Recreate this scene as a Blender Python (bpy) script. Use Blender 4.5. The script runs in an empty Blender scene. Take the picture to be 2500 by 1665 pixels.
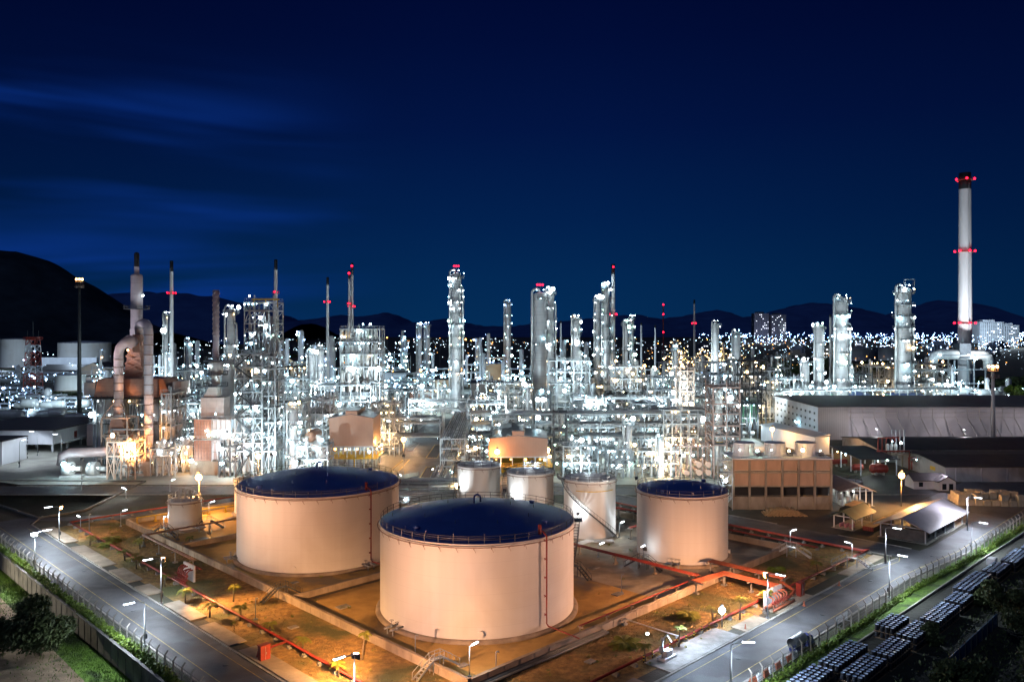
import bpy, math, random
from mathutils import Vector, Matrix
from mathutils.geometry import tessellate_polygon
PI = math.pi
RND = random.Random(11)
scene = bpy.context.scene
C = scene.collection

# ------------------------------------------------------------------ survey
# camera at (0,0,48) looking along +Y, 28 mm lens; G/XX/ZZ turn measured bearings into ground plan positions
FOC, HC, YH = 1944.0, 48.0, 800.0
def G(x, y, z=0.0):
    Y = FOC * (HC - z) / (y - YH)
    return Vector(((x - 1250) / FOC * Y, Y, z))
def XX(x, Y): return (x - 1250) / FOC * Y
def ZZ(y, Y): return HC - (y - YH) / FOC * Y
OX, OY, S2 = -5.7, 106.0, math.sqrt(0.5)
def UV(u, v, z=0.0):            # plan grid of the tank farm (turned 45 degrees), origin = corner of its bund wall
    return Vector((OX + (u - v) * S2, OY + (u + v) * S2, z))

# ------------------------------------------------------------------ mesh builder
class MB:
    def __init__(s): s.v = []; s.f = []; s.sm = []; s.mi = []; s.cur = 0
    def face(s, idx, smooth=False): s.f.append(idx); s.sm.append(smooth); s.mi.append(s.cur)
    def hexa(s, p):              # 8 points: bottom 4 ccw, top 4 ccw
        b = len(s.v); s.v += [tuple(q) for q in p]
        for q in ((3,2,1,0),(4,5,6,7),(0,1,5,4),(1,2,6,5),(2,3,7,6),(3,0,4,7)): s.face([b+i for i in q])
        return s
    def box(s, x0, x1, y0, y1, z0, z1):
        return s.hexa([(x0,y0,z0),(x1,y0,z0),(x1,y1,z0),(x0,y1,z0),(x0,y0,z1),(x1,y0,z1),(x1,y1,z1),(x0,y1,z1)])
    def prism(s, pts, z0, z1):   # vertical prism over a plan polygon, ccw
        n = len(pts); b = len(s.v)
        for p in pts: s.v.append((p[0], p[1], z0))
        for p in pts: s.v.append((p[0], p[1], z1))
        s.face([b+i for i in reversed(range(n))]); s.face([b+n+i for i in range(n)])
        for i in range(n): j = (i+1) % n; s.face([b+i, b+j, b+n+j, b+n+i])
        return s
    def poly(s, pts):
        b = len(s.v); s.v += [tuple(p) for p in pts]; s.face(list(range(b, b+len(pts)))); return s
    def bar(s, p, q, w, h=None):
        p = Vector(p); q = Vector(q); d = q - p
        if d.length < 1e-6: return s
        h = h or w; d.normalize()
        a = d.cross(Vector((0,0,1)))
        if a.length < 1e-3: a = Vector((1,0,0))
        a.normalize(); c = a.cross(d); a *= w/2; c *= h/2
        return s.hexa([p-a-c, p+a-c, p+a+c, p-a+c, q-a-c, q+a-c, q+a+c, q-a+c])
    def tube(s, pts, r, n=8, closed=False, cap=True, r2=None):
        pts = [Vector(p) for p in pts]; m = len(pts); b = len(s.v); ref = None
        for i, p in enumerate(pts):
            if closed: d = (pts[(i+1) % m] - pts[i-1])
            else: d = pts[min(i+1, m-1)] - pts[max(i-1, 0)]
            d.normalize()
            if ref is None: ref = Vector((0,0,1)) if abs(d.z) < .9 else Vector((1,0,0))
            a = d.cross(ref)
            if a.length < 1e-3: a = d.cross(Vector((0,1,0)))
            a.normalize(); c = a.cross(d)
            k = 1.0
            if not closed and 0 < i < m-1:
                e = (pts[i] - pts[i-1]).normalized(); k = 1/max(.5, abs(e.dot(d)))
            rr = r if r2 is None else r + (r2-r)*i/(m-1)
            for j in range(n):
                t = 2*PI*j/n; s.v.append(tuple(p + (a*math.cos(t) + c*math.sin(t))*rr*(1 if k == 1 else (1+k)/2)))
            ref = c
        for i in range(m if closed else m-1):
            i2 = (i+1) % m
            for j in range(n):
                j2 = (j+1) % n; s.face([b+i*n+j, b+i*n+j2, b+i2*n+j2, b+i2*n+j], True)
        if cap and not closed:
            s.face([b+j for j in reversed(range(n))]); s.face([b+(m-1)*n+j for j in range(n)])
        return s
    def lathe(s, prof, n=24, c=(0,0,0), a0=0, a1=2*PI, smooth=True):
        full = abs(a1-a0-2*PI) < 1e-6; k = n if full else n+1; b = len(s.v)
        for r, z in prof:
            for j in range(k):
                t = a0 + (a1-a0)*j/n; s.v.append((c[0]+r*math.cos(t), c[1]+r*math.sin(t), c[2]+z))
        for i in range(len(prof)-1):
            for j in range(n):
                j2 = (j+1) % k; s.face([b+i*k+j, b+i*k+j2, b+(i+1)*k+j2, b+(i+1)*k+j], smooth)
        return s
    def capsule(s, p, q, r, n=12):
        p = Vector(p); q = Vector(q); d = (q-p).normalized()
        pts = []; rs = []
        for k in range(4): t = PI/2*k/3; pts.append(p - d*r*.6*math.cos(t)); rs.append(max(.02, r*math.sin(t)))
        for k in range(4): t = PI/2*(3-k)/3; pts.append(q + d*r*.6*math.cos(t)); rs.append(max(.02, r*math.sin(t)))
        a = d.cross(Vector((0,0,1)))
        if a.length < 1e-3: a = Vector((1,0,0))
        a.normalize(); c = a.cross(d); b = len(s.v)
        for P, rr in zip(pts, rs):
            for j in range(n): t = 2*PI*j/n; s.v.append(tuple(P + (a*math.cos(t)+c*math.sin(t))*rr))
        for i in range(len(pts)-1):
            for j in range(n): j2 = (j+1) % n; s.face([b+i*n+j, b+i*n+j2, b+(i+1)*n+j2, b+(i+1)*n+j], True)
        return s
    def ball(s, c, r, n=8, m=5, sz=1.0):
        prof = [(max(.001, r*math.sin(PI*i/m)), -r*sz*math.cos(PI*i/m)) for i in range(m+1)]
        return s.lathe(prof, n, c)
    def arc(s, c, R, z, a0, a1, r, n=32, k=5):
        full = abs(a1-a0-2*PI) < 1e-6; m = n if full else n+1
        return s.tube([(c[0]+R*math.cos(a0+(a1-a0)*i/n), c[1]+R*math.sin(a0+(a1-a0)*i/n), z) for i in range(m)], r, k, closed=full)
    def deck(s, R0, R1, z, a0, a1, th=.12, n=20, c=(0,0)):
        return s.lathe([(R0,z),(R1,z),(R1,z+th),(R0,z+th),(R0,z)], n, (c[0],c[1],0), a0, a1, smooth=False)
    def mesh(s, name, mats):
        me = bpy.data.meshes.new(name); me.from_pydata(s.v, [], s.f)
        me.polygons.foreach_set('use_smooth', s.sm)
        if not isinstance(mats, (list, tuple)): mats = [mats]
        for m in mats: me.materials.append(m)
        if len(mats) > 1: me.polygons.foreach_set('material_index', s.mi)
        me.update(); return me
    def build(s, name, mats, parent=None, loc=None):
        return put(s.mesh(name, mats), name, parent, loc)
def put(me, name, parent=None, loc=None, rz=0, sc=None):
    o = bpy.data.objects.new(name, me); C.objects.link(o)
    if parent: o.parent = parent
    if loc is not None: o.location = loc
    if rz: o.rotation_euler = (0,0,rz)
    if sc: o.scale = (sc,sc,sc) if not isinstance(sc, tuple) else sc
    return o
def tag(o, label, cat, group=None):
    o['label'] = label; o['category'] = cat
    if group: o['group'] = group
    return o
def thing(name, label, cat, loc=(0,0,0), rz=0, group=None):
    o = bpy.data.objects.new(name, None); C.objects.link(o); o.empty_display_size = .5
    o.location = loc; o.rotation_euler = (0,0,rz); return tag(o, label, cat, group)
def struct(o): o['kind'] = 'structure'; return o
def stuff(o, label=None, cat=None):
    o['kind'] = 'stuff'
    if label: tag(o, label, cat)
    return o
def copy_tree(o, parent=None):
    c = o.copy(); C.objects.link(c)
    if parent: c.parent = parent
    for ch in list(o.children): copy_tree(ch, c)
    return c

# ------------------------------------------------------------------ materials
def nt(m): return m.node_tree.nodes, m.node_tree.links
def mat(name, c1, c2=None, rough=.6, metal=0.0, scale=1.0, detail=4, bump=0.0, bscale=None, spec=.5, stretch=None, c3=None, s3=.15, p3=(.5,.65), rough3=None, coat=0):
    m = bpy.data.materials.new(name); m.use_nodes = True; N, L = nt(m); b = N['Principled BSDF']
    b.inputs['Roughness'].default_value = rough; b.inputs['Metallic'].default_value = metal; b.inputs['Specular IOR Level'].default_value = spec
    b.inputs['Coat Weight'].default_value = coat
    b.inputs['Base Color'].default_value = (*c1, 1)
    if c2 is None: c2 = tuple(x*.82 for x in c1)
    tc = N.new('ShaderNodeTexCoord'); mp = N.new('ShaderNodeMapping'); L.new(tc.outputs['Object'], mp.inputs['Vector'])
    if stretch: mp.inputs['Scale'].default_value = stretch
    n = N.new('ShaderNodeTexNoise'); n.inputs['Scale'].default_value = scale; n.inputs['Detail'].default_value = detail; n.inputs['Roughness'].default_value = .62
    L.new(mp.outputs[0], n.inputs['Vector'])
    r = N.new('ShaderNodeValToRGB'); r.color_ramp.elements[0].position = .35; r.color_ramp.elements[1].position = .68
    r.color_ramp.elements[0].color = (*c2, 1); r.color_ramp.elements[1].color = (*c1, 1); L.new(n.outputs['Fac'], r.inputs['Fac'])
    out = r.outputs['Color']
    if c3 is not None:
        n3 = N.new('ShaderNodeTexNoise'); n3.inputs['Scale'].default_value = s3; n3.inputs['Detail'].default_value = 5; n3.inputs['Distortion'].default_value = .6
        L.new(tc.outputs['Object'], n3.inputs['Vector'])
        r3 = N.new('ShaderNodeMapRange'); r3.inputs['From Min'].default_value = p3[0]; r3.inputs['From Max'].default_value = p3[1]; L.new(n3.outputs['Fac'], r3.inputs['Value'])
        mx = N.new('ShaderNodeMix'); mx.data_type = 'RGBA'; L.new(r3.outputs[0], mx.inputs['Factor']); L.new(out, mx.inputs['A']); mx.inputs['B'].default_value = (*c3, 1)
        out = mx.outputs['Result']
        if rough3 is not None:
            mr = N.new('ShaderNodeMapRange'); mr.inputs['To Min'].default_value = rough; mr.inputs['To Max'].default_value = rough3
            L.new(r3.outputs[0], mr.inputs['Value']); L.new(mr.outputs[0], b.inputs['Roughness'])
    L.new(out, b.inputs['Base Color'])
    if bump:
        bn = N.new('ShaderNodeTexNoise'); bn.inputs['Scale'].default_value = bscale or scale*6; bn.inputs['Detail'].default_value = 6; L.new(mp.outputs[0], bn.inputs['Vector'])
        bp = N.new('ShaderNodeBump'); bp.inputs['Strength'].default_value = bump; bp.inputs['Distance'].default_value = .3
        L.new(bn.outputs['Fac'], bp.inputs['Height']); L.new(bp.outputs[0], b.inputs['Normal'])
    return m
def ribs(m, axis=0, period=1.0, strength=.5, dark=.75, width=.12):
    """adds thin repeated seams (wave) to a material, across one object axis: darkens and bumps"""
    N, L = nt(m); b = N['Principled BSDF']; tc = N.new('ShaderNodeTexCoord'); sp = N.new('ShaderNodeSeparateXYZ'); L.new(tc.outputs['Object'], sp.inputs[0])
    md = N.new('ShaderNodeMath'); md.operation = 'PINGPONG'; md.inputs[1].default_value = period/2; L.new(sp.outputs[axis], md.inputs[0])
    mr = N.new('ShaderNodeMapRange'); mr.inputs['From Max'].default_value = width*period/2; mr.inputs['To Min'].default_value = dark; L.new(md.outputs[0], mr.inputs['Value'])
    src = b.inputs['Base Color'].links[0].from_socket
    mx = N.new('ShaderNodeMix'); mx.data_type = 'RGBA'; mx.blend_type = 'MULTIPLY'; mx.inputs['Factor'].default_value = 1
    L.new(src, mx.inputs['A']); L.new(mr.outputs[0], mx.inputs['B']); L.new(mx.outputs['Result'], b.inputs['Base Color'])
    if strength:
        bp = N.new('ShaderNodeBump'); bp.inputs['Strength'].default_value = strength; bp.inputs['Distance'].default_value = .1; L.new(mr.outputs[0], bp.inputs['Height'])
        if not b.inputs['Normal'].links: L.new(bp.outputs[0], b.inputs['Normal'])
    return m
def emis(name, c, s):
    m = bpy.data.materials.new(name); m.use_nodes = True; N, L = nt(m); N.remove(N['Principled BSDF'])
    e = N.new('ShaderNodeEmission'); e.inputs[0].default_value = (*c, 1); e.inputs[1].default_value = s
    L.new(e.outputs[0], N['Material Output'].inputs[0]); return m

M = {}
M['asphalt'] = mat('asphalt', (.115,.12,.13), (.075,.079,.088), .6, scale=.35, detail=9, bump=.25, bscale=9, c3=(.055,.056,.06), s3=.11, p3=(.53,.62))
M['asphalt2'] = mat('dark_asphalt', (.035,.035,.038), (.022,.022,.026), .6, scale=.4, c3=(.05,.05,.05), s3=.1)
M['line'] = mat('yellow_line_paint', (.55,.42,.12), (.22,.18,.08), .6, scale=1.5)
M['kerb'] = mat('kerb_concrete', (.34,.32,.29), (.2,.19,.17), .8, scale=.8, bump=.2)
M['paving'] = mat('plant_paving', (.42,.42,.37), (.27,.27,.24), .65, scale=.12, c3=(.15,.15,.13), s3=.05, p3=(.55,.75))
M['site'] = mat('site_soil', (.085,.075,.055), (.045,.045,.032), .9, scale=.2, bump=.4, bscale=3, c3=(.05,.06,.03), s3=.03)
M['lawn'] = mat('dry_lawn', (.44,.27,.09), (.2,.12,.045), .9, scale=.9, detail=8, bump=.7, bscale=5, c3=(.09,.095,.035), s3=.09, p3=(.48,.66))
M['bund'] = mat('bund_floor', (.62,.39,.12), (.42,.26,.075), .75, scale=.25, detail=7, bump=.15, bscale=3, c3=(.11,.07,.03), s3=.075, p3=(.53,.62), rough3=.35)
M['bund2'] = mat('pale_bund_floor', (.48,.42,.31), (.28,.24,.17), .75, scale=.2, detail=7, bump=.15, bscale=3, c3=(.07,.062,.05), s3=.09, p3=(.5,.62), rough3=.4)
M['grass'] = mat('grass', (.14,.26,.03), (.06,.12,.015), .9, scale=1.5, detail=8, bump=.8, bscale=6, c3=(.02,.035,.01), s3=.2)
M['dirt'] = mat('dirt_track', (.30,.22,.14), (.16,.11,.07), .9, scale=.4, detail=8, bump=.5, bscale=3, c3=(.06,.06,.03), s3=.12)
M['dark_ground'] = mat('dark_ground', (.03,.032,.025), (.015,.017,.013), .95, scale=.2, bump=.5)
M['concrete'] = mat('concrete', (.40,.33,.25), (.24,.19,.14), .8, scale=.35, bump=.2, bscale=4, stretch=(1,1,.5))
M['concrete_d'] = mat('weathered_concrete', (.20,.19,.18), (.1,.1,.095), .85, scale=.3, bump=.25, c3=(.05,.05,.05), s3=.1)
M['steel'] = mat('galvanised_steel', (.5,.53,.55), (.33,.36,.38), .45, .25, scale=.5)
M['steel_d'] = mat('dark_steel', (.10,.11,.12), (.05,.055,.06), .5, .2, scale=.5)
M['grating'] = mat('floor_grating', (.24,.26,.27), (.13,.15,.16), .7, scale=1)
M['pipe'] = mat('pale_pipe', (.58,.59,.58), (.38,.39,.4), .35, .3, scale=.3)
M['pipe_g'] = mat('grey_pipe', (.33,.35,.37), (.2,.22,.24), .4, .3, scale=.3)
M['vessel'] = mat('pale_vessel', (.62,.62,.60), (.46,.46,.45), .42, .1, scale=.25, stretch=(1,1,.4))
ribs(M['vessel'], 2, 3.0, .2, .72, .08)
M['column'] = mat('column_cladding', (.56,.54,.54), (.44,.43,.43), .4, .25, scale=.2, stretch=(1,1,.3))
ribs(M['column'], 2, 3.6, .3, .6, .06)
M['stack'] = mat('stack_paint', (.62,.60,.60), (.5,.48,.48), .55, scale=.15, stretch=(1,1,.2))
M['stack_band'] = ribs(mat('stack_lilac', (.56,.5,.53), (.45,.4,.43), .5, scale=.3), 2, 4.0, .3, .65, .05)
M['stack_dark'] = mat('stack_black', (.02,.022,.025), (.012,.012,.014), .6, scale=.3)
M['tank'] = mat('tank_white', (.80,.79,.76), (.74,.725,.69), .45, scale=.16, detail=8, stretch=(3.0,3.0,.10), c3=(.60,.56,.50), s3=.07, p3=(.52,.85), spec=.35)
ribs(M['tank'], 2, 2.45, .08, .90, .035)
M['dome'] = mat('navy_roof', (.085,.165,.50), (.06,.12,.38), .42, .0, scale=.15, bump=.04, bscale=.25, spec=.8)
M['dome_w'] = mat('pale_roof', (.66,.68,.70), (.5,.52,.55), .5, scale=.4)
M['red'] = mat('red_paint', (.34,.045,.03), (.2,.03,.02), .45, scale=.8)
M['orange'] = mat('orange_paint', (.46,.13,.06), (.3,.08,.04), .45, scale=.8)
M['tan'] = mat('tan_steel', (.52,.38,.30), (.38,.27,.21), .5, scale=.5)
M['yellow'] = mat('yellow_paint', (.7,.45,.02), (.5,.3,.01), .5, scale=1)
M['blue'] = mat('blue_paint', (.03,.06,.3), (.02,.04,.2), .45, scale=1)
M['clad_t'] = mat('terracotta_panel', (.54,.34,.22), (.42,.26,.165), .7, scale=.4, stretch=(1,1,.25))
M['brick'] = ribs(mat('furnace_casing', (.46,.25,.18), (.34,.18,.13), .6, scale=.3), 2, 1.1, .3, .6, .1)
M['casing'] = ribs(ribs(mat('heater_casing', (.52,.48,.46), (.38,.36,.35), .5, .15, scale=.25), 2, 2.4, .2, .6, .05), 0, 3.1, 0, .7, .05)
M['duct'] = ribs(mat('duct_cladding', (.55,.42,.4), (.42,.32,.32), .45, .15, scale=.3), 2, 3.2, .3, .6, .05)
M['clad_pink'] = ribs(mat('pink_cladding', (.44,.26,.18), (.37,.215,.15), .55, scale=.12), 0, .5, .25, .86, .25)
M['clad_grey'] = ribs(mat('grey_cladding', (.50,.46,.43), (.42,.38,.36), .5, scale=.12), 0, .8, .5, .7, .3)
M['white_wall'] = mat('white_wall', (.70,.72,.76), (.58,.6,.64), .6, scale=.2, stretch=(1,1,.4))
M['cream'] = mat('cream_wall', (.6,.54,.42), (.48,.43,.33), .6, scale=.15)
M['lilac_wall'] = mat('warehouse_wall', (.56,.52,.53), (.46,.43,.44), .7, scale=.12, c3=(.38,.35,.36), s3=.05)
M['roof_d'] = ribs(mat('dark_roof', (.06,.052,.055), (.035,.03,.033), .62, scale=.2, bump=.1, bscale=.7), 0, 1.0, .3, .7, .15)
M['roof_g'] = ribs(mat('grey_roof', (.42,.39,.41), (.32,.30,.31), .45, 0, scale=.15), 0, .8, .3, .8, .15)
M['roof_green'] = mat('green_roof', (.03,.10,.07), (.02,.06,.045), .5, scale=.5)
M['timber'] = mat('stacked_timber', (.48,.33,.18), (.3,.2,.1), .8, scale=1.5)
M['bale'] = mat('bale_sacks', (.58,.5,.36), (.42,.35,.24), .85, scale=1, bump=.4)
M['drum'] = mat('black_drum', (.02,.025,.04), (.012,.014,.02), .35, scale=2)
M['drum_top'] = mat('drum_lid', (.34,.44,.62), (.16,.22,.36), .35, .2, scale=2)
M['wood'] = mat('pallet_wood', (.22,.15,.09), (.12,.08,.05), .85, scale=2)
M['leaf'] = mat('hedge_leaf', (.17,.26,.028), (.06,.11,.014), .6, scale=1.2)
M['leaf_y'] = mat('palm_leaf', (.26,.25,.04), (.13,.15,.025), .55, scale=1.0)
M['leaf_d'] = mat('dark_leaf', (.07,.10,.03), (.03,.045,.014), .75, scale=.4)
M['bark'] = mat('bark', (.16,.12,.08), (.08,.06,.04), .9, scale=2)
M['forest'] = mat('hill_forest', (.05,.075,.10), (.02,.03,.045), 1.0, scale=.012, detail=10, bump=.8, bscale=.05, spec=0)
M['forest_haze'] = mat('hazy_hill_forest', (.07,.15,.40), (.045,.10,.30), 1.0, scale=.008, detail=10, spec=0)  # bluish distance haze is put into this forest colour
M['blue_sheet'] = ribs(mat('blue_sheet_fence', (.06,.16,.30), (.04,.1,.2), .5, scale=.4), 0, .6, .4, .6, .2)
M['glass'] = mat('window_glass', (.02,.03,.04), (.02,.025,.03), .1, scale=1)
M['tower_wall'] = mat('apartment_wall', (.07,.08,.12), (.05,.06,.09), .8, scale=.05)
M['rubber'] = mat('black_rubber', (.02,.02,.02), None, .8)
M['green_wall'] = mat('green_tank_shell', (.16,.36,.22), (.10,.24,.15), .5, scale=.2)
M['rust'] = mat('rusty_metal', (.36,.25,.21), (.24,.15,.12), .8, scale=1)

LAMPC = dict(white=((.76,.93,1.0), 48), cool=((.46,.83,1.0), 42), blue=((.38,.60,1.0), 36), warm=((1.0,.62,.26), 32), green=((.62,1.0,.80), 36), orange=((1.0,.40,.09), 14), red=((1.0,.008,.03), 9),
             street=((.84,.92,1.0), 14), tube=((.84,.92,1.0), 10), flood=((.92,.97,1.0), 22), sodium=((1.0,.50,.14), 26), far=((.62,.82,1.0), 9))
LM = {}; LRN = random.Random(404)
for k, (c, s) in LAMPC.items(): M['em_'+k] = emis('lamp_'+k, c, s); M['em_'+k].cycles.emission_sampling = 'NONE'
def lamp_mesh(k):
    if k not in LM:
        mb = MB(); mb.ball((0,0,-.05), .27, 6, 4); mb.cur = 1; mb.box(-.09,.09,-.09,.09,.2,.42)
        LM[k] = mb.mesh('lamp', [M['em_'+k], M['steel_d']])
    return LM[k]
def lamp(parent, loc, k='white', s=1.0):
    if k in ('white','cool'):
        q = LRN.random(); k = 'warm' if q < .09 else 'green' if q < .16 else ('cool' if k == 'white' else 'blue') if q < .38 else k
    return put(lamp_mesh(k), 'lamp', parent, loc, 0, s*(.92*LRN.choice((.35,.42,.5,.5,.6,.7,.8,.95,1.2,1.7,2.6)) if k not in ('red','sodium','flood') else 1.25))
def spot(loc, target, power, col, size=100, blend=.6, rad=.35, name='flood_or_fill_beam'):
    l = bpy.data.lights.new(name, 'SPOT'); l.energy = power; l.color = col; l.spot_size = math.radians(size); l.spot_blend = blend; l.shadow_soft_size = rad
    o = bpy.data.objects.new(name, l); C.objects.link(o); o.location = loc; d = Vector(target)-Vector(loc); o.rotation_euler = d.to_track_quat('-Z','Y').to_euler(); return o
def pt(loc, power, col, rad=.3, name='lamp_or_fill_light'):
    l = bpy.data.lights.new(name, 'POINT'); l.energy = power; l.color = col; l.shadow_soft_size = rad
    o = bpy.data.objects.new(name, l); C.objects.link(o); o.location = loc; return o
PWH = (.74,.93,1.0)
def glow(parent, loc, power, col, rad=.25):
    o = pt(loc, power, col, rad); o.parent = parent; return o
# ================================================================== GENERATORS
def railing(mb, pts, h=1.1, step=2.0, t=.07, closed=False):
    pts = [Vector(p) for p in pts]
    seq = list(zip(pts, pts[1:])) + ([(pts[-1], pts[0])] if closed else [])
    for p, q in seq:
        n = max(1, int(round((q-p).length/step))); up = Vector((0,0,h))
        mb.bar(p+up, q+up, t); mb.bar(p+up*.5, q+up*.5, t*.7)
        for i in range(n): a = p.lerp(q, i/n); mb.bar(a, a+up, t)
    mb.bar(pts[-1], pts[-1]+Vector((0,0,h)), t)
    return mb
def ring_rail(mb, R, z, a0, a1, h=1.1, t=.06, n=28, c=(0,0), k=4):
    full = abs(a1-a0-2*PI) < 1e-6
    for hh in (h, h*.5): mb.arc(c, R, z+hh, a0, a1, t/2, n, k)
    for i in range(n if full else n+1):
        a = a0+(a1-a0)*i/n; x, y = c[0]+R*math.cos(a), c[1]+R*math.sin(a); mb.bar((x,y,z), (x,y,z+h), t)
    return mb
def stairs(mb, p, q, w=.9, side=None, rail=True, step=.3):
    p = Vector(p); q = Vector(q); d = q-p; fl = Vector((d.x,d.y,0)); fl.normalize(); s = Vector((-fl.y, fl.x, 0))*(w/2)
    for g in (-1, 1):
        mb.bar(p+s*g, q+s*g, .09, .28)
        if rail:
            up = Vector((0,0,1)); mb.bar(p+s*g+up, q+s*g+up, .06)
            m = max(2, int(d.length/1.6))
            for i in range(m+1): a = p.lerp(q, i/m)+s*g; mb.bar(a, a+up, .05)
    n = max(2, int(abs(d.z)/step))
    for i in range(1, n): a = p.lerp(q, i/n); mb.bar(a-s, a+s, .28, .05)
    return mb
def ladder(mb, x, y, z0, z1, ang):
    c, s = math.cos(ang), math.sin(ang)
    for g in (-.25, .25): mb.bar((x-s*g, y+c*g, z0), (x-s*g, y+c*g, z1), .07)
    z = z0
    while z < z1: mb.bar((x+s*.25, y-c*.25, z), (x-s*.25, y+c*.25, z), .05); z += .6
    z = z0+2.5
    while z < z1: mb.arc((x+c*.35, y+s*.35), .38, z, 0, 2*PI, .03, 8, 3); z += 1.5

def column(name, label, x, y, h, r, plats, lk='white', cat='column', group=None, top='dome', pipe=1, r2=None, zcut=None, m='column', lamps=2, redtop=False, ls=1.0, rnd=None):
    rn = rnd or random.Random(int(x*13+y*7)); t = thing(name, label, cat, (x,y,0), 0, group)
    sh = MB(); r2 = r2 or r; zc = zcut or h*.5
    prof = [(r*1.15,0),(r*1.15,2.5),(r,3.2),(r,zc),(r2,zc+ (r-r2)*1.5+.01),(r2,h)] + [(r2*math.cos(PI/2*i/5), h+r2*.5*math.sin(PI/2*i/5)) for i in range(1,6)]
    sh.lathe(prof, 20); sh.build('shell', M[m], t)
    bd = MB(); z = 6
    while z < h: rr = (r if z < zc else r2)+.06; bd.lathe([(rr-.1,z),(rr,z),(rr,z+.22),(rr-.1,z+.22)], 20); z += 5.5
    bd.build('stiffening_ring', M['steel'], t)
    for k, (zf, w, a0, a1) in enumerate(plats):
        z = h*zf; rr = r if z < zc else r2
        dk = MB(); dk.deck(rr+.02, rr+w, z, a0, a1, .16, 16)
        for i in range(5): a = a0+(a1-a0)*(i+.5)/5; dk.bar((rr*math.cos(a), rr*math.sin(a), z-1.2), ((rr+w)*math.cos(a), (rr+w)*math.sin(a), z-.02), .14)
        o = dk.build('platform', M['grating'], t); rl = MB(); ring_rail(rl, rr+w-.05, z+.16, a0, a1, 1.1, .08, 14); rl.build('railing', M['steel'], o)
        for i in range(lamps):
            a = a0+(a1-a0)*(i+rn.uniform(.2,.8))/lamps; lamp(t, ((rr+w*.9)*math.cos(a), (rr+w*.9)*math.sin(a), z+rn.choice((-.5,2.4))), lk, ls*rn.uniform(.75,1.25))
    ld = MB(); a = -PI*.35; ladder(ld, (r+.5)*math.cos(a), (r+.5)*math.sin(a), 3, h, a); ld.build('ladder', M['steel'], t)
    for k in range(pipe):
        a = [PI*1.12, -.12, PI*.75, -PI*.4][k % 4]; pr = r*.16+.12; R = r+pr+.35
        pp = MB(); cx, cy = R*math.cos(a), R*math.sin(a); zt = h+r2*(.5 if k == 0 else -1.5-2*k)
        if k == 0: pts = [(cx,cy,1)] + [(cx*(1-q), cy*(1-q), zt+1.4*math.sin(q*PI)*(1 if q<.5 else 1)) for q in (0,.12,.3,.55,.8,1)]; pts[-1] = (0,0,h+r2*.3)
        else: pts = [(cx,cy,1),(cx,cy,zt-pr),(cx*.9,cy*.9,zt+.4),(cx*.6,cy*.6,zt+.5)]
        pp.tube(pts, pr, 8); pp.build('pipe', M['pipe'], t)
    if top == 'crane':
        cr = MB()
        for s in (-1,1): cr.bar((r*.2, s*.8, h+.3), (r*.2, s*.8, h+r*1.5), .22); cr.bar((r*1.4, s*.8, h-.5), (r*1.4, s*.8, h+r*1.5), .22); cr.bar((r*.2,s*.8,h+r*1.5),(r*1.4,s*.8,h+r*1.5),.25); cr.bar((r*.2,s*.8,h+r*.8),(r*1.4,s*.8,h+r*.8),.2)
        cr.bar((r*1.4,-.8,h+r*1.5),(r*1.4,.8,h+r*1.5),.25); cr.bar((r*.2,-.8,h+r*1.5),(r*.2,.8,h+r*1.5),.25); cr.build('davit', M['steel'], t)
    if redtop:
        ms = MB(); ms.bar((0,0,h+r2*.4), (0,0,h+r2*.5+3.2), .2); ms.bar((-1.3,0,h+r2*.5+3), (1.3,0,h+r2*.5+3), .12); ms.build('mast', M['steel_d'], t)
        for s in (-1.2,0,1.2): lamp(t, (s,0,h+r2*.5+3.5), 'red', 1.5)
    for s in (-.5,.5): lamp(t, (r2*s, -r2*.6, h+r2*.5+.9), lk, ls)
    return t

def chimney(label, x, y, h, r0, r1, dark=.12, rings=(), m='stack', group=None, strakes=False, z0=0, cat='chimney', name='chimney', n=16, toplamp=0, rl=1.3, up=0):
    t = thing(name, label, cat, (x,y,0), 0, group); hd = h*(1-dark)
    rr = lambda z: r0+(r1-r0)*(z-z0)/(h-z0)
    MB().lathe([(r0,z0),(rr(hd),hd)], n).build('shaft', M[m], t)
    if dark > 0: MB().lathe([(rr(hd)+.02,hd),(r1+.02,h),(r1*.8,h),(r1*.8,h-2)], n).build('blackened_tip', M['stack_dark'], t)
    else: MB().lathe([(r1+.05,h-.4),(r1+.05,h),(r1*.85,h),(r1*.85,h-1.5)], n).build('rim', M['steel_d'], t)
    for z, k in rings:
        R = rr(z); g = MB(); g.deck(R, R+r0*.25+.7, z, 0, 2*PI, .2, 16); ring_rail(g, R+r0*.25+.65, z+.2, 0, 2*PI, 1.1, .09, 12)
        o = g.build('gallery', M['red' if k else 'steel_d'], t)
        for i in range(k): a = 2*PI*(i+.5)/k; lamp(o, ((R+r0*.25+1)*math.cos(a), (R+r0*.25+1)*math.sin(a), z+.9), 'red', rl)
    for i in range(toplamp): lamp(t, ((i-.5)*r1 if toplamp > 1 else 0, -r1-.3, h-1.5), 'red', 1.6)
    if strakes:
        s = MB()
        for k in range(3):
            s.tube([((rr(h*.97)+.12)*math.cos(k*2.094+i*.5), (rr(h*.97)+.12)*math.sin(k*2.094+i*.5), z0+(h-z0)*(.45+.55*i/40)) for i in range(41)], .16, 4)
        s.build('helical_strake', M[m], t)
    if up: spot((x-9-h*.05, y-h*.30-10, 10), (x, y, h*.66), up*h*h*7, (.88,.93,1.0), 75, 1.0, .8, 'chimney_uplight')
    ld = MB(); ladder(ld, 0, -(r0+.35), z0+1, h*.95, -PI/2); ld.build('ladder', M['steel'], t)
    return t

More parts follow.
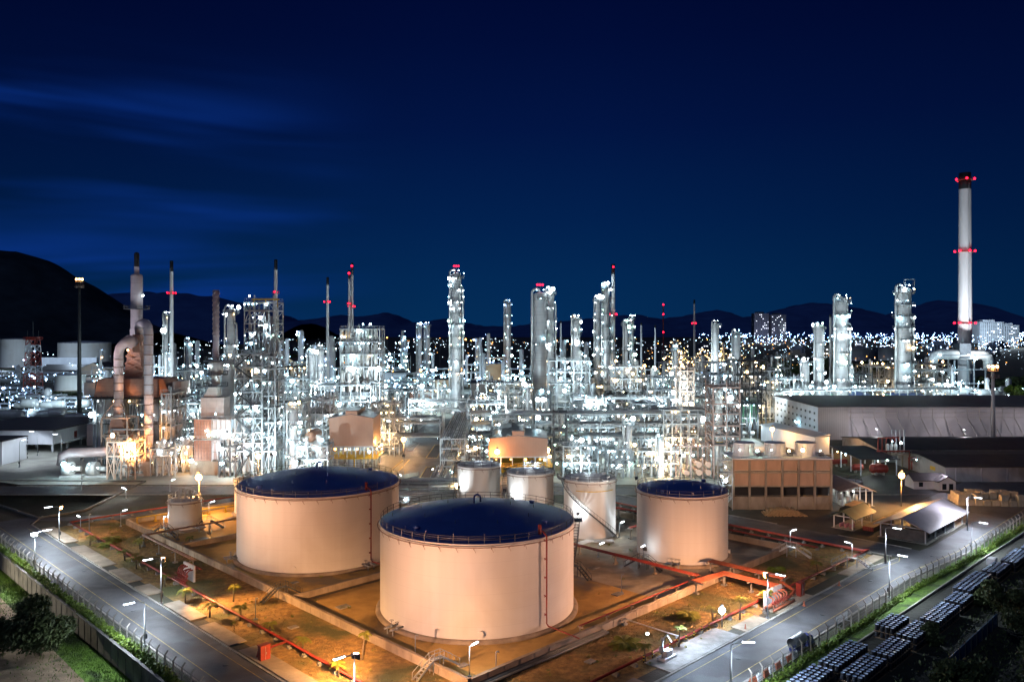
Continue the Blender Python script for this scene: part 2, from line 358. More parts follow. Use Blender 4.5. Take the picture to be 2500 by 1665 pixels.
def rand_pipe(rn, w, d, h, r):
    """an orthogonal pipe run inside a w x d x h frame"""
    p = Vector((rn.uniform(-w/2,w/2), rn.uniform(-d/2,d/2), rn.uniform(.5,h))); pts = [p.copy()]; ax = rn.choice('xz')
    for i in range(rn.randint(2,4)):
        if ax == 'x': p.x = rn.uniform(-w/2, w/2)
        elif ax == 'y': p.y = rn.uniform(-d/2, d/2)
        else: p.z = rn.uniform(.6, h+1.2)
        if (p-pts[-1]).length > 1: pts.append(p.copy())
        ax = rn.choice([a for a in 'xzz' if a != ax] or 'x') if ax != 'z' else rn.choice('xxy')
    return pts

def unit(name, label, cat, x0, x1, y0, y1, levels, nx, lk='white', seed=0, nves=4, npipe=10, nlamp=14, brace=.35, stair=False, fm='steel', group=None, rz=0, pm=None, vm='vessel', ls=1.0, over=1.0, deckp=.7, t=.40, topv=False):
    """open steel process structure: frame, decks, railings, vessels, pipes and lamps"""
    rn = random.Random(seed*97+5); w, d = x1-x0, y1-y0; T = thing(name, label, cat, ((x0+x1)/2, (y0+y1)/2, 0), rz, group)
    xs = [-w/2+w*i/nx for i in range(nx+1)]; ys = [-d/2, d/2] if d < 11 else [-d/2, 0, d/2]; H = levels[-1]
    fr = MB()
    for x in xs:
        for y in ys: fr.bar((x,y,0), (x,y,H+(.0 if rn.random()<.7 else 2.2)), t)
    for z in levels:
        for y in ys: fr.bar((xs[0],y,z-.2), (xs[-1],y,z-.2), t*.8, t*1.2)
        for x in xs: fr.bar((x,ys[0],z-.2), (x,ys[-1],z-.2), t*.8, t*1.2)
    zz = [0]+list(levels)
    for a, b in zip(zz, zz[1:]):
        for x, xn in zip(xs, xs[1:]):
            if rn.random() < brace:
                k = rn.random()
                if k < .5: fr.bar((x,ys[0],a), (xn,ys[0],b-.3), t*.55); fr.bar((xn,ys[0]-.03,a), (x,ys[0]-.03,b-.3), t*.55)
                else: fr.bar((x,ys[0],a), ((x+xn)/2,ys[0],b-.3), t*.55); fr.bar((xn,ys[0],a), ((x+xn)/2,ys[0],b-.3), t*.55)
        for x in (xs[0], xs[-1]): fr.bar((x,ys[0],a), (x,ys[-1],b-.3), t*.5)
    fr.build('steel_frame', M[fm], T)
    for i, z in enumerate(levels):
        dk = MB(); e = .9 if rn.random() < .6 else .1
        for x, xn in zip(xs, xs[1:]):
            if rn.random() < deckp: dk.box(x+.01, xn-.01, -d/2-e, d/2+(0 if rn.random()<.5 else -.4*d), z, z+.1)
        if not dk.f: dk.box(-w/2, w/2, -d/2-e, -d/2+1.5, z, z+.1)
        o = dk.build('floor_deck', M['grating'], T)
        rl = MB(); railing(rl, [(-w/2,d/2,z+.1),(-w/2,-d/2-e+.05,z+.1),(w/2,-d/2-e+.05,z+.1),(w/2,d/2,z+.1)], 1.1, 2.2, .08); rl.build('railing', M[fm], o)
    if stair:
        st = MB(); sx = -w/2+.8; a = zz[0]
        for i, (a, b) in enumerate(zip(zz, zz[1:])):
            xa, xb = (sx, sx+min(w*.55, 7)) if i % 2 == 0 else (sx+min(w*.55, 7), sx)
            stairs(st, (xa,-d/2-1.4,a), (xb,-d/2-1.4,b), 1.1); st.box(min(xb, xb-1.2), max(xb, xb+1.2), -d/2-2.1, -d/2-.9, b, b+.08)
        st.build('stair', M['steel_d'], T)
    for i in range(nves):
        vb = MB(); k = rn.random(); li = rn.randrange(len(zz)-1+(1 if topv else 0)); zb = zz[li]+.6; ht = (levels[min(li, len(levels)-1)]-zz[min(li,len(zz)-2)])
        xx = rn.uniform(-w/2+1.5, w/2-1.5); yy = rn.uniform(-d/2+1, d/2-1)
        if k < .5:
            r = rn.uniform(.6,1.25); hh = ht*rn.uniform(.8,1.7); vb.capsule((xx,yy,zb+r*.5), (xx,yy,zb+hh), r, 12)
            for s in (-1,1): vb.bar((xx+s*r*.7,yy,zb-.6), (xx+s*r*.7,yy,zb+r), .2)
        else:
            r = rn.uniform(.6,1.1); L = rn.uniform(3, min(8, w*.5)); xx = max(-w/2+L/2+.5, min(w/2-L/2-.5, xx)); vb.capsule((xx-L/2,yy,zb+r+.5), (xx+L/2,yy,zb+r+.5), r, 12)
            for s in (-1,1): vb.box(xx+s*L*.3-.2, xx+s*L*.3+.2, yy-r*.7, yy+r*.7, zb-.6, zb+r*.6)
        vb.build('vessel', M[vm], T)
    for i in range(npipe):
        r = rn.choice((.11,.14,.18,.24,.34)); pts = rand_pipe(rn, w*over, d+1.2, H, r)
        if len(pts) < 2: continue
        MB().tube(pts, r, 6).build('pipe', M[pm or rn.choice(('pipe','pipe','pipe_g','vessel'))], T)
    for i in range(nlamp):
        z = rn.choice(levels); ed = rn.random()
        yy = -d/2-.3 if ed < .72 else rn.uniform(-d/2, d/2)
        lamp(T, (rn.uniform(-w/2,w/2), yy, z+rn.choice((-.7,-.7,2.0))), lk, ls*rn.uniform(.65,1.3))
    if w > 9: glow(T, (rn.uniform(-.3,.3)*w, -d/2-3.0, min(7, H*.4)), 4200*(y0/280), (1.0,.66,.34) if lk == 'warm' else PWH)  # unseen fill light added in front, standing for the unit's lamps
    return T

def rack(label, p, q, width, levels, npp, span=7, pm='pipe', lk='white', nlamp=10, fm='steel', seed=1, group=None, rails=True, name='pipe_rack', truss=False, ls=1.0):
    """pipe rack from p to q: portal frames, individual pipes on each level, walkway, lamps"""
    p = Vector((p[0],p[1],0)); q = Vector((q[0],q[1],0)); L = (q-p).length; a = math.atan2(q.y-p.y, q.x-p.x); rn = random.Random(seed*31+3)
    T = thing(name, label, 'pipe rack', (p+q)/2, a, group); n = max(1, round(L/span)); xs = [-L/2+L*i/n for i in range(n+1)]; H = levels[-1]
    fr = MB()
    for x in xs:
        for s in (-1,1): fr.bar((x,s*width/2,0), (x,s*width/2,H), .36)
        for z in levels: fr.bar((x,-width/2,z-.2), (x,width/2,z-.2), .3, .4)
    for s in (-1,1):
        for z in levels: fr.bar((-L/2,s*width/2,z-.25), (L/2,s*width/2,z-.25), .24, .34)
        if truss:
            k = n*3
            for i in range(k):
                xa, xb = -L/2+L*i/k, -L/2+L*(i+1)/k; za, zb = (levels[-2]-.2, levels[-1]-.3) if len(levels) > 1 else (H-2.6, H-.3)
                fr.bar((xa,s*width/2,za if i%2 else zb), (xb,s*width/2,zb if i%2 else za), .16)
    fr.build('steel_frame', M[fm], T)
    for z in levels:
        y = -width/2+.5
        for i in range(npp):
            r = rn.choice((.1,.14,.18,.25,.34)); e0 = L/2*(1 if rn.random()<.8 else rn.uniform(.3,1)); e1 = L/2*(1 if rn.random()<.8 else rn.uniform(.3,1))
            yy = -width/2+.4+(width-.8)*(i+.5)/npp; pts = [(-e0,yy,z+r),(e1,yy,z+r)]
            if rn.random() < .3: pts.insert(0, (-e0,yy,z-rn.uniform(1.5,4)))
            if rn.random() < .3: pts.append((e1,yy,z+rn.uniform(1,3)))
            MB().tube(pts, r, 7).build('pipe', M[pm if rn.random()<.75 else 'pipe_g'], T)
    if rails:
        rl = MB(); railing(rl, [(-L/2,-width/2-.1,H+.1),(L/2,-width/2-.1,H+.1)], 1.1, 2.4, .08); rl.box(-L/2, L/2, -width/2-.9, -width/2+.1, H, H+.09); rl.build('walkway', M['steel'], T)
    for i in range(nlamp):
        lamp(T, (-L/2+L*(i+rn.uniform(.2,.8))/nlamp, -width/2-.4, rn.choice(levels)+rn.choice((-.8,2.2))), lk, ls*rn.uniform(.7,1.25))
    return T

def far_unit(label, x, y, w, h, lk='cool', seed=0, nl=24, ntow=2, group=None, low=.45, ls=1.5):
    """distant process unit: steelwork, a few columns and its lamps"""
    rn = random.Random(seed*53+1); T = thing('distant_process_unit', label, 'process unit', (x,y,0), 0, group); d = w*.5
    fr = MB(); n = max(3, int(w/7)); zs = [h*low*(i+1)/3 for i in range(3)]
    for i in range(n+1):
        for s in (-1,1): fr.bar((-w/2+w*i/n, s*d/2, 0), (-w/2+w*i/n, s*d/2, zs[-1]*rn.uniform(.6,1.15)), .5)
    for z in zs:
        for s in (-1,1): fr.bar((-w/2,s*d/2,z), (w/2,s*d/2,z), .5)
        fr.box(-w/2, w/2*rn.uniform(-.3,1), -d/2, d/2, z, z+.25)
    fr.build('steel_frame', M['steel'], T); sp = []
    for i in range(ntow):
        tx = rn.uniform(-w*.45,w*.45); th = h*rn.uniform(.6,1); r = rn.uniform(1.1,2.2); MB().lathe([(r,0),(r,th),(r*.6,th+r*.5),(.02,th+r*.7)], 10, (tx,0,0)).build('column', M['column'], T)
        k = int(th/6)
        for j in range(k): sp.append((tx+rn.choice((-1,1))*(r+.8), -r, th*(j+1)/k))
    for i in range(4): 
        vx = rn.uniform(-w*.4,w*.4); r = rn.uniform(1.5,3); MB().capsule((vx-3,-d/2-3,r+1.5), (vx+3,-d/2-3,r+1.5), r, 8).build('vessel', M['vessel'], T)
    while len(sp) < nl: sp.append((rn.uniform(-w/2,w/2), -d/2-.6, rn.choice(zs)*rn.uniform(.5,1.15)))
    for p in sp[:60]: lamp(T, p, lk, ls*rn.uniform(.6,1.35))
    return T

def fin_leafs(mb, c, rx, ry, rz, n, s, rn, up=.3):
    """n small leaf quads through an ellipsoid volume"""
    for i in range(n):
        while True:
            p = Vector((rn.uniform(-1,1), rn.uniform(-1,1), rn.uniform(-1,1)))
            if .25 < p.length < 1: break
        p = Vector((c[0]+p.x*rx, c[1]+p.y*ry, c[2]+p.z*rz)); a = Vector((rn.gauss(0,1), rn.gauss(0,1), rn.gauss(0,1)+up)).normalized(); b = a.orthogonal().normalized()
        k = s*rn.uniform(.6,1.4); e = a.cross(b); mb.poly([p-b*k, p-e*k*.5, p+b*k, p+e*k*.5])
# ================================================================== THE SETTING
def sheet(name, pts, z, m):
    mb = MB(); mb.poly([(p[0],p[1],z) for p in pts]); return struct(mb.build(name, M[m]))
def uvp(*pr): return [UV(u,v) for u, v in pr]
def fillpoly(name, outer, hole, z, m):
    o = [Vector((p[0],p[1],0)) for p in outer]; h = [Vector((p[0],p[1],0)) for p in hole]
    tri = tessellate_polygon([o, h]); mb = MB(); mb.v = [(p.x,p.y,z) for p in o+h]
    for t in tri:
        a, b, c = [Vector(mb.v[i]) for i in t]
        if (b-a).cross(c-a).z < 0: t = (t[0],t[2],t[1])
        mb.face(list(t))
    return struct(mb.build(name, M[m]))
# wide land all round (a little lower outside the wall), then the site itself with the sunken basin cut out of it
mb = MB(); mb.poly([(-30000,-2000,-3),(30000,-2000,-3),(30000,40000,-3),(-30000,40000,-3)]); struct(mb.build('ground', M['dark_ground']))
BAS = [G(-90,1173), G(355,1176), G(206,1247), G(95,1266), G(-90,1205)]
fillpoly('site_ground', uvp((-28,-300),(4200,-300),(4200,4200),(-28,4200)), BAS, 0, 'site')
mb = MB(); n = len(BAS)
mb.poly([(p.x,p.y,-5) for p in reversed(BAS)][::-1]); mb.f[-1] = mb.f[-1][::-1]
struct(mb.build('basin_floor', M['dark_ground']))
mb = MB()
for i in range(n):
    a, b = BAS[i], BAS[(i+1) % n]; d = (b-a).normalized(); o = Vector((d.y,-d.x,0))*.5
    mb.poly([(a.x,a.y,-5),(b.x,b.y,-5),(b.x,b.y,0),(a.x,a.y,0)]); mb.bar(a+Vector((0,0,.2)), b+Vector((0,0,.2)), .5, .4)
tag(mb.build('basin_wall', M['concrete_d']), 'grey concrete wall lining the sunken dark basin on the left', 'basin wall')
# lawns, bund floors, plant paving
sheet('lawn', uvp((-14,-14),(-.2,-.2),(-.2,134),(-14,134)), .010, 'lawn')
sheet('lawn', uvp((-14,-14),(102,-14),(102,-.2),(-.2,-.2)), .010, 'lawn')
sheet('bund_ground', uvp((0,0),(47,0),(47,125),(0,125)), .014, 'bund')
sheet('bund_ground', uvp((47,0),(92,0),(92,125),(47,125)), .014, 'bund2')
PAVE = [(-150,243.5),(-28,243.5),(70,243.5),(96,262),(104,330),(120,620),(-260,620),(-215,300),(-190,262)]
sheet('plant_paving', PAVE, .012, 'paving')
# roads
def road(name, pts, z=.018, m='asphalt'): return sheet(name, pts, z, m)
road('perimeter_road', uvp((-24.6,-24.8),(-16.7,-16.7),(-16.7,142),(-13,150),(-24.6,150)))
road('perimeter_road', uvp((-24.6,-24.8),(90,-24.8),(118,-27.4),(200,-27.4),(200,-20.5),(118,-20.5),(90,-16.7),(-16.7,-16.7)), .022)
road('cross_road', uvp((-24.6,150),(-13,150),(-11,146),(0,139),(40,137),(104,136),(104,130),(0,131.5),(-8,138),(-14,144.0),(-24.6,144)), .026)
road('plant_road', [(-260,229),(120,229),(120,241),(-260,241)], .030)
road('cross_road', uvp((104,-22),(112.5,-20),(112.5,96),(104,96)), .034)
road('yard_road', uvp((112.5,-2),(200,-3),(200,22),(150,24),(112.5,12)), .038, 'asphalt2')
road('yard_road', uvp((145,-20.5),(260,-20.5),(260,-3),(145,-3)), .042)
road('process_road', [XY for XY in [(-62,243.6),(-46,243.6),(-33,300),(-30,420),(-42,420),(-47,300)]], .030)
road('parking_yard', [G(930,1195),G(1075,1195),G(1090,1140),G(1095,1072),G(1000,1072),G(960,1110)], .036)
for i, (a, b, c, d) in enumerate([((1010,1190),(1042,1140),(1062,1140),(1040,1190)), ((1040,1118),(1062,1086),(1082,1086),(1068,1118)), ((985,1100),(1015,1082),(1024,1082),(1008,1102)), ((952,1150),(985,1122),(1000,1122),(972,1152))]):
    P = [G(*q) for q in (a,b,c,d)]; sheet('parking_bay', P, .042, 'asphalt2')
    mb = MB()
    for p, q in zip(P, P[1:]+P[:1]): mb.bar(p+Vector((0,0,.07)), q+Vector((0,0,.07)), .35, .12)
    struct(mb.build('kerb', M['line'] if i != 2 else M['kerb']))
# painted lines and kerbs
def stripe(name, pts, w, z, m):
    mb = MB()
    for p, q in zip(pts, pts[1:]):
        d = (q-p).normalized(); s = Vector((-d.y,d.x,0))*w/2; Z = Vector((0,0,z)); mb.poly([p-s+Z, q-s+Z, q+s+Z, p+s+Z])
    return struct(mb.build(name, M[m]))
stripe('road_marking', uvp((-18.1,-18),(-18.1,138)), .13, .030, 'line'); stripe('road_marking', uvp((-22.6,-22),(-22.6,148)), .13, .030, 'line')
stripe('road_marking', uvp((-18,-18.1),(90,-18.1),(101,-19.5),(106,-18)), .13, .034, 'line'); stripe('road_marking', uvp((-22,-23.2),(90,-23.2),(118,-25.8),(190,-25.8)), .13, .034, 'line')
def kerb(pts, w=.35, h=.14):
    mb = MB()
    for p, q in zip(pts, pts[1:]): mb.bar(p+Vector((0,0,h/2)), q+Vector((0,0,h/2)), w, h)
    return struct(mb.build('kerb', M['kerb']))
kerb(uvp((-16.5,-16.5),(-16.5,141),(-12,149))); kerb(uvp((-16.5,-16.5),(90,-16.5),(103,-18.5))); kerb(uvp((-24.8,-25),(-24.8,150))); kerb(uvp((-24.8,-25),(90,-25),(118,-27.6),(200,-27.6)))
kerb(uvp((103.8,-17),(103.8,96))); kerb(uvp((112.8,-18),(112.8,-2))); kerb(uvp((112.8,13),(112.8,96)))
kerb([Vector((-260,228.8,0)),Vector((120,228.8,0))]); kerb([Vector((-150,241.3,0)),Vector((-62,241.3,0))]); kerb([Vector((-46,241.3,0)),Vector((70,241.3,0))])
# concrete drain covers along the kerb and the white loading apron
for k, (v0, v1) in enumerate([(116,134),(92,112),(78,88),(68,74.5),(50,61),(36,47),(14,33),(-8,10)]):
    mb = MB(); P = uvp((-16.2,v0),(-13.4,v0),(-13.4,v1),(-16.2,v1)); mb.prism([(p.x,p.y) for p in P], .015, .16 if k % 2 else .3); struct(mb.build('pavement', M['concrete']))
for k, (u0, u1, v0) in enumerate([(-6,18,-13.6),(23,42,-11.8),(44,52,-13.6),(55,68,-12.8),(84,102,-14.0)]):
    mb = MB(); P = uvp((u0,v0),(u0,-16.25),(u1,-16.25),(u1,v0)); mb.prism([(p.x,p.y) for p in P], .015, .13); struct(mb.build('pavement', M['kerb' if k == 1 else 'concrete']))
# land outside the perimeter wall on the left
def Gz(x, y, z=-3): p = G(x, y, z); return (p.x, p.y)
sheet('grass_verge', [tuple(UV(-28.2,160)[:2]), tuple(UV(-32.2,160)[:2]), tuple(UV(-33.6,10)[:2]), tuple(UV(-28.2,10)[:2])], -2.985, 'grass')
sheet('dirt_track', [tuple(UV(-32.2,160)[:2]), tuple(UV(-66,160)[:2]), tuple(UV(-60,10)[:2]), tuple(UV(-33.6,10)[:2])], -2.98, 'dirt')
sheet('grass_verge', uvp((28,-26.2),(200,-29.2),(200,-33),(110,-31.2),(28,-30.2)), .02, 'grass')
sheet('drum_yard_ground', uvp((10,-30.2),(28,-30.2),(110,-31.2),(200,-33),(200,-70),(10,-70)), .016, 'dark_ground')
# ================================================================== PERIMETER WALL, FENCES, HEDGES, BUNDS
def wall_run(name, label, cat, pts, h, t, m='concrete', z0=0.0, joints=3.0, cope=True):
    mb = MB()
    for p, q in zip(pts, pts[1:]):
        mb.bar(p+Vector((0,0,z0+h/2)), q+Vector((0,0,z0+h/2)), t, h)
        if cope: mb.bar(p+Vector((0,0,z0+h+.04)), q+Vector((0,0,z0+h+.04)), t+.14, .09)
        L = (q-p).length; n = int(L/joints); s = (q-p).normalized().cross(Vector((0,0,1)))*(t/2+.02)
        for i in range(1, n):
            a = p.lerp(q, i/n)
            for g in (-1,1): mb.bar(a+s*g+Vector((0,0,z0)), a+s*g+Vector((0,0,z0+h-.02)), .06, .12)
    return tag(mb.build(name, M[m]), label, cat)
wall_run('perimeter_wall', 'long grey concrete retaining wall below the hedge beside the left road', 'wall', uvp((-28.2,4),(-28.2,160)), 3.3, .35, 'concrete_d', -3.0)
BW = 1.25
wall_run('bund_wall', 'long low concrete bund wall facing the left road', 'bund wall', uvp((0,0),(0,125)), BW, .4)
wall_run('bund_wall', 'long low concrete bund wall facing the right road, carrying pipes', 'bund wall', uvp((.3,0),(92,0)), BW, .4)
wall_run('bund_wall', 'low bund wall dividing the front tank from the tank left of it', 'bund wall', uvp((.3,47),(46,47)), BW*.85, .35)
wall_run('bund_wall', 'low bund wall between the small left tank and the blue domed tank', 'bund wall', uvp((.3,94),(46,94)), BW*.85, .35)
wall_run('bund_wall', 'pale low bund wall on the right of the medium domed tank', 'bund wall', uvp((92,.3),(92,50)), BW, .35)
wall_run('bund_wall', 'low bund wall behind the small tanks at the back of the farm', 'bund wall', uvp((.3,125),(90,125)), BW, .35)
wall_run('bund_wall', 'low bund wall in front of the three pale tanks', 'bund wall', uvp((62,52),(92,50.4)), BW*.8, .35)
wall_run('boundary_wall', 'low concrete verge wall behind the stacked drums', 'wall', uvp((30,-30.4),(110,-31.4),(190,-33)), .45, .25, 'kerb', 0, 6, False)

def fence(label, pts, step, m='concrete', h=2.4):
    a = pts[0]; T = thing('security_fence', label, 'fence', a)
    post = MB(); post.bar((0,0,0), (0,0,h), .17); post.bar((0,0,h-.03), (.42,0,h+.42), .14); me = post.mesh('concrete_post', M['kerb'])
    w = MB(); k = 0
    for p, q in zip(pts, pts[1:]):
        L = (q-p).length; n = round(L/step); ang = math.atan2(q.y-p.y, q.x-p.x); out = Vector((math.sin(ang),-math.cos(ang),0))
        inn = -out if label.find('left') >= 0 else -out
        for i in range(n):
            c = p.lerp(q, i/n); put(me, 'concrete_post', T, c-a, ang+PI/2*(1 if 'right' in label else -1)); k += 1
        for z in (.3,.8,1.3,1.8,2.25): w.bar(p-a+Vector((0,0,z)), q-a+Vector((0,0,z)), .035)
        n2 = int(L/.5)
        for i in range(n2): c = p.lerp(q, i/n2)-a; w.bar(c+Vector((0,0,.1)), c+Vector((0,0,2.25)), .02)
    w.build('wire_mesh', M['steel_d'], T); return T
fence('wire fence on bent concrete posts along the left road', uvp((-26.5,8),(-26.5,150)), 2.9)
fence('wire fence on bent concrete posts along the right road', uvp((26,-26.9),(90,-27.3),(118,-29.2),(190,-29.9)), 2.9)
def hedge(label, pts, w, h, n, s, seed, m='leaf'):
    rn = random.Random(seed); mb = MB(); L = sum((q-p).length for p, q in zip(pts, pts[1:])); 
    for p, q in zip(pts, pts[1:]):
        k = int(n*(q-p).length/L); d = (q-p).normalized(); sd = Vector((-d.y,d.x,0))
        bush = []
        tt = 0
        while tt < (q-p).length: bush.append((tt, rn.uniform(.55,1.15), rn.uniform(-.25,.25))); tt += rn.uniform(.7,1.5)
        for i in range(k):
            t0, f, off = rn.choice(bush); c = p + d*(t0+rn.gauss(0,.42)) + sd*(off+rn.gauss(0,w*.28)); c.z = abs(rn.gauss(.45,.3))*h*f+.05
            a = Vector((rn.gauss(0,1),rn.gauss(0,1),rn.gauss(.4,1))).normalized(); b = a.orthogonal().normalized(); r = s*rn.uniform(.6,1.4); e = a.cross(b)
            mb.poly([c-b*r, c-e*r*.5, c+b*r, c+e*r*.5])
    return tag(mb.build('hedge', M[m]), label, 'hedge')
hedge('bright green leafy hedge on top of the left perimeter wall', uvp((-27.4,8),(-27.4,150)), .9, 1.3, 26000, .2, 3)
hedge('low green hedge beneath the right road fence', uvp((26,-27.9),(90,-28.3),(118,-30.2),(190,-30.9)), .8, .95, 16000, .18, 4)

# ------------------------------------------------------------------ storage tanks
def domef(q): return 1-(q*q*.45+.55*(q**1.25))
def tank(label, c, R, h, roof='dome', dome_h=None, group=None, rim=True, riser=None, vent=True, man=(), stair=None, rail='steel_d', base=.55, rise=.1, red_rail=False, m='tank', studs=True, gate=None, valve=None, name='storage_tank'):
    T = thing(name, label, 'storage tank', (c[0],c[1],0)); seg = 96 if R > 8 else 64; dh = dome_h or R*rise
    MB().lathe([(R+.75,0),(R+.75,base*.6),(R+.35,base),(R,base)], seg).build('base_ring', M['concrete'], T)
    MB().lathe([(R,base-.02),(R,h-.02),(R+.14,h-.02),(R+.14,h+.1),(R,h+.12)], seg).build('shell', M[m], T)
    d = MB(); d.lathe([(R-.02,h+.1)]+[(R*math.cos(PI/2*i/14), h+.1+dh*domef(math.cos(PI/2*i/14))) for i in range(1,14)]+[(.02,h+.1+dh)], seg); d.build('domed_roof', M[roof], T)
    g = MB(); ring_rail(g, R-.1, h+.1, 0, 2*PI, 1.15, .085, int(R*2.6)); g.build('guard_rail', M[rail], T)
    if rim:
        p = MB(); p.arc((0,0), R+.42, h-.35, 0, 2*PI, .075, seg, 6)
        for i in range(int(R*2.4)):
            a = 2*PI*i/int(R*2.4)+.05; ca, sa = math.cos(a), math.sin(a); p.bar(((R+.02)*ca,(R+.02)*sa,h-.75), ((R+.42)*ca,(R+.42)*sa,h-.35), .06); p.tube([((R+.42)*ca,(R+.42)*sa,h-.4),((R+.25)*ca-.35*sa,(R+.25)*sa+.35*ca,h-1.15)], .035, 4)
        p.build('cooling_ring_pipe', M['rust'], T)
    if riser is not None:
        p = MB(); a = riser; ca, sa = math.cos(a), math.sin(a); r = R+.55
        p.tube([((R-1)*ca,(R-1)*sa,h+.9),((R-.2)*ca,(R-.2)*sa,h+.9),(r*ca,r*sa,h+.3),(r*ca,r*sa,1.6),((r+.4)*ca,(r+.4)*sa,1.3),((r+7)*ca,(r+7)*sa,1.3)], .11, 8)
        p.tube([((R-1)*ca,(R-1)*sa,h+.1),((R-1)*ca,(R-1)*sa,h+1.9)], .28, 8)
        z = 3.0
        while z < h: p.bar((R*ca,R*sa,z), (r*ca,r*sa,z), .12); p.bar((r*ca+.5*sa,r*sa-.5*ca,z),(r*ca,r*sa,z),.1); z += 2.9
        p.build('riser_pipe', M['red'], T)
    if vent:
        v = MB(); v.tube([(-.55,0,h+dh-.1),(-.55,0,h+dh+1.0)]+[(-.55*math.cos(PI*i/8),0,h+dh+1.0+.55*math.sin(PI*i/8)) for i in range(1,8)]+[(.55,0,h+dh+1.0),(.55,0,h+dh+.3)], .16, 8); v.build('gooseneck_vent', M['blue'], T)
    if studs:
        s = MB(); rn = random.Random(int(R*10))
        for rr, k in ((R*.88, int(R*1.2)), (R*.6, int(R*.55)), (R*.35, 5)):
            for i in range(k): a = 2*PI*i/k+.2; z = h+.1+dh*domef(rr/R); s.bar((rr*math.cos(a),rr*math.sin(a),z-.05), (rr*math.cos(a),rr*math.sin(a),z+.55), .09)
        s.arc((0,0), R*.93, h+.1+dh*domef(.93)+.25, -2.6, -.5, .05, 40, 4)
        s.build('roof_stub', M['pipe_g'], T)
        hq = MB(); a = -.5
        for a, rr in ((-.55,.8),(-2.3,.84),(.6,.7)): z = h+.1+dh*domef(rr); hq.lathe([(.4,z-.1),(.4,z+.4),(.55,z+.4),(.55,z+.5),(.01,z+.55)], 12, (R*rr*math.cos(a),R*rr*math.sin(a),0))
        hq.build('roof_hatch', M['dome_w' if roof != 'dome' else 'dome'], T)
    for a in man:
        k = MB(); ca, sa = math.cos(a), math.sin(a); k.tube([((R-.1)*ca,(R-.1)*sa,1.5),((R+.35)*ca,(R+.35)*sa,1.5)], .38, 14); k.tube([((R+.35)*ca,(R+.35)*sa,1.5),((R+.45)*ca,(R+.45)*sa,1.5)], .5, 14); k.build('manhole', M[m], T)
    if valve is not None:
        for a in valve:
            k = MB(); ca, sa = math.cos(a), math.sin(a)
            for s in (-.7,.7):
                ox, oy = -sa*s, ca*s
                k.tube([((R-.1)*ca+ox,(R-.1)*sa+oy,.95),((R+2.6)*ca+ox,(R+2.6)*sa+oy,.95)], .16, 8); k.ball(((R+1.2)*ca+ox,(R+1.2)*sa+oy,.95), .32)
                k.bar(((R+1.2)*ca+ox,(R+1.2)*sa+oy,1), ((R+1.2)*ca+ox,(R+1.2)*sa+oy,1.9), .09); k.arc(((R+1.2)*ca+ox,(R+1.2)*sa+oy), .3, 1.9, 0, 2*PI, .04, 10, 4)
                k.bar(((R+2)*ca+ox,(R+2)*sa+oy,0), ((R+2)*ca+ox,(R+2)*sa+oy,.85), .16)
            k.build('inlet_valve', M['pipe_g'], T)
    if stair is not None:
        a0, a1 = stair; s = MB(); n = int(abs(a1-a0)*(R+.6)/.32); pr = None
        for i in range(n+1):
            f = i/n; a = a0+(a1-a0)*f; z = .3+(h-.2)*f; ca, sa = math.cos(a), math.sin(a)
            s.bar(((R+.1)*ca,(R+.1)*sa,z), ((R+1.05)*ca,(R+1.05)*sa,z), .3, .06)
            q = Vector(((R+1.08)*ca,(R+1.08)*sa,z))
            if pr is not None and i % 2 == 0: s.bar(pr, q, .08, .26); s.bar(pr+Vector((0,0,1.05)), q+Vector((0,0,1.05)), .07); s.bar(q, q+Vector((0,0,1.05)), .05)
            if i % 2 == 0: pr = q
        s.build('spiral_stair', M['steel_d'], T)
        g2 = MB(); g2.deck(R+.15, R+1.5, h-.05, a1-.25*6/R, a1+.12*6/R, .1, 10); ring_rail(g2, R+1.45, h+.05, a1-.25*6/R, a1+.12*6/R, 1.1, .07, 5); g2.build('stair_landing', M['steel_d'], T)
    return T
TA = tank('largest peach white tank in front with dark blue domed roof', (-6.0,137.8), 16.6, 14.96, riser=-.84, man=(-1.50,), valve=(-2.35,), stair=(.45,-.02), rise=.16)
TB = tank('big peach white tank with dark blue domed roof behind and left of the largest tank', (-41.3,170.9), 16.85, 15.0, riser=-.72, man=(-1.62,), valve=(-.78,-2.7), rise=.16)
TCc = tank('medium pinkish white tank with navy roof at the right of the farm', (36.0,168.7), 9.44, 13.92, man=(-.3,), valve=(-1.9,), vent=False, rise=.16)
TD = tank('slim white tank with yellow hose, nearest of the three pale roofed tanks', (18.0,184.7), 5.98, 13.24, roof='dome_w', stair=(-.55,-2.9), rise=.1, vent=False)
TE = tank('slim white tank, middle of the three pale roofed tanks', (4.43,193.56), 5.63, 13.1, roof='dome_w', stair=(-1.9,-3.6), rise=.1, vent=False)
TF = tank('slim white tank, farthest back of the three pale roofed tanks', (-8.42,203.3), 5.49, 13.1, roof='dome_w', stair=(-1.9,-3.6), rise=.1, vent=False)
TG = tank('small squat white tank beside the orange floodlight mast on the left', (-78.2,190.4), 3.77, 6.95, roof='dome_w', rise=.1, vent=False, valve=(-.5,), rail='steel')
TH = tank('narrow white tank half hidden behind the big left domed tank', (-68.2,206), 3.4, 9.0, roof='dome_w', rise=.1, vent=False)
hs = MB(); hs.arc((0,0), 6.06, 11.2, -2.2, -.6, .09, 30, 6); hs.build('yellow_hose', M['yellow'], TD)
# top-side pump deck on the small tank
pk = MB(); ring_rail(pk, 2.2, 7.5, 0, 2*PI, 1.4, .09, 10)
for a in range(5): pk.tube([(1.5*math.cos(a*1.3),1.5*math.sin(a*1.3),7.2),(1.5*math.cos(a*1.3),1.5*math.sin(a*1.3),8.6+.3*a)], .22, 8)
pk.build('pump_deck', M['steel'], TG)

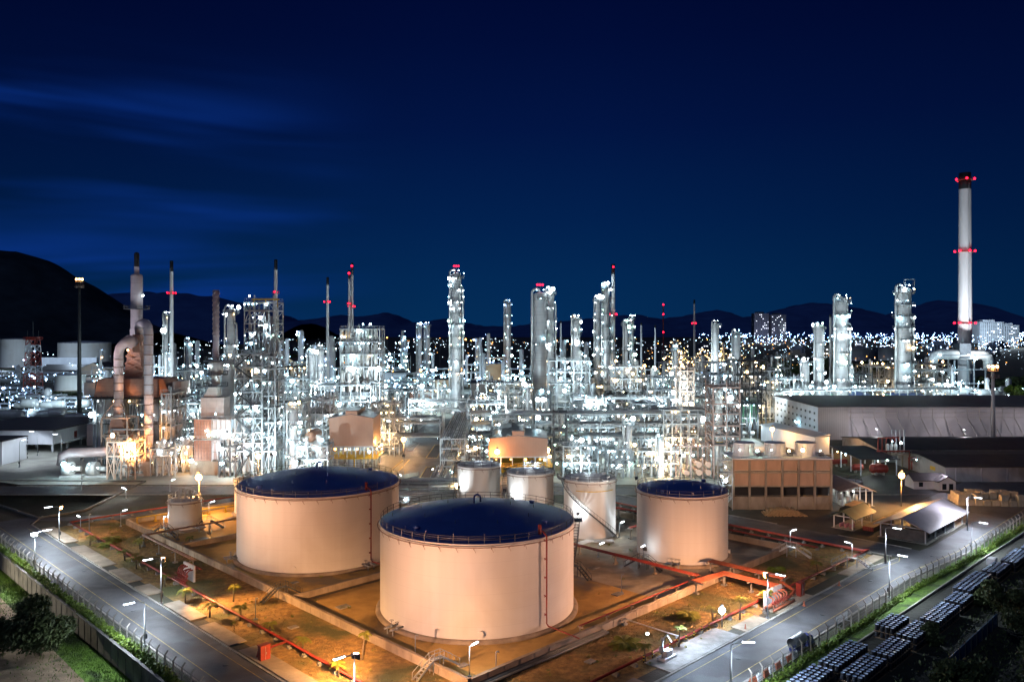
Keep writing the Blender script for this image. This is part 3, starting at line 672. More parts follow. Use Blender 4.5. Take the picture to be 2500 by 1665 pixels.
# ------------------------------------------------------------------ pipes of the tank farm
def pline(name, label, pts, r, m, sup=None, feet=True, cat='pipe', n=8, gap=4.2, para=1, dy=.42):
    T = thing(name, label, cat, pts[0]); a = pts[0]
    for k in range(para):
        P = []
        for i, p in enumerate(pts):
            d = (pts[min(i+1,len(pts)-1)]-pts[max(i-1,0)]); s = Vector((-d.y,d.x,0))
            if s.length > 0: s.normalize()
            P.append(p-a+s*dy*(k-(para-1)/2))
        MB().tube(P, r, n).build('pipe', M[m], T)
    if sup:
        w = max(.5, para*dy/2+.3); cache = {}
        for p, q in zip(pts, pts[1:]):
            if abs(p.z-q.z) > .5: continue
            L = (q-p).length; k = max(1, int(L/gap)); d = (q-p).normalized(); s = Vector((-d.y,d.x,0))
            for i in range(k+1):
                c = p.lerp(q, (i+.02)/(k+.04))-a; key = round(p.z,1)
                if key not in cache:
                    sb = MB(); H = p.z; sb.bar((0,0,0),(0,0,H-r-.1),.22); sb.bar((-w,0,H-r-.11),(w,0,H-r-.11),.22); sb.bar((-.45,0,.15),(.45,0,.15),.6,.3); cache[key] = sb.mesh('pipe_support', M['kerb' if sup == 1 else sup])
                put(cache[key], 'pipe_support', T, (c.x,c.y,-a.z), math.atan2(s.y,s.x))
    return T
def U3(*tr): return [UV(*t) for t in tr]
pline('fire_main', 'long red fire main on concrete blocks along the left road', U3((-10,-9,.75),(-10,134,.75),(14,134,.75),(66,134,.75)), .2, 'red', 1)
pline('fire_main', 'long red fire main running along the right road', U3((-9,-11.2,.75),(60,-11.6,.75),(103,-12.8,.75),(100.5,-12.4,.95),(100.5,60,.95)), .2, 'red', 1)
pline('branch_pipe', 'short bent red branch pipe reaching the left road kerb', U3((-10,30,.75),(-15.2,29,.9),(-15.4,28.8,.15)), .17, 'red')
pline('twin_pipe', 'pair of dark red pipes on T supports near the small left tank', U3((-4.5,76,2.5),(-4.5,102,2.5),(40,102,2.5)), .13, 'rust', 1, para=2, gap=7)
pline('foam_line', 'thin red pipe on tan posts beside the front bund wall', U3((24,1.1,1.75),(57.5,1.1,1.75),(58.5,3,1.9)), .12, 'red', 'concrete', gap=6)
pline('pipe_bundle', 'bundle of dark red pipes between front tank and medium tank', U3((58.5,1.4,1.9),(58.5,40,1.9)), .12, 'red', 'concrete', para=3, gap=9, dy=.5)
pline('pipe_bundle', 'bundle of bright orange pipes crossing the right bund wall', U3((54,-.9,2.3),(62,-2,2.3),(62,-13,2.3)), .12, 'orange', 1, para=5, gap=4.5, dy=.52)
pline('pipe_bundle', 'second orange pipe bundle further right by the valve wall', U3((67,4,2.4),(67,-11.5,2.4)), .11, 'orange', 1, para=4, gap=5, dy=.55)
pline('header_pipe', 'thick orange header pipe in front of the right valve wall', U3((54,-14.4,.9),(63,-14.4,.9),(66,-13.8,.9),(66,-11,2.0)), .26, 'orange', 1, gap=3.4)
pline('wall_pipe', 'long tan pipe lying along the top of the right bund wall', U3((26,-.45,1.5),(56,-.45,1.5)), .1, 'concrete', para=2)
pline('wall_pipe', 'black pipe run along the outside of the right bund wall', U3((0,-.9,.35),(28,-.9,.35)), .22, 'steel_d', para=3, dy=.5)
pline('supply_pipe', 'pale pipes from the stile to the medium domed tank', U3((47,34,.7),(66,34,.7),(70,30,.7)), .17, 'pipe', para=4, dy=.5)
pline('supply_pipe', 'thin white pipe crossing the dark lawn to the loading apron', U3((33,-.6,1.0),(33,-11,1.0)), .09, 'pipe', 1, gap=9)
pline('hydrant_line', 'red pipe pair behind the medium tank by the cross road', U3((97.5,-4,.6),(97.5,55,.6)), .14, 'red', 1, para=2)
pline('pipe_loop', 'red pipe loops standing between slim tank and medium tank', U3((76,30,2.6),(90,30,2.6),(90,44,2.6),(78,46,2.6)), .15, 'red', 1, para=2)
pline('gas_line', 'yellow pipe railing beside the small left tank', U3((2,124,1.5),(40,118,1.5)), .1, 'yellow', 'yellow', para=2)
for k, (vv, lab) in enumerate([(28,'long grey product pipes behind the front tank, lower bundle'),(42,'long grey product pipes behind the front tank, upper bundle')]):
    pline('product_pipes', lab, U3((47+k*2,60-k*2,.9),(76,62+vv*.3,.9)), .2, 'pipe_g', 1, para=6, dy=.6)
for i, (px, py, lab) in enumerate([(1000,1240,'grey pipe bridge left of the farthest pale tank'),(1050,1205,'grey pipe bridge nearest the parking yard')]):
    p = G(px, py); rack(lab, (p.x-12,p.y), (p.x+12,p.y), 5, [2.2,3.8], 6, 6, 'pipe', 'white', 3, seed=60+i)
p = G(1075,1180); rack('grey pipe bridge leading under the farthest pale tank stair', (p.x,p.y-10), (p.x,p.y+14), 5, [1.6,3.0], 6, 6, 'pipe', 'white', 3, seed=66)

# valve stations with blast walls
def valve_station(label, u, v, L, m, ang, hor):
    T = thing('valve_station', label, 'valve station', UV(u,v), ang)
    MB().box(-L/2,L/2,-.18,.18,0,3.0).build('blast_wall', M['white_wall'], T)
    rn = random.Random(int(u*7+v))
    for i in range(6):
        x = -L/2+L*(i+.5)/6; s = rn.uniform(-.2,.2)
        MB().tube([(x,.9,2.3+s),(x,-.8,2.3+s),(x,-1.3,2.0),(x,-1.3,.5),(x,-2.1,.5)], .13, 8).build('pipe', M[m], T)
        v_ = MB(); v_.ball((x,-1.3,1.3), .28); v_.bar((x,-1.3,1.3),(x,-1.9,1.3),.08); v_.lathe([(.24,-.03),(.28,0),(.24,.03)], 10, (x,-1.9,1.3)); v_.build('valve', M['red'], T)
    MB().tube([(-L/2-.8,-2.1,.5),(L/2+.8,-2.1,.5)], .2, 8).build('header', M[m], T)
    MB().tube([(-L/2-.8,1.1,2.3),(L/2+.4,1.1,2.3)], .16, 8).build('header', M[m], T)
    return T
valve_station('white blast wall with red valves beside the left road pipe', -7, 72, 4.6, 'red', math.radians(135)+PI, 0)
valve_station('white blast wall with orange valves beside the right road', 58.5, -13.4, 6.0, 'orange', math.radians(45), 0)

# crossover stiles (small stair bridges)
def stile(label, c, ang, m='steel_d', L=2.0, h=1.9):
    T = thing('crossover_stair', label, 'stair', c, ang)
    a = MB(); stairs(a, (-L-1.9,0,0), (-L/2,0,h), .9); a.build('stair_flight', M[m], T)
    a = MB(); stairs(a, (L+1.9,0,0), (L/2,0,h), .9); a.build('stair_flight', M[m], T)
    d = MB(); d.box(-L/2,L/2,-.45,.45,h,h+.08); railing(d, [(-L/2,-.45,h),(L/2,-.45,h)], 1, 1, .06); railing(d, [(-L/2,.45,h),(L/2,.45,h)], 1, 1, .06)
    for x in (-L/2+.1, L/2-.1): d.bar((x,-.4,0),(x,-.4,h),.1); d.bar((x,.4,0),(x,.4,h),.1)
    d.build('landing', M[m], T); return T
stile('black stile over pipes left of the medium domed tank', G(1570,1388), math.radians(-30))
stile('black stile over the red main by the right road lamp', G(2080,1385), math.radians(-32), 'steel')
stile('dark stile over the left bund wall near the dividing wall', UV(.2,50), math.radians(45))
stile('dark stile over pipes near the small left tank', G(398,1308), math.radians(-18))
stile('stile over the bund corner at the bottom of the photo', UV(.2,7), math.radians(45), 'steel')
stile('black stile with long flight on the right side of the front tank', G(1405,1405), math.radians(-50))
stile('dark stile over pipes behind the small left tank', G(505,1290), math.radians(12))
stile('white stile at the right end of the medium tank bund', G(1932,1358), math.radians(-20), 'steel')

# ------------------------------------------------------------------ street lamps, posts and floods
def lamp_post(label, base, h, ang, arm=1.7, k='street', flood=None, group=None, sc=1.0, name='street_lamp', head=1.5):
    T = thing(name, label, 'street lamp', base, ang, group)
    p = MB(); p.tube([(0,0,0),(0,0,h-.3)], .13*sc, 8, r2=.075*sc); p.box(-.22,.22,-.22,.22,0,.35); p.build('pole', M['steel'], T)
    if arm: MB().tube([(0,0,h-.35),(arm*.3,0,h-.12),(arm,0,h)], .055*sc, 6).build('arm', M['steel'], T)
    hd = MB(); x0 = arm-.2; hd.box(x0,x0+head*sc,-.17*sc,.17*sc,h-.02,h+.10); hd.build('lamp_housing', M['em_'+k], T)
    hd = MB(); hd.box(x0+.05,x0+head*sc-.05,-.1,.1,h+.101,h+.15); hd.build('lamp_cover', M['white_wall'], T)
    bx = MB(); bx.box(-.3,-.13,-.2,.2,1.2,1.9); bx.build('switch_box', M['steel_d'], T)
    if flood:
        for i, (az, el) in enumerate(flood): floodlight(T, (0.0,0,h-.6-.0*i), az-ang, el)
    return T
SPOTS = []
def floodlight(T, loc, az, el, k='sodium'):
    """box flood: dark body, glowing face towards azimuth az"""
    d = Vector((math.cos(az)*math.cos(el), math.sin(az)*math.cos(el), math.sin(el))); s = Vector((-math.sin(az), math.cos(az), 0)); c = Vector(loc)+d*.35; u = d.cross(s)
    b = MB(); b.hexa([c-s*.3-u*.25-d*.2, c+s*.3-u*.25-d*.2, c+s*.3+u*.25-d*.2, c-s*.3+u*.25-d*.2, c-s*.42-u*.36+d*.2, c+s*.42-u*.36+d*.2, c+s*.42+u*.36+d*.2, c-s*.42+u*.36+d*.2]); b.bar(loc, c, .1)
    o = b.build('floodlight', M['steel_d'], T); f = MB(); e = c+d*.215; f.poly([e-s*.38-u*.32, e+s*.38-u*.32, e+s*.38+u*.32, e-s*.38+u*.32]); f.build('lens', M['em_'+k], o)
    return o
A45, A135 = math.radians(45), math.radians(135)
toR = math.radians(225)          # from the farm side over the left road (towards -u)
LP = [('street lamp at the left hedge, nearest the bottom, over the left road', UV(-25.2,45), 7.0, A45+PI, None),
      ('street lamp with orange floods beside the left white blast wall', UV(-16.2,61.9), 8.2, A45+PI, 1),
      ('bright street lamp with white flood at the far end of the left hedge', UV(-26.0,100.3), 7.3, A45, 2),
      ('street lamp with orange side flood at the far left road corner', UV(-16.0,120.6), 7.8, A45+PI, 3),
      ('street lamp with orange floods at the bottom centre by the lawn', UV(-14.2,5.7), 7.2, A45+PI, 1),
      ('street lamp with orange flood beside the right white blast wall', UV(51.8,-15.9), 7.7, -A45, 4),
      ('street lamp inside the right road fence, beside the red hydrant cabinet', UV(76.3,-26.4), 8.0, -A45+PI*0, None),
      ('tall street lamp at the corner below the big open shed', UV(97.3,-18.2), 7.6, -A45, None),
      ('street lamp by the fence on the right, in front of the big shed end', UV(119.2,-28.0), 6.6, -A45, None),
      ('farthest street lamp on the right, behind the big shed end', UV(139,-21.8), 8.0, -A45, None),
      ('street lamp at the bottom right with its base below the picture edge', UV(22.3,-26.0), 7.2, 0, None)]
for lab, b, h, ang, fl in LP:
    T = lamp_post(lab, b, h, ang)
    if fl in (1,):
        for az in (math.radians(38), math.radians(75), math.radians(100)): floodlight(T, (0,0,h-.5), az-ang, -.05)
    if fl == 2: 
        for az in (-PI/2, -.9): floodlight(T, (0,0,h-.2), az-ang, -.3, 'flood')
    if fl == 3: floodlight(T, (0,0,h-.3), -.35-ang, -.2)
    if fl == 4:
        for az in (math.radians(150), math.radians(190), math.radians(105)): floodlight(T, (0,0,h-.5), az-ang, -.1)
# small post lamps
def post_lamp(label, base, h, ang, group=None, lit='tube', arm=.5):
    T = thing('post_lamp', label, 'post lamp', base, ang, group); p = MB(); p.tube([(0,0,0),(0,0,h)], .07, 6); p.tube([(0,0,h),(arm,0,h+.12)], .05, 6); p.box(-.2,.2,-.2,.2,0,.25); p.build('pole', M['steel'], T)
    if lit: q = MB(); q.hexa([(arm-.1,-.13,h+.05),(arm+.9,-.13,h+.28),(arm+.9,.13,h+.28),(arm-.1,.13,h+.05),(arm-.1,-.13,h+.18),(arm+.9,-.13,h+.41),(arm+.9,.13,h+.41),(arm-.1,.13,h+.18)]); q.build('lamp_tube', M['em_'+lit], T)
    return T
PL = [((295,1285),3.6,'tilted post lamp on the lawn beside the tall leaning cycad',.6),((197,1296),3.2,'tilted post lamp beside the stair at the left fire main corner',2.6),((415,1200),3.2,'tilted post lamp just left of the orange lit mast on the left',.4),
      ((308,1216),2.6,'post lamp by the valves on the dark paved slope',2.9),((510,1262),3.6,'tilted post lamp between the small tank and the narrow tank',.5),((400,1290),2.8,'tilted post lamp near the stile left of the small tank',-.9),
      ((729,1163),3.2,'post lamp on the plant road behind the left dome, right one',.2),((633,1186),3.2,'post lamp on the plant road behind the left dome, left one',.2),((1146,1652),4.2,'tilted post lamp at the bund corner at the bottom of the photo',.6),
      ((1512,1312),3.2,'tilted post lamp between the slim tank and the medium tank',.6),((1562,1378),3.4,'tilted post lamp at the left foot of the medium tank',.6),((1568,1172),3.6,'tilted post lamp on the road behind the medium tank, right one',.6),
      ((1503,1172),3.6,'tilted post lamp on the road behind the medium tank, left one',.9),((1929,1334),3.4,'post lamp on the bund corner right of the medium tank',.1),((2080,1362),3.0,'post lamp above the stile by the right fire main',2.9),
      ((980,1190),3.4,'post lamp beside the pipe bridge behind the front tank, near the parking bays',2.0),((1055,1180),4.0,'post lamp next to the farthest pale tank stair',1.5),((1460,1360),2.6,'post lamp on the pale bund floor in front of the slim tank',.4)]
for (px, py), h, lab, ang in PL: post_lamp(lab, G(px,py), h, ang)
for (px, py), h, lab in [((218,1300),4.4,'bare grey bent post beside the left fire main corner'),((624,1512),3.6,'bare bent post on the lawn beside the left bund wall'),((1014,1606),3.4,'white bare post on the bund floor in front of the largest tank'),((1517,1447),3.4,'white bare post on the bund floor right of the largest tank'),((1211,1645),3.2,'grey post with cross head at the bottom bund corner'),((1470,1180),6.0,'tall bare dark pole on the paving behind the slim tank')]:
    T = thing('bare_post', lab, 'post', G(px,py)); p = MB(); p.tube([(0,0,0),(0,0,h-.25),(.08,0,h-.05),(.3,0,h),(.42,0,h-.2)], .08, 6); p.box(-.3,.3,-.3,.3,0,.2); p.build('pole', M['pipe_g'], T)

# dark strips painting the wall's shade along the inside of the bund walls, covers, slabs and weeds
M['wall_shade'] = mat('painted_wall_shade', (.06,.05,.035), (.03,.025,.018), .3, scale=.8, c3=(.2,.13,.06), s3=.4, p3=(.56,.66))
for P in (((.25,.3),(1.5,.3),(1.5,46.6),(.25,46.6)),((.25,47.4),(1.5,47.4),(1.5,93.6),(.25,93.6)),((1.6,.25),(57,.25),(57,1.1),(1.6,1.1)),((1.6,45.6),(44,45.6),(44,46.7),(1.6,46.7))): sheet('wall_shade_strip', uvp(*P), .020, 'wall_shade')
def slab(label, u, v, a, b, h, m='kerb', ang=A45): T = MB(); T.box(-a/2,a/2,-b/2,b/2,0,h); tag(put(T.mesh('cover_slab', M[m]),'cover_slab',None,UV(u,v,.02),ang),label,'slab')
for l,u,v,a,b in (('pale square concrete slab on the orange ground left of the largest tank',5.4,38.4,2.2,1.6),('concrete drain cover near the bund corner at the bottom of the photo',4.2,6.0,1.4,1.0),('concrete drain cover in front of the big left domed tank',6.2,56,1.3,1.0),('concrete slab right of the largest tank near the red pipe riser',44,9,2.0,1.4),('concrete slab on the pale floor between largest and medium tank',53,22,2.4,1.6),('concrete cover on the lawn outside the left bund wall',-5.5,36,1.5,1.2),('concrete cover on the dark lawn by the right bund wall',18,-6,1.5,1.2)): slab(l,u,v,a,b,.14)
mh = MB(); mh.lathe([(.42,0),(.42,.02),(.01,.025)],16); mhm = mh.mesh('manhole_cover',M['steel_d'])
for i,(u,v) in enumerate(((-19.6,30),(-20.8,62),(-19.4,92),(-20.5,118),(34,-20.5),(60,-21.5),(84,-20.2),(110,-23))): tag(put(mhm,'manhole_cover',None,UV(u,v,.036)),'round dark manhole cover set in the perimeter road','manhole cover','manhole covers of the perimeter road')
wd = MB(); rn = random.Random(88)
for i in range(210):
    k = rn.random()
    if k < .45: u, v = rn.uniform(-13,-1), rn.uniform(-8,128)
    elif k < .75: u, v = rn.uniform(2,98), rn.uniform(-13,-1)
    else: u, v = rn.uniform(1.5,90), rn.uniform(1.5,120)
    c = UV(u,v,.05); R_ = rn.uniform(.12,.42)
    for j in range(rn.randint(8,26)):
        a = rn.uniform(0,6.28); d = Vector((math.cos(a),math.sin(a),rn.uniform(.4,1.6))).normalized(); s_ = Vector((-d.y,d.x,0)); b0 = c+Vector((rn.gauss(0,R_*.4),rn.gauss(0,R_*.4),0)); L_ = R_*rn.uniform(.8,1.6); wd.poly([b0-s_*.03,b0+s_*.03,b0+d*L_*.6+s_*.06,b0+d*L_,b0+d*L_*.6-s_*.06])
stuff(wd.build('weeds', M['leaf_y']),'weeds growing on the ground around the bund walls','weeds')
# ================================================================== PROCESS AREA
def cyl(mb, x, y, z0, z1, r, n=24): mb.lathe([(.01,z0),(r,z0),(r,z1),(.01,z1)], n, (x,y,0)); return mb
# ---- furnace with the two cladded radiant cells (left)
T = thing('furnace', 'large twin cell furnace with looping cladded ducts, lit orange, on the left', 'furnace', (-134,284,0)); fx, fy = -134.0, 284.0
def PX(px, Y): return XX(px, Y)-fx
for k, (px, r) in enumerate(((278,6.3),(385,6.6))):
    b = MB(); b.lathe([(r,1.6),(r,22.6),(.1,22.9)], 40, (PX(px,287),3,0)); b.build('radiant_cell', M['casing'], T)
    g = MB()
    for i in range(12):
        a = 2*PI*i/12; g.bar((PX(px,287)+(r+.15)*math.cos(a),3+(r+.15)*math.sin(a),0), (PX(px,287)+(r+.15)*math.cos(a),3+(r+.15)*math.sin(a),22.6), .35)
    g.build('buckstay', M['steel'], T)
    for z in (14,):
        g = MB(); g.deck(r+.1, r+1.6, z, PI*.95, 2*PI*1.02, .15, 26, (PX(px,287),3)); ring_rail(g, r+1.55, z+.15, PI*.95, 2*PI*1.02, 1.1, .09, 18, (PX(px,287),3)); g.build('platform', M['steel_d'], T)
    for i in range(4):
        a = -PI/2+(i-1.5)*.55; lamp(T, (PX(px,287)+(r+1.2)*math.cos(a), 3+(r+1.2)*math.sin(a), 17.4), 'white', 1.5)
b = MB(); x0, x1 = PX(236,283), PX(424,283)
b.hexa([(x0,-3,23.4),(x1,-3,23.4),(x1,9,23.4),(x0,9,23.4),(x0+1.5,-3,30),(x1-3,-3,30),(x1-3,9,30),(x0+1.5,9,30)]); b.build('convection_box', M['brick'], T)
MB().box(x0-4,x0-.1,-2,6,24,28.5).build('header_box', M['casing'], T); MB().box(x1+.1,x1+3,-2,6,24,29).build('header_box', M['casing'], T)
b = MB(); b.box(x0-4,x1+4,-5,9,22.95,23.2); railing(b, [(x0-4,-5,23.2),(x1+4,-5,23.2)], 1.1, 2, .09); b.build('platform', M['steel_d'], T)
for i in range(5): lamp(T, (x0+(x1-x0)*(i+.5)/5, -5.3, 22.3), 'warm' if i in (1,2) else 'white', .8)
st = MB(); sx = PX(334,288); st.hexa([(sx-3.4,1,30),(sx+3.4,1,30),(sx+3.4,7,30),(sx-3.4,7,30),(sx-2,2,40.5),(sx+2,2,40.5),(sx+2,6,40.5),(sx-2,6,40.5)])
for i in range(4): st.bar((sx-3.4+i*.3,.85,30+i*2.6),(sx+3.4-i*.3-.3,.85,32.6+i*2.6),.3); st.bar((sx+3.4-i*.3,.8,30+i*2.6),(sx-3.4+i*.3+.3,.8,32.6+i*2.6),.3)
st.build('stack_base', M['brick'], T)
s = MB(); s.lathe([(2.3,40.4),(2.3,47),(2.05,48),(2.0,66.6),(1.7,67.2),(.85,67.4),(.85,70)], 24, (sx,4,0)); s.build('stack', M['stack_band'], T)
s = MB(); s.lathe([(.86,70),(.9,74.6),(.5,75.2)], 12, (sx,4,0)); s.build('stack_tip', M['stack_dark'], T)
s = MB(); s.deck(2.1,4.4,54.6,0,2*PI,.2,20,(sx,4)); ring_rail(s,4.3,54.8,0,2*PI,1.1,.1,16,(sx,4)); s.build('stack_gallery', M['steel_d'], T)
lamp(T, (sx+3.4,1.5,59.5), 'white', 2.2); lamp(T, (sx-1.5,.5,40), 'cool', 1)
d = MB(); lx = PX(290,274); ym = -10; R_ = 1.55
bx = PX(333,280)
d.tube([(lx,ym,17.5),(lx,ym,39.2),(lx+.5,ym,41.2),(lx+1.9,ym,42.7),(lx+3.6,ym,43.2),(bx+.5,ym+5,43.2)], R_, 20); d.build('flue_duct', M['duct'], T)
d = MB(); d.box(bx,bx+2.6,-7,-1,39.5,45.6); d.build('duct_plenum', M['brick'], T)
d = MB(); rx = PX(363,272); d.tube([(rx,-12,5.5),(rx,-12,46.4),(rx-.4,-11.6,48.2),(rx-1.6,-10.5,49.4),(rx-3.0,-9,49.6),(bx+1.4,-5,48.8),(bx+1.3,-4,45.2)], 1.5, 20); d.build('flue_duct', M['stack_band'], T)
for k in range(8): z = 18+2.7*k; MB().lathe([(R_,z),(R_+.16,z),(R_+.16,z+.3),(R_,z+.3)], 20, (lx,ym,0)).build('duct_flange', M['rust'], T)
for k in range(12): z = 8+3.4*k; MB().lathe([(1.5,z),(1.66,z),(1.66,z+.3),(1.5,z+.3)], 20, (rx,-12,0)).build('duct_flange', M['rust'], T)
d = MB(); d.lathe([(2.4,1),(2.4,4.5),(1.5,6.5),(1.5,7)], 20, (rx,-12,0)); d.build('duct_base', M['duct'], T)
d = MB(); bx0, bx1 = PX(256,270), PX(318,270)
for x in (bx0,bx1):
    for y in (-16,-8): d.bar((x,y,0),(x,y,17.6),.45)
for z in (5.2,11.8,17.5):
    for y in (-16,-8): d.bar((bx0,y,z),(bx1,y,z),.4)
    for x in (bx0,bx1): d.bar((x,-16,z),(x,-8,z),.4)
for a, b_ in ((0,5.2),(5.2,11.8)): d.bar((bx0,-16,a),(bx1,-16,b_),.3); d.bar((bx1,-16,a),(bx0,-16,b_),.3)
for s_ in (bx0,bx1): d.bar((s_,-16,17.5),(lx+(1.5 if s_>lx else -1.5),-11,22),.3)
d.build('duct_frame', M['tan'], T)
d = MB(); d.hexa([(bx0+1,-14.5,6),(bx1-1.5,-14.5,6),(bx1-1.5,-9,6),(bx0+1,-9,6),(bx0+1,-14.5,11.2),(bx1-1.5,-14.5,11.2),(bx1-1.5,-9,11.2),(bx0+1,-9,11.2)])
d.hexa([(bx0+1,-14.4,11.3),(bx1-1.5,-14.4,11.3),(bx1-1.5,-9,11.3),(bx0+1,-9,11.3),(lx-1.7,-11.7,17),(lx+1.7,-11.7,17),(lx+1.7,-8.5,17),(lx-1.7,-8.5,17)]); d.build('air_preheater', M['brick'], T)
d = MB(); fx0 = PX(150,258); d.tube([(fx0,-26,3.5),(fx0+.6,-26,6.6),(fx0+3,-26,7.6),(fx0+14,-26,7.8),(PX(300,262),-20,8.6)], 1.5, 12); d.build('fan_duct', M['duct'], T)
for i, px in enumerate((165,226)):
    q = PX(px,256); d = MB(); d.tube([(q-1.3,-27.5,2.6),(q+1.3,-27.5,2.6)], 2.3, 20); d.tube([(q+1.3,-27.5,2.6),(q+4.2,-27.5,2.6)], .8, 12); d.box(q-2,q+5,-29,-26,0,.6); d.build('blower', M['vessel'], T); lamp(T, (q+.5,-31,4.8), 'white', 1.3); lamp(T, (q+3,-30.5,3.5), 'white', 1.1)
d = MB(); q = PX(328,262); d.capsule((q,-24,2.9),(q,-16,2.9),2.4,16); d.box(q-2.6,q+2.6,-25,-17,0,1.2); d.build('burner_drum', M['tan'], T)
d = MB(); q = PX(358,260); d.box(q-2,q+2,-26,-20,0,4.6); railing(d,[(q-2.6,-26.4,0),(q+2.6,-26.4,0)],2.6,1.2,.12); railing(d,[(q-2.6,-26.4,2.6),(q+2.6,-26.4,2.6)],1.2,1.2,.1); d.build('burner_skid', M['tan'], T)
rn = random.Random(5)
for i in range(14):
    pts = rand_pipe(rn, 44, 26, 14, .2); 
    if len(pts) > 1: MB().tube([p+Vector((6,-6,0)) for p in pts], rn.choice((.12,.18,.25)), 6).build('pipe', M['pipe'], T)
lamp(T, (PX(400,266),-18,4.5), 'white', 2.6); lamp(T, (PX(308,258),-27,6), 'white', 1.2); lamp(T, (PX(240,270),-14,6.5), 'white', 2); lamp(T, (PX(372,256),-28,4.6), 'white', 1.1)

# ---- box heater with terracotta front (second furnace)
hx, hy = XX(505,262), 264.0
T = thing('box_heater', 'terracotta fronted box heater with white side lattice, carrying the lilac straked stack', 'furnace', (hx,hy,0))
b = MB(); b.prism([(-4.6,-4.5),(4.8,-4.5),(5.2,6),(-5,6)], .01, 4.5); b.build('pedestal', M['concrete'], T)
b = MB(); b.box(-3.4,2.4,-4,5.5,4.55,18); b.build('firebox', M['brick'], T)
b = MB()
for i in range(5): x = 2.5+i*1.55; b.bar((x,-4.2,4.5),(x,-4.2,18.2),.22)
for z in (5,7.5,10.5,12,15,18): b.bar((2.4,-4.2,z),(9,-4.2,z),.2)
for z in (11.5,18.2): b.box(-4.6,9.4,-5.6,-3.9,z,z+.14); railing(b,[(-4.6,-5.6,z+.14),(9.4,-5.6,z+.14)],1.1,1.6,.1)
b.build('access_lattice', M['steel'], T)
b = MB(); b.box(2.6,8.6,-3.8,5,5,17.8); b.build('side_casing', M['white_wall'], T)
for i in range(6):
    g = MB(); x = -2.9+i*.95; g.bar((x,-4.1,5),(x,-4.1,17.6),.16); g.build('buckstay', M['rust'], T)
b = MB(); b.box(-2,5.6,-2,4,18.5,25); b.build('convection_box', M['casing'], T)
b = MB(); b.hexa([(-1.6,-1,25.1),(3,-1,25.1),(3,3,25.1),(-1.6,3,25.1),(.6,-.6,29),(2.9,-.6,29),(2.9,2.6,29),(.6,2.6,29)]); b.lathe([(1.3,29),(1.3,31.5),(2.4,33),(2.4,36.4),(1.2,37)],16,(1.9,1,0)); b.build('flue', M['vessel'], T)
for z in (28.5,32.3,37): g = MB(); g.deck(1.4,3.9,z,0,2*PI,.2,16,(1.9,1)); ring_rail(g,3.8,z+.2,0,2*PI,1.1,.1,12,(1.9,1)); g.build('platform', M['steel_d'], T)
b = MB(); b.lathe([(1.05,37),(.98,60.5),(.8,60.5)],14,(1.9,1,0))
for k in range(3): b.tube([(1.9+1.1*math.cos(k*2.094+i*.5),1+1.1*math.sin(k*2.094+i*.5),45+15*i/40) for i in range(41)],.13,4)
b.build('straked_stack', M['stack_band'], T)
for p in ((1,-5,14.5),(1.8,-5.2,13.2),(-3,-7,5.2),(-1.5,-7,4.2),(6,-5,9),(4,-5,20),(.5,-1.8,35.5),(-4,-5,12.6),(8,-5.4,13)): lamp(T, p, 'white', 1.6)

# ---- open structures (px0, px1, front distance, depth, levels' image heights, bays, options)
def U(name, label, px0, px1, Y, d, ys, nx, cat='process structure', **kw):
    lv = sorted(max(3.2, ZZ(y, Y)) for y in ys); return unit(name, label, cat, XX(px0,Y), XX(px1,Y), Y, Y+d, lv, nx, **kw)
U('process_structure','tall open steel structure with zigzag diagonal braces, right of the box heater',574,640,258,10,(864,895,923,956,988,1019,1055,1080,1101),3,seed=1,nves=7,npipe=22,nlamp=34,stair=True,brace=.7,ls=1.15)
U('process_structure','upper half of the tallest open structure with a yellow top edge',597,668,270,11,(737,757,789,809,833,866,900,930,960,1000,1050),3,seed=2,nves=8,npipe=26,nlamp=44,brace=.55,ls=1.15,topv=False)
yb = thing('crane_beam','yellow crane beam along the top of the tallest open structure','crane beam',(XX(648,269),269.2,ZZ(733,269))); mb = MB(); mb.box(-4.6,4.6,-.3,.3,0,.5)
for x in (-4,0,4): mb.bar((x,0,-2.4),(x,0,0),.18)
mb.build('beam',M['yellow'],yb)
U('process_structure','narrow bright steel frame attached right of the zigzag structure',640,672,259,10,(870,900,930,965,995,1030,1065,1100),2,seed=3,nves=3,npipe=12,nlamp=16,brace=.5)
U('vessel_structure','wide structure crowded with vertical white vessels below two thin chimneys',831,927,326,12,(803,834,864,895,933),5,seed=4,nves=6,npipe=20,nlamp=46,brace=.15,deckp=.9,topv=True,ls=1.25)
vs = thing('vessel_bank','bank of tall white vertical vessels inside the wide vessel structure','vessels',(XX(880,331),330,0))
for i in range(9):
    x = -7+i*1.75; r = .62 if i % 2 else .85
    for z0, z1 in ((ZZ(931,331),ZZ(898,331)),(ZZ(893,331),ZZ(838,331)),(ZZ(832,331),ZZ(799,331))): MB().capsule((x,-2.4+(i%2)*.8,z0+1),(x,-2.4+(i%2)*.8,z1-1),r,10).build('vessel',M['vessel'],vs)
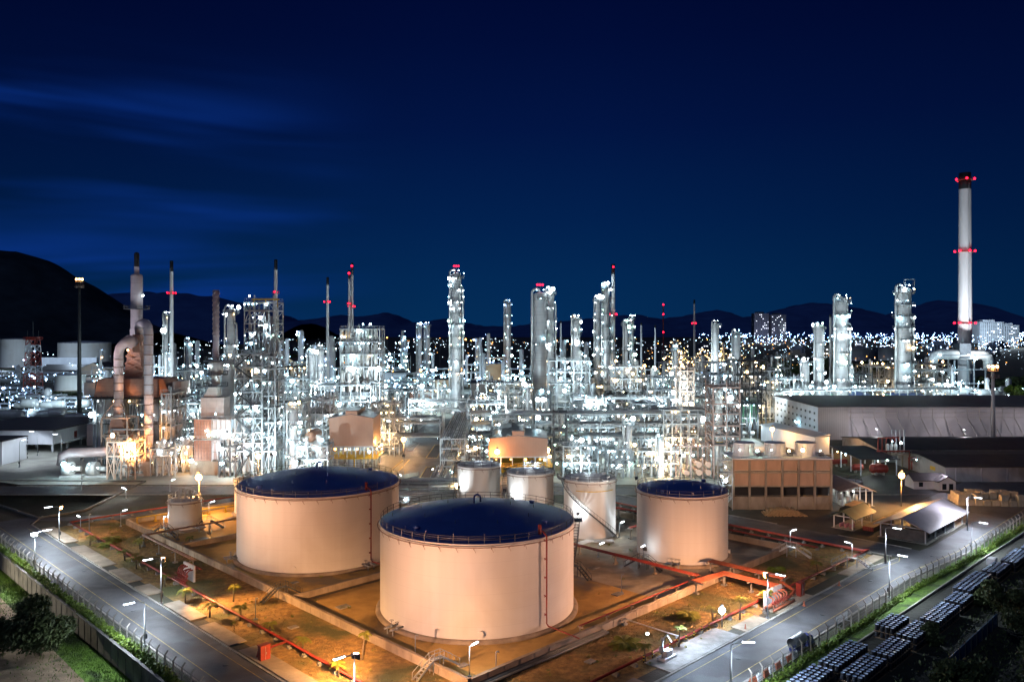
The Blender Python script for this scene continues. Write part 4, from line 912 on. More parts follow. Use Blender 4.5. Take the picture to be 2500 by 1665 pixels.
GEN = [ # px0,px1,Y,depth,ytop,ybot,nlev,nx,lk
 (420,480,292,12,985,1100,4,3,'white'),(430,570,318,14,905,1080,5,6,'white'),(545,575,300,12,880,1060,5,2,'white'),(410,470,264,6,1085,1120,2,3,'white'),(535,575,256,6,1090,1125,2,3,'white'),
 (672,735,272,12,985,1110,4,3,'white'),(735,806,290,12,975,1080,4,4,'white'),(660,760,345,14,925,1010,4,5,'white'),(690,745,398,12,895,960,3,3,'cool'),(726,800,255,8,1088,1120,2,3,'white'),
 (760,905,318,12,940,1060,4,6,'white'),(905,975,300,12,985,1090,4,3,'warm'),(930,1010,350,12,955,1040,3,4,'white'),(1010,1100,440,16,950,985,2,4,'white'),
 (1140,1235,300,12,985,1100,4,4,'white'),(1165,1300,365,14,935,1030,4,6,'white'),(1168,1212,320,10,965,1040,3,2,'warm'),(1200,1300,278,10,1020,1080,3,5,'white'),(1340,1440,345,14,880,1020,6,5,'white'),
 (1398,1500,292,12,985,1100,5,5,'white'),(1310,1345,300,10,970,1100,4,2,'white'),(1440,1530,375,14,905,975,3,4,'white'),(1500,1575,330,12,895,1010,5,4,'white'),(1545,1620,290,12,985,1100,5,4,'white'),
 (1580,1655,318,12,922,1040,5,4,'white'),(1620,1725,280,10,1000,1100,4,5,'white'),(1640,1725,345,14,935,1030,4,4,'white'),(1715,1790,320,12,885,1000,5,4,'white'),(1790,1870,345,12,880,985,4,4,'white'),
 (1375,1460,256,9,1088,1128,2,4,'white'),(1485,1540,254,8,1096,1130,2,3,'white'),(1545,1660,256,8,1100,1130,2,5,'white'),(1145,1200,262,8,1060,1115,3,3,'white'),
 (1820,1900,410,14,905,955,3,4,'white'),(1870,1960,430,14,925,960,2,4,'white'),(1960,2060,470,16,940,965,2,5,'white'),(2060,2130,470,16,915,965,3,4,'white'),(2120,2220,500,18,895,960,3,5,'warm'),(2220,2320,505,18,890,960,3,5,'warm'),(2240,2320,470,14,905,965,3,4,'white'),
 (1880,1930,480,12,870,960,4,3,'white')]
for k, (a, b, Y, d, y0, y1, nl, nx, lk) in enumerate(GEN):
    n = int(10+ (b-a)*.16); side = 'left' if b < 700 else 'centre' if b < 1400 else 'right'
    U('process_structure','open steel pipe structure with decks and white lamps, one of many in the process area',a,b,Y,d,[y0+(y1-y0)*i/max(1,nl-1) for i in range(nl)],nx,seed=20+k,nves=4+int((b-a)/20),npipe=13+int((b-a)/7),nlamp=n,lk='warm' if k in (2,8,11,15,21,22,25,31,33) else lk,brace=.4,group='open pipe structures of the process area',ls=1.1 if Y<400 else 1.35,fm='steel' if k%4 else 'steel_d')
U('process_structure','orange lit slender lattice frame right of centre',1661,1694,300,8,(905,930,955,980,1003),2,seed=71,nves=1,npipe=6,nlamp=6,lk='warm',fm='tan',brace=.9)
U('process_structure','dark grey stair tower with flared hopper platform behind the slim white tanks',1353,1384,258,7,(1007,1050,1078,1100,1125),1,seed=72,nves=1,npipe=6,nlamp=5,fm='steel_d',brace=.6)
U('process_structure','rust brown stair structure around a tall white reactor, behind the cooling tower',1741,1806,256,10,(945,985,1009,1038,1063,1085),2,seed=73,nves=1,npipe=10,nlamp=16,brace=.5,fm='rust',ls=1.1)
t = thing('reactor','tall white reactor with rounded head inside the rust brown structure','reactor',(XX(1757,260),261,0)); MB().capsule((0,0,3),(0,0,27),1.25,16).build('shell',M['vessel'],t); mb = MB(); mb.lathe([(1.5,0),(1.2,3)],12); mb.build('skirt',M['concrete'],t)
for k in range(5): z = 6+k*4.6; g = MB(); g.lathe([(1.26,z),(1.33,z),(1.33,z+.25),(1.26,z+.25)],16); g.build('band',M['yellow' if k%2 else 'steel'],t)
# exchanger portal with round channel heads
T = thing('exchanger_rack','brown portal frame holding stacked heat exchangers with round pink heads','heat exchangers',(XX(1701,252),252,0)); w = 5.4
fr = MB()
for x in (-w,-w/3,w/3,w):
    for y in (0,6): fr.bar((x,y,0),(x,y,10.5),.34)
for y in (0,6): fr.bar((-w,y,10.5),(w,y,10.5),.4)
for x in (-w,w): fr.bar((x,0,10.5),(x,6,10.5),.4)
fr.build('portal_frame',M['rust'],T)
for x in (-3.4,.5,3.4):
    for z in ((2.2,) if x < 0 else (2.4,4.9)): e = MB(); e.tube([(x,-1,z),(x,7,z)],.75,14); e.tube([(x,-1.15,z),(x,-1,z)],.92,14); e.build('exchanger_shell',M['clad_pink'],T)
for x in (-4.6,-2,1.9,4.7): MB().tube([(x,.4,.5),(x,.4,9),(x+.4,3,9.6)],.16,6).build('pipe',M['pipe'],T)
for x in (-4,-1,2.4,4.6): lamp(T,(x,.6,7.6),'white',1)
# round-ended drum facing us
T = thing('horizontal_drum','horizontal drum with pinkish round end on a steel table, left of the pink cladded house','drum',(XX(759,262),263,0)); MB().capsule((0,-2,12.2),(0,7,12.2),1.85,20).build('shell',M['clad_pink'],T); s = MB()
for y in (-1,6):
    for x in (-1.6,1.6): s.bar((x,y,0),(x,y,11),.3)
    s.box(-1.8,1.8,y-.3,y+.3,10,11)
s.build('saddle_frame',M['steel'],T); lamp(T,(-2,-3.4,9),'white',1.2)

# pipe racks
rack('long pipe rack with walkway crossing the process area at mid height',(XX(1150,283),284),(XX(1728,283),284),7,[ZZ(1062,284),ZZ(1034,284),ZZ(1007,284)],9,8,'pipe','white',30,seed=1,ls=1.15)
rack('second long pipe rack behind the first one, right half',(XX(1400,312),313),(XX(1735,312),313),6,[ZZ(1040,312),ZZ(1000,312),ZZ(972,312)],7,8,'pipe','white',16,seed=2,truss=True)
rack('left pipe rack running behind the pink cladded house',(XX(670,305),306),(XX(960,305),306),7,[ZZ(1065,305),ZZ(1036,305),ZZ(1000,305)],9,8,'pipe','white',22,seed=3,truss=True)
rack('white truss pipe bridge above the parking yard, front one',(XX(966,300),300),(XX(1076,300),300),6,[ZZ(1062,300),ZZ(1030,300),ZZ(1018,300)],7,17,'pipe_g','white',4,seed=4,truss=True)
rack('white truss pipe bridge above the parking yard, rear one',(XX(1000,345),345),(XX(1165,345),345),7,[ZZ(1000,345),ZZ(978,345)],9,12,'pipe','white',8,seed=5,truss=True)
rack('orange lit pipe rack running away beside the parking yard',(-19.5,262),(-22,430),8,[4.6,8.4,11.6],10,9,'pipe_g','warm',14,seed=6,fm='steel',name='pipe_rack')
rack('pipe rack between furnace and box heater',(XX(405,300),300),(XX(575,296),296),5,[ZZ(1075,300),ZZ(1035,300),ZZ(1000,300)],7,8,'pipe','white',16,seed=7)
rack('low pipe rack on the right in front of the tall silver columns',(XX(1815,420),420),(XX(2330,440),440),7,[ZZ(985,420),ZZ(955,420)],8,10,'pipe_g','white',26,seed=8,ls=1.3)
rack('pipe rack with pipes at the foot of the white centre column',(XX(1150,390),390),(XX(1330,390),390),6,[ZZ(1010,390),ZZ(985,390)],8,8,'pipe','white',12,seed=9)
# air coolers
def aircool(label, px0, px1, Y, d, ytop, m='steel_d', hopper=True):
    x0, x1 = XX(px0,Y), XX(px1,Y); z = ZZ(ytop,Y); w = x1-x0; T = thing('air_cooler', label, 'air cooler', ((x0+x1)/2,Y,0)); f = MB(); n = max(2,int(w/5))
    for i in range(n+1):
        for y in (0,d): f.bar((-w/2+w*i/n,y,0),(-w/2+w*i/n,y,z),.34)
    f.box(-w/2-.8,w/2+.8,-.8,d+.8,z-.01,z+.3); f.build('support_frame',M['steel'],T); b = MB(); b.box(-w/2,w/2,0,d,z+.3,z+1.9); b.build('fin_bundle',M[m],T)
    for i in range(n):
        c = -w/2+w*(i+.5)/n; h = MB(); h.lathe([(1.9,z-1.4),(1.95,z-.05)],18,(c,d/2,0)); h.build('fan_ring',M['steel'],T)
        if hopper: h = MB(); h.lathe([(w/n*.42,z+1.95),(w/n*.42,z+2.3),(1.5,z+3.8),(1.5,z+(7.5 if i == 0 else 4.4))],20,(c,d/2,0)); h.build('plenum',M[m],T)
    rl = MB(); railing(rl,[(-w/2-.8,-.8,z+.3),(w/2+.8,-.8,z+.3)],1.1,1.8,.09); rl.build('railing',M['steel'],T)
    for i in range(n+1): lamp(T,(-w/2+w*i/n,-1.1,z-1.5),'white',1.1)
    return T
aircool('dark air cooler with flared plenum on top, right of the white centre column',1432,1544,330,9,982)
aircool('dark air cooler boxes behind the pink cladded house, left one',742,815,335,9,970,hopper=False)
aircool('dark air cooler boxes below the vessel structure, right one',825,900,320,9,968,hopper=False)

# cladded compressor houses on stilts
def gabled(T, x0, x1, y0, y1, z0, z1, rise, wall, roof, ridge='y', over=.6, monitor=None):
    b = MB()
    if ridge == 'y':
        xm = (x0+x1)/2; b.hexa([(x0,y0,z0),(x1,y0,z0),(x1,y1,z0),(x0,y1,z0),(x0,y0,z1),(x1,y0,z1),(x1,y1,z1),(x0,y1,z1)]); b.poly([(x0,y0,z1),(x1,y0,z1),(xm,y0,z1+rise)]); b.poly([(x1,y1,z1),(x0,y1,z1),(xm,y1,z1+rise)])
        b.build('wall', M[wall], T); r = MB()
        for s in (0,1):
            xe = x0-over if s == 0 else x1+over; ze = z1-over*rise/((x1-x0)/2); q = [(xe,y0-over,ze),(xm,y0-over,z1+rise),(xm,y1+over,z1+rise),(xe,y1+over,ze)]
            r.hexa([(p[0],p[1],p[2]+.03) for p in (q if s else q[::-1])]+[(p[0],p[1],p[2]+.22) for p in (q if s else q[::-1])])
    else:
        ym = (y0+y1)/2; b.box(x0,x1,y0,y1,z0,z1); b.poly([(x0,y1,z1),(x0,y0,z1),(x0,ym,z1+rise)]); b.poly([(x1,y0,z1),(x1,y1,z1),(x1,ym,z1+rise)]); b.build('wall', M[wall], T); r = MB()
        for s in (0,1):
            ye = y0-over if s == 0 else y1+over; ze = z1-over*rise/((y1-y0)/2); q = [(x0-over,ye,ze),(x1+over,ye,ze),(x1+over,ym,z1+rise),(x0-over,ym,z1+rise)]
            r.hexa([(p[0],p[1],p[2]+.03) for p in (q if s == 0 else q[::-1])]+[(p[0],p[1],p[2]+.22) for p in (q if s == 0 else q[::-1])])
    r.build('roof', M[roof], T)
def house(label, x0, x1, y0, y1, z0, z1, rise, wall='clad_pink', mw=1.9, mh=2.4, mx=0.0):
    T = thing('compressor_house', label, 'compressor house', ((x0+x1)/2,(y0+y1)/2,0)); w, d = (x1-x0)/2, (y1-y0)/2
    gabled(T,-w,w,-d,d,z0,z1,rise,wall,'roof_mid','y',.15)
    m = MB(); m.box(mx-mw,mx+mw,-d-.06,d,z1-.1,z1+mh); m.build('ridge_monitor',M[wall],T); m = MB(); m.box(mx-mw-.2,mx+mw+.2,-d+.3,d+.2,z1+mh,z1+mh+.2); m.build('monitor_roof',M['roof_mid'],T)
    s = MB(); n = 5
    for i in range(n+1):
        for y in (-d+.3,0,d-.3): s.bar((-w+.2+(2*w-.4)*i/n,y,0),(-w+.2+(2*w-.4)*i/n,y,z0),.36)
    s.box(-w,w,-d,d,z0-.42,z0-.02); s.build('stilt_frame',M['steel'],T)
    dk = MB(); dk.box(-w-1.5,w+1.5,-d-1.5,d,z0*.5,z0*.5+.2); railing(dk,[(-w-1.5,-d-1.5,z0*.5+.2),(w+1.5,-d-1.5,z0*.5+.2)],1.1,1.6,.1); dk.build('operating_deck',M['yellow'],T)
    rn = random.Random(int(x0)); 
    for i in range(8):
        mb = MB(); x = rn.uniform(-w+1,w-2)
        if i % 2: mb.capsule((x,rn.uniform(-d+1,0),z0*.25),(x+2.2,0,z0*.25),.8,10)
        else: mb.box(x,x+1.8,-d+1+rn.uniform(0,2),-d+4,.05,z0*.42)
        mb.build('machine',M[rn.choice(('vessel','yellow','pipe_g'))],T)
    for i in range(4): lamp(T,(-w+2*w*(i+.5)/4,-d+.6,z0-1),'orange',1.5)
    for i in range(3): lamp(T,(w+.8,-d+2*d*(i+.5)/3,z0*.55+2.4),'warm',1.3)
    lamp(T,(w-1,-d-1.3,z0*.5+2.4),'white',.9)
    return T
M['roof_mid'] = ribs(mat('blue_grey_roof',(.10,.115,.13),(.06,.07,.08),.35,.2,scale=.3),0,.8,.3,.75,.15)
house('pink cladded compressor house on stilts behind the left dome',XX(804,268),XX(911,268),268,283,ZZ(1089,268),ZZ(1021,268),1.3)
HB = house('pink cladded compressor house on stilts behind the slim tanks',XX(1193,257),XX(1337,257),257,279,ZZ(1114,257),ZZ(1071,257),1.0)
U('process_structure','low steel scaffold with pipes at the foot of the furnace ducts, lit orange',262,330,252,7,(1078,1112),4,seed=81,nves=4,npipe=16,nlamp=7,lk='warm',fm='tan',brace=.6)
U('process_structure','open scaffold with ladders wrapped around the right furnace cell',395,418,272,12,(960,1000,1040,1080),2,seed=82,nves=2,npipe=12,nlamp=8,brace=.7)
U('process_structure','open scaffold between the two furnace ducts, behind the orange frame',318,352,278,8,(985,1032,1075),2,seed=83,nves=2,npipe=10,nlamp=5,lk='warm',brace=.7)
U('process_structure','pump bay with small vessels in front of the right furnace cell',368,428,258,6,(1095,),4,seed=84,nves=7,npipe=16,nlamp=7,brace=.3)
# ---- columns: label, px, Y, ytop, width px, platforms...
A0, A1 = -PI*.95, PI*.05
def COL(label, px, Y, ytop, wpx, np_, lk='white', full=False, lamps=3, **kw):
    r = wpx/2/FOC*Y; h = ZZ(ytop,Y)-r*.5; pw = max(1.1, r*.45); rn = random.Random(int(px))
    pl = [((.30+.68*i/max(1,np_-1)), pw*(1.4 if rn.random()<.25 else 1), -PI if full or rn.random()<.3 else rn.uniform(-PI,-PI*.6), PI if full or rn.random()<.3 else rn.uniform(-.2,.4)) for i in range(np_)]
    return column('distillation_column', label, XX(px,Y), Y+r, h, r, pl, lk, lamps=lamps, rnd=rn, **kw)
COL('tallest column, wrapped in bright platforms, with red beacons, centre of plant',1113,440,664,25,9,'white',True,5,pipe=2,redtop=True,ls=1.9)
COL('broad pale column left of centre pair with a red beacon on its tip',1319,375,712,33,3,'white',False,3,pipe=1,redtop=True,ls=1.4)
COL('slim lit column joined to the right side of the broad pale column',1344,382,706,18,8,'white',True,4,pipe=2,ls=1.5)
COL('column with stepped bright platforms left of the white chimney, right one of the pair',1481,420,694,17,8,'white',True,3,pipe=2,ls=1.5)
COL('grey column with stepped bright platforms, left one of the pair by the white chimney',1460,385,727,13,6,'white',True,3,pipe=1,ls=1.4)
COL('short bright column between broad pale column and stepped pair',1408,450,774,19,6,'white',True,3,pipe=1,ls=1.5)
COL('thin grey column with red tip lamp right of the white chimney',1529,360,787,9,4,'white',False,2,pipe=1,redtop=False,ls=1.2)
COL('thin bright lattice clad column behind the grey thin one',1543,430,774,7,7,'white',True,3,pipe=1,ls=1.4)
COL('bright slender column above the orange lattice frame',1650,330,850,10,4,'white',True,3,pipe=1,ls=1.3)
COL('plain grey twin column with a bare head, left of the dark trees',1749,420,787,15,2,'white',False,1,pipe=1,ls=1.2)
COL('stubby pale column with green tinged head lamps',1800,400,810,19,3,'white',True,3,pipe=1,ls=1.3)
COL('medium silver column, leftmost of the three at right',2004,450,793,23,5,'white',True,3,pipe=1,ls=1.5)
COL('large silver column, middle of the three at right',2060,450,724,34,7,'white',False,4,pipe=2,ls=1.6)
COL('large silver column with davit frame on top, nearest the huge chimney',2214,455,700,37,8,'white',False,4,pipe=2,top='crane',ls=1.6)
COL('low silver column with caged head left of the medium silver column',1969,450,880,20,2,'white',True,4,pipe=1,ls=1.4)
COL('dark lattice topped column far behind the plant',1240,700,735,15,6,'cool',True,3,pipe=1,ls=1.8)
COL('far twin column, left one, behind the tallest column',1024,700,792,12,4,'cool',True,2,pipe=1,ls=1.7,group='far twin columns')
COL('far twin column, right one, behind the tallest column',1043,700,790,12,4,'cool',True,2,pipe=1,ls=1.7,group='far twin columns')
COL('bright pale column left of the tallest open structure',561,312,752,20,4,'white',True,4,pipe=2,ls=1.6)
COL('thick pale column with bolted seams below the bright column, left of the zigzag structure',553,290,875,33,2,'white',False,3,pipe=1,ls=1.2)
COL('short lit column behind the furnace stack',404,420,766,9,5,'white',True,2,pipe=1,ls=1.4)
COL('pale squat column left of the vessel structure',760,350,858,18,3,'white',True,3,pipe=1,ls=1.3)
COL('narrow pale column beside the squat one left of the vessel structure',782,345,848,14,4,'white',True,3,pipe=1,ls=1.3)
COL('tall pale reactor standing at the paving edge behind the left dome',714,258,992,21,4,'white',False,2,pipe=1,ls=1.3)
COL('pale reactor with orange streak standing at the paving edge, right of the dark stair tower',1535,256,1032,16,2,'white',True,2,pipe=1,ls=1.3)
COL('short stained column with bushy pipe head at the paving edge',1613,255,1070,17,1,'white',True,2,pipe=1,ls=1.0)
COL('white vessel column in the orange tinged structure left of the broad pale column',1218,335,945,13,3,'white',True,2,pipe=1,group='vessel column pair',ls=1.2)
COL('white vessel column nearest the broad pale column on its left',1288,335,945,14,3,'white',True,2,pipe=1,group='vessel column pair',ls=1.2)
COL('grey column behind the furnace, right of its ducts',458,380,830,11,2,'cool',False,2,pipe=1,ls=1.2)
COL('slim column between thin lattice column and the far lone chimney',1600,360,905,9,2,'white',True,2,pipe=1)
# ---- chimneys
def CH(label, px, Y, ytop, w, yr=(), dark=.14, k=4, **kw):
    h = ZZ(ytop,Y); r = w/2/FOC*Y; return chimney(label, XX(px,Y), Y, h, r*1.15, r*.85, dark, [(ZZ(y,Y),k) for y in yr], rl=max(1.2,Y/330), **kw)
BIG = chimney('huge white chimney with dark top and three rings of red beacons', XX(2355.5,600), 600, ZZ(423,600), 5.0, 4.1, .075, [(ZZ(791,600),6),(ZZ(616,600),6),(ZZ(441,600),5)], n=32, rl=2.6, up=4.0)
CH('white chimney with black tip behind the furnace stack',419,430,637,9,(719,),.07)
CH('white chimney with black tip rising behind the tallest open structure',673.5,400,634,9,(717,),.065,2)
CH('thin white chimney with black tip left of the vessel structure',800,480,677,7,(740,),.06,3)
CH('twin thin chimney, left one, above the vessel structure',853,400,660,6.5,(745,),.06,2,toplamp=1)
CH('twin thin chimney, right one, above the vessel structure',860,402,642,6.5,(752,),.075,3,toplamp=1)
CH('white chimney with black tip and red beacon right of the stepped columns',1496.7,425,645,10,(771,),.066,4,toplamp=1)
CH('far lone white chimney in front of the hills, above warm lights',1695,900,732,5,(791,),.06,3)
CH('small far grey chimney, left of the short bright column',1369,620,783,4.5,(),.04)
CH('small far grey chimney, left one of two right of the white chimney',1565.5,620,788,4.5,(),.04)
CH('small far grey chimney, right one of two right of the white chimney',1599.6,600,794,4.5,(),.04)
CH('small lilac chimney beside the large silver column',2027,520,768,6,(),.03)
# flare-like high mast with orange lamps (left) and floodlight mast (right)
def high_mast(label, px, Y, ytop, base_r, m, lk, n=6):
    h = ZZ(ytop,Y); T = thing('high_mast', label, 'light mast', (XX(px,Y),Y,0)); MB().tube([(0,0,0),(0,0,h)], base_r, 12, r2=base_r*.55).build('mast', M[m], T)
    b = MB(); b.deck(base_r*.6, 1.9, h-1.6, 0, 2*PI, .18, 16); ring_rail(b, 1.85, h-1.4, 0, 2*PI, 1.1, .09, 10); b.deck(base_r*.6, 2.3, h-4.2, 0, 2*PI, .2, 16); ring_rail(b, 2.2, h-4.0, 0, 2*PI, 1.1, .09, 10); b.build('lamp_gallery', M['rust'], T)
    for i in range(n): a = 2*PI*i/n; lamp(T, (1.6*math.cos(a), 1.6*math.sin(a), h+.3), lk, 1.7)
    return T
high_mast('dark high mast with orange lamps in front of the left mountain',194,430,683,1.2,'stack_dark','sodium')
high_mast('pale grey high mast with orange lamps in front of the long warehouse at right',2424,310,896,.95,'stack','sodium')
# red and white lattice tower
tx, ty = XX(81,520), 520; h = ZZ(826,ty); T = thing('lattice_tower','red and white lattice tower with antennas on the left','lattice tower',(tx,ty,0)); f = MB(); g = MB(); zz = [h*i/9 for i in range(10)]
for i, (a, b) in enumerate(zip(zz, zz[1:])):
    mb = f if i % 3 != 1 else g; wa, wb = 4.4-1.6*a/h, 4.4-1.6*b/h
    for sx, sy in ((1,1),(1,-1),(-1,-1),(-1,1)): mb.bar((sx*wa,sy*wa,a),(sx*wb,sy*wb,b),.5)
    for s_ in (-1,1): mb.bar((-wa,s_*wa,a),(wb,s_*wb,b),.3); mb.bar((wa,s_*wa,a),(-wb,s_*wb,b),.3); mb.bar((s_*wa,-wa,a),(s_*wb,wb,b),.3); mb.bar((-wb,s_*wb,b),(wb,s_*wb,b),.35)
f.build('lattice_red',M['red'],T); g.build('lattice_white',M['white_wall'],T)
p = MB(); p.box(-4,4,-4,4,h-1,h-.6); p.box(-3,3,-3,3,h-.6,h+1); railing(p,[(-4,-4,h-.6),(4,-4,h-.6),(4,4,h-.6),(-4,4,h-.6)],1.4,2,.2,True); p.build('platform',M['red'],T)
p = MB(); p.bar((0,0,h+1),(0,0,h+11),.3); p.bar((-3.6,0,h),(-3.6,0,h+5),.2); p.bar((3.6,0,h),(3.6,0,h+5),.2); p.build('antenna',M['steel_d'],T)
for i in range(6): lamp(T,(RND.choice((-3.5,3.5)),-4.4,h*(.1+.14*i)),'blue',1.9)
# ================================================================== RIGHT SIDE: COOLING TOWER, SHEDS, WAREHOUSES
x0, x1, y0, y1, zt = 58.4, 84.2, 210.0, 220.0, 13.2
T = thing('cooling_tower','terracotta panelled cooling tower with three white fan stacks on its roof','cooling tower',((x0+x1)/2,y0,0)); w = (x1-x0)/2; n = 6
b = MB(); b.box(-w,w,.3,10,.01,3.4); b.build('basin_wall',M['concrete'],T)
b = MB(); b.box(-w,w,2.2,9.8,3.4,6.2); b.build('louvre_opening',M['stack_dark'],T)
for i in range(n):
    xa = -w+2*w*i/n
    for k in range(5): g = MB(); g.hexa([(xa+.3,.7,3.6+k*.5),(xa+2*w/n-.3,.7,3.6+k*.5),(xa+2*w/n-.3,1.5,3.95+k*.5),(xa+.3,1.5,3.95+k*.5)]*1+[(xa+.3,.7,3.66+k*.5),(xa+2*w/n-.3,.7,3.66+k*.5),(xa+2*w/n-.3,1.5,4.01+k*.5),(xa+.3,1.5,4.01+k*.5)])
    g.build('louvre',M['stack_dark'],T)
    for za, zb in ((6.3,9.6),(10.4,12.9)): g = MB(); g.box(xa+.32,xa+2*w/n-.32,.15,.5,za,zb); g.build('cladding_panel',M['clad_t'] if 'clad_t' in M else M['brick'],T)
b = MB(); b.box(-w,w,.5,10,6.2,13.1); b.build('casing',M['cream'],T)
b = MB()
for i in range(n+1): x = -w+2*w*i/n; b.box(x-.26,x+.26,-.1,.6,.02,13.1)
for z in (6.05,9.85,12.95): b.box(-w,w,-.04,.55,z,z+.35)
b.build('concrete_frame',M['concrete'],T)
b = MB(); b.box(-w-.4,w+.4,-.5,10.4,13.32,13.6); railing(b,[(-w-.4,-.45,13.6),(w+.4,-.45,13.6)],1.1,2,.07); b.build('roof_deck',M['white_wall'],T)
for px in (1817,1893,1968):
    x = XX(px,215)-(x0+x1)/2; f = MB(); f.lathe([(2.75,13.6),(2.55,15),(2.7,17),(2.75,17.05),(2.5,17.05),(2.4,15)],28,(x,5.5,0)); 
    for i in range(14): a = 2*PI*i/14; f.bar((x+2.72*math.cos(a),5.5+2.72*math.sin(a),13.6),(x+2.72*math.cos(a),5.5+2.72*math.sin(a),17),.12)
    o = f.build('fan_stack',M['white_wall'],T); m_ = MB(); m_.box(x+2.9,x+4.2,3.4,4.2,13.6,14.4); m_.ball((x+3.2,3,14),.4); m_.build('fan_motor',M['steel_d'],T)
    lamp(T,(x-2.2,1.5,15.6),'white',1.2); lamp(T,(x+2.4,1.3,15.4),'white',1.2)
s = MB()
for i in range(4): stairs(s,(-w-3.6+(i%2)*3,-.2+i*.001,i*3.3),(-w-.6-(i%2)*3,-.2+i*.001,(i+1)*3.3),.9); s.box(-w-4.4,-w-.4,-.8,.8,(i+1)*3.3-.1,(i+1)*3.3)
for x in (-w-4.3,-w-.5): s.bar((x,-.7,0),(x,-.7,14.5),.2)
s.build('stair',M['steel'],T)
for z in (3,6.5,10,13): lamp(T,(-w-2.4,-1.3,z+1.5),'white',1.1)
# logs at its foot
lg = MB(); lg.tube([(0,0,0),(0,4.2,0)],.19,8); lgm = lg.mesh('log',M['timber']); rn = random.Random(8); base = G(1915,1256)
for i in range(80):
    row = 0 if i < 26 else 1 if i < 48 else 2 if i < 66 else 3; j = i-(0,26,48,66)[row]
    tag(put(lgm,'log',None,(base.x-5.4+row*.8+j*.41+rn.uniform(-.08,.08),base.y-2+rn.uniform(-.5,.3),.2+row*.37),rn.uniform(-.12,.12)),'round log in the pile stacked at the foot of the terracotta cooling tower','log','logs piled by the cooling tower')

# long buttressed warehouse
X0, X1, Y0, Y1, h = 131, 262, 341, 397, 14.0
T = thing('warehouse','long grey warehouse with dark flat roof and slanted wall buttresses','warehouse',(X0,Y0,0))
b = MB(); b.box(0,X1-X0,0,Y1-Y0,.01,h); b.build('wall',M['lilac_wall'],T)
b = MB(); b.box(-.3,X1-X0+.3,-.3,Y1-Y0+.3,h+.01,h+.3); b.build('roof',M['roof_d'],T)
b = MB(); b.box(0,13,-.12,-.01,.05,h); b.build('end_panel',M['clad_grey'],T)
b = MB()
for i in range(24): x = 14+i*5; b.bar((x,-.3,9.2),(x+2.6,-4.6,.1),.28); b.box(x-.1,x+.1,-.28,-.02,9.2,13.6)
for z in (9.4,11.4,13.2): b.box(13,X1-X0,-.32,-.03,z,z+.3)
b.build('buttress',M['clad_grey'],T)
b = MB()
for r in range(4):
    for k in range(10): b.box(-.42,-.02,3+k*5.3,3.8+k*5.3,1.6+r*3,2.5+r*3)
b.build('wall_vent',M['steel_d'],T)
b = MB(); b.box(-.06,-.01,.02,Y1-Y0,.02,h-.02); b.build('end_wall',M['white_wall'],T)
lamp(T,(-1.2,22,5),'cool',2.2); lamp(T,(-1.2,24,5.2),'cool',1.5)
# white shed with orange floods left of it
a, bq = Vector((106,339,0)), Vector((114.6,301,0)); d = bq-a; ang = math.atan2(d.y,d.x); L = d.length
T = thing('white_shed','low white shed with orange floodlit wall at the left end of the long warehouse','shed',a,ang); m_ = MB(); m_.box(0,L,0,6,.01,6.6); m_.build('wall',M['white_wall'],T); m_ = MB(); m_.hexa([(-.3,-.6,6.5),(L+.3,-.6,6.5),(L+.3,6.4,7.4),(-.3,6.4,7.4),(-.3,-.6,6.7),(L+.3,-.6,6.7),(L+.3,6.4,7.6),(-.3,6.4,7.6)]); m_.build('roof',M['white_wall'],T)
# low warehouses with wide dark roofs
def low_ware(label, X0, X1, Y0, Y1, e, rise, sign=False):
    T = thing('low_warehouse',label,'warehouse',((X0+X1)/2,(Y0+Y1)/2,0)); gabled(T,-(X1-X0)/2,(X1-X0)/2,-(Y1-Y0)/2,(Y1-Y0)/2,.01,e,rise,'white_dim','roof_d','x',.5)
    if sign: s = MB(); s.box(-(X1-X0)/2-.12,-(X1-X0)/2-.01,-(Y1-Y0)/2+6,-(Y1-Y0)/2+9,2.4,3.6); s.build('yellow_sign',M['yellow'],T)
    b = MB()
    for i in range(int((X1-X0)/8)): x = -(X1-X0)/2+3+i*8; b.box(x,x+.25,-(Y1-Y0)/2-.2,-(Y1-Y0)/2-.01,.02,e-.3)
    b.build('wall_rib',M['lilac_wall'],T); return T
M['white_dim'] = mat('grey_white_wall',(.42,.40,.38),(.3,.28,.27),.7,scale=.15,c3=(.2,.18,.16),s3=.12)
low_ware('low warehouse with glossy dark roof and yellow sign behind the white bungalow',135,262,248,279,4.6,1.4,True)
low_ware('low dark roofed warehouse between the yellow sign warehouse and the long one',131,240,284,316,4.6,1.6)
# white bungalow
T = thing('bungalow','small white bungalow with brown hipped roof beside the orange floodlight','bungalow',G(2262,1190)); gabled(T,-5,4.6,-2.5,3,.01,2.7,1.5,'white_wall','roof_d','x',.5); gabled(T,1,6,-5,-2.4,.01,2.7,1.5,'white_wall','roof_d','y',.4)
b = MB(); b.box(2,3.2,-5.08,-5.01,.4,2.1); b.box(4,5.2,-5.08,-5.01,.05,2.1); b.box(-3.6,-2.4,-2.58,-2.51,.8,2.1); b.build('window',M['glass'],T)
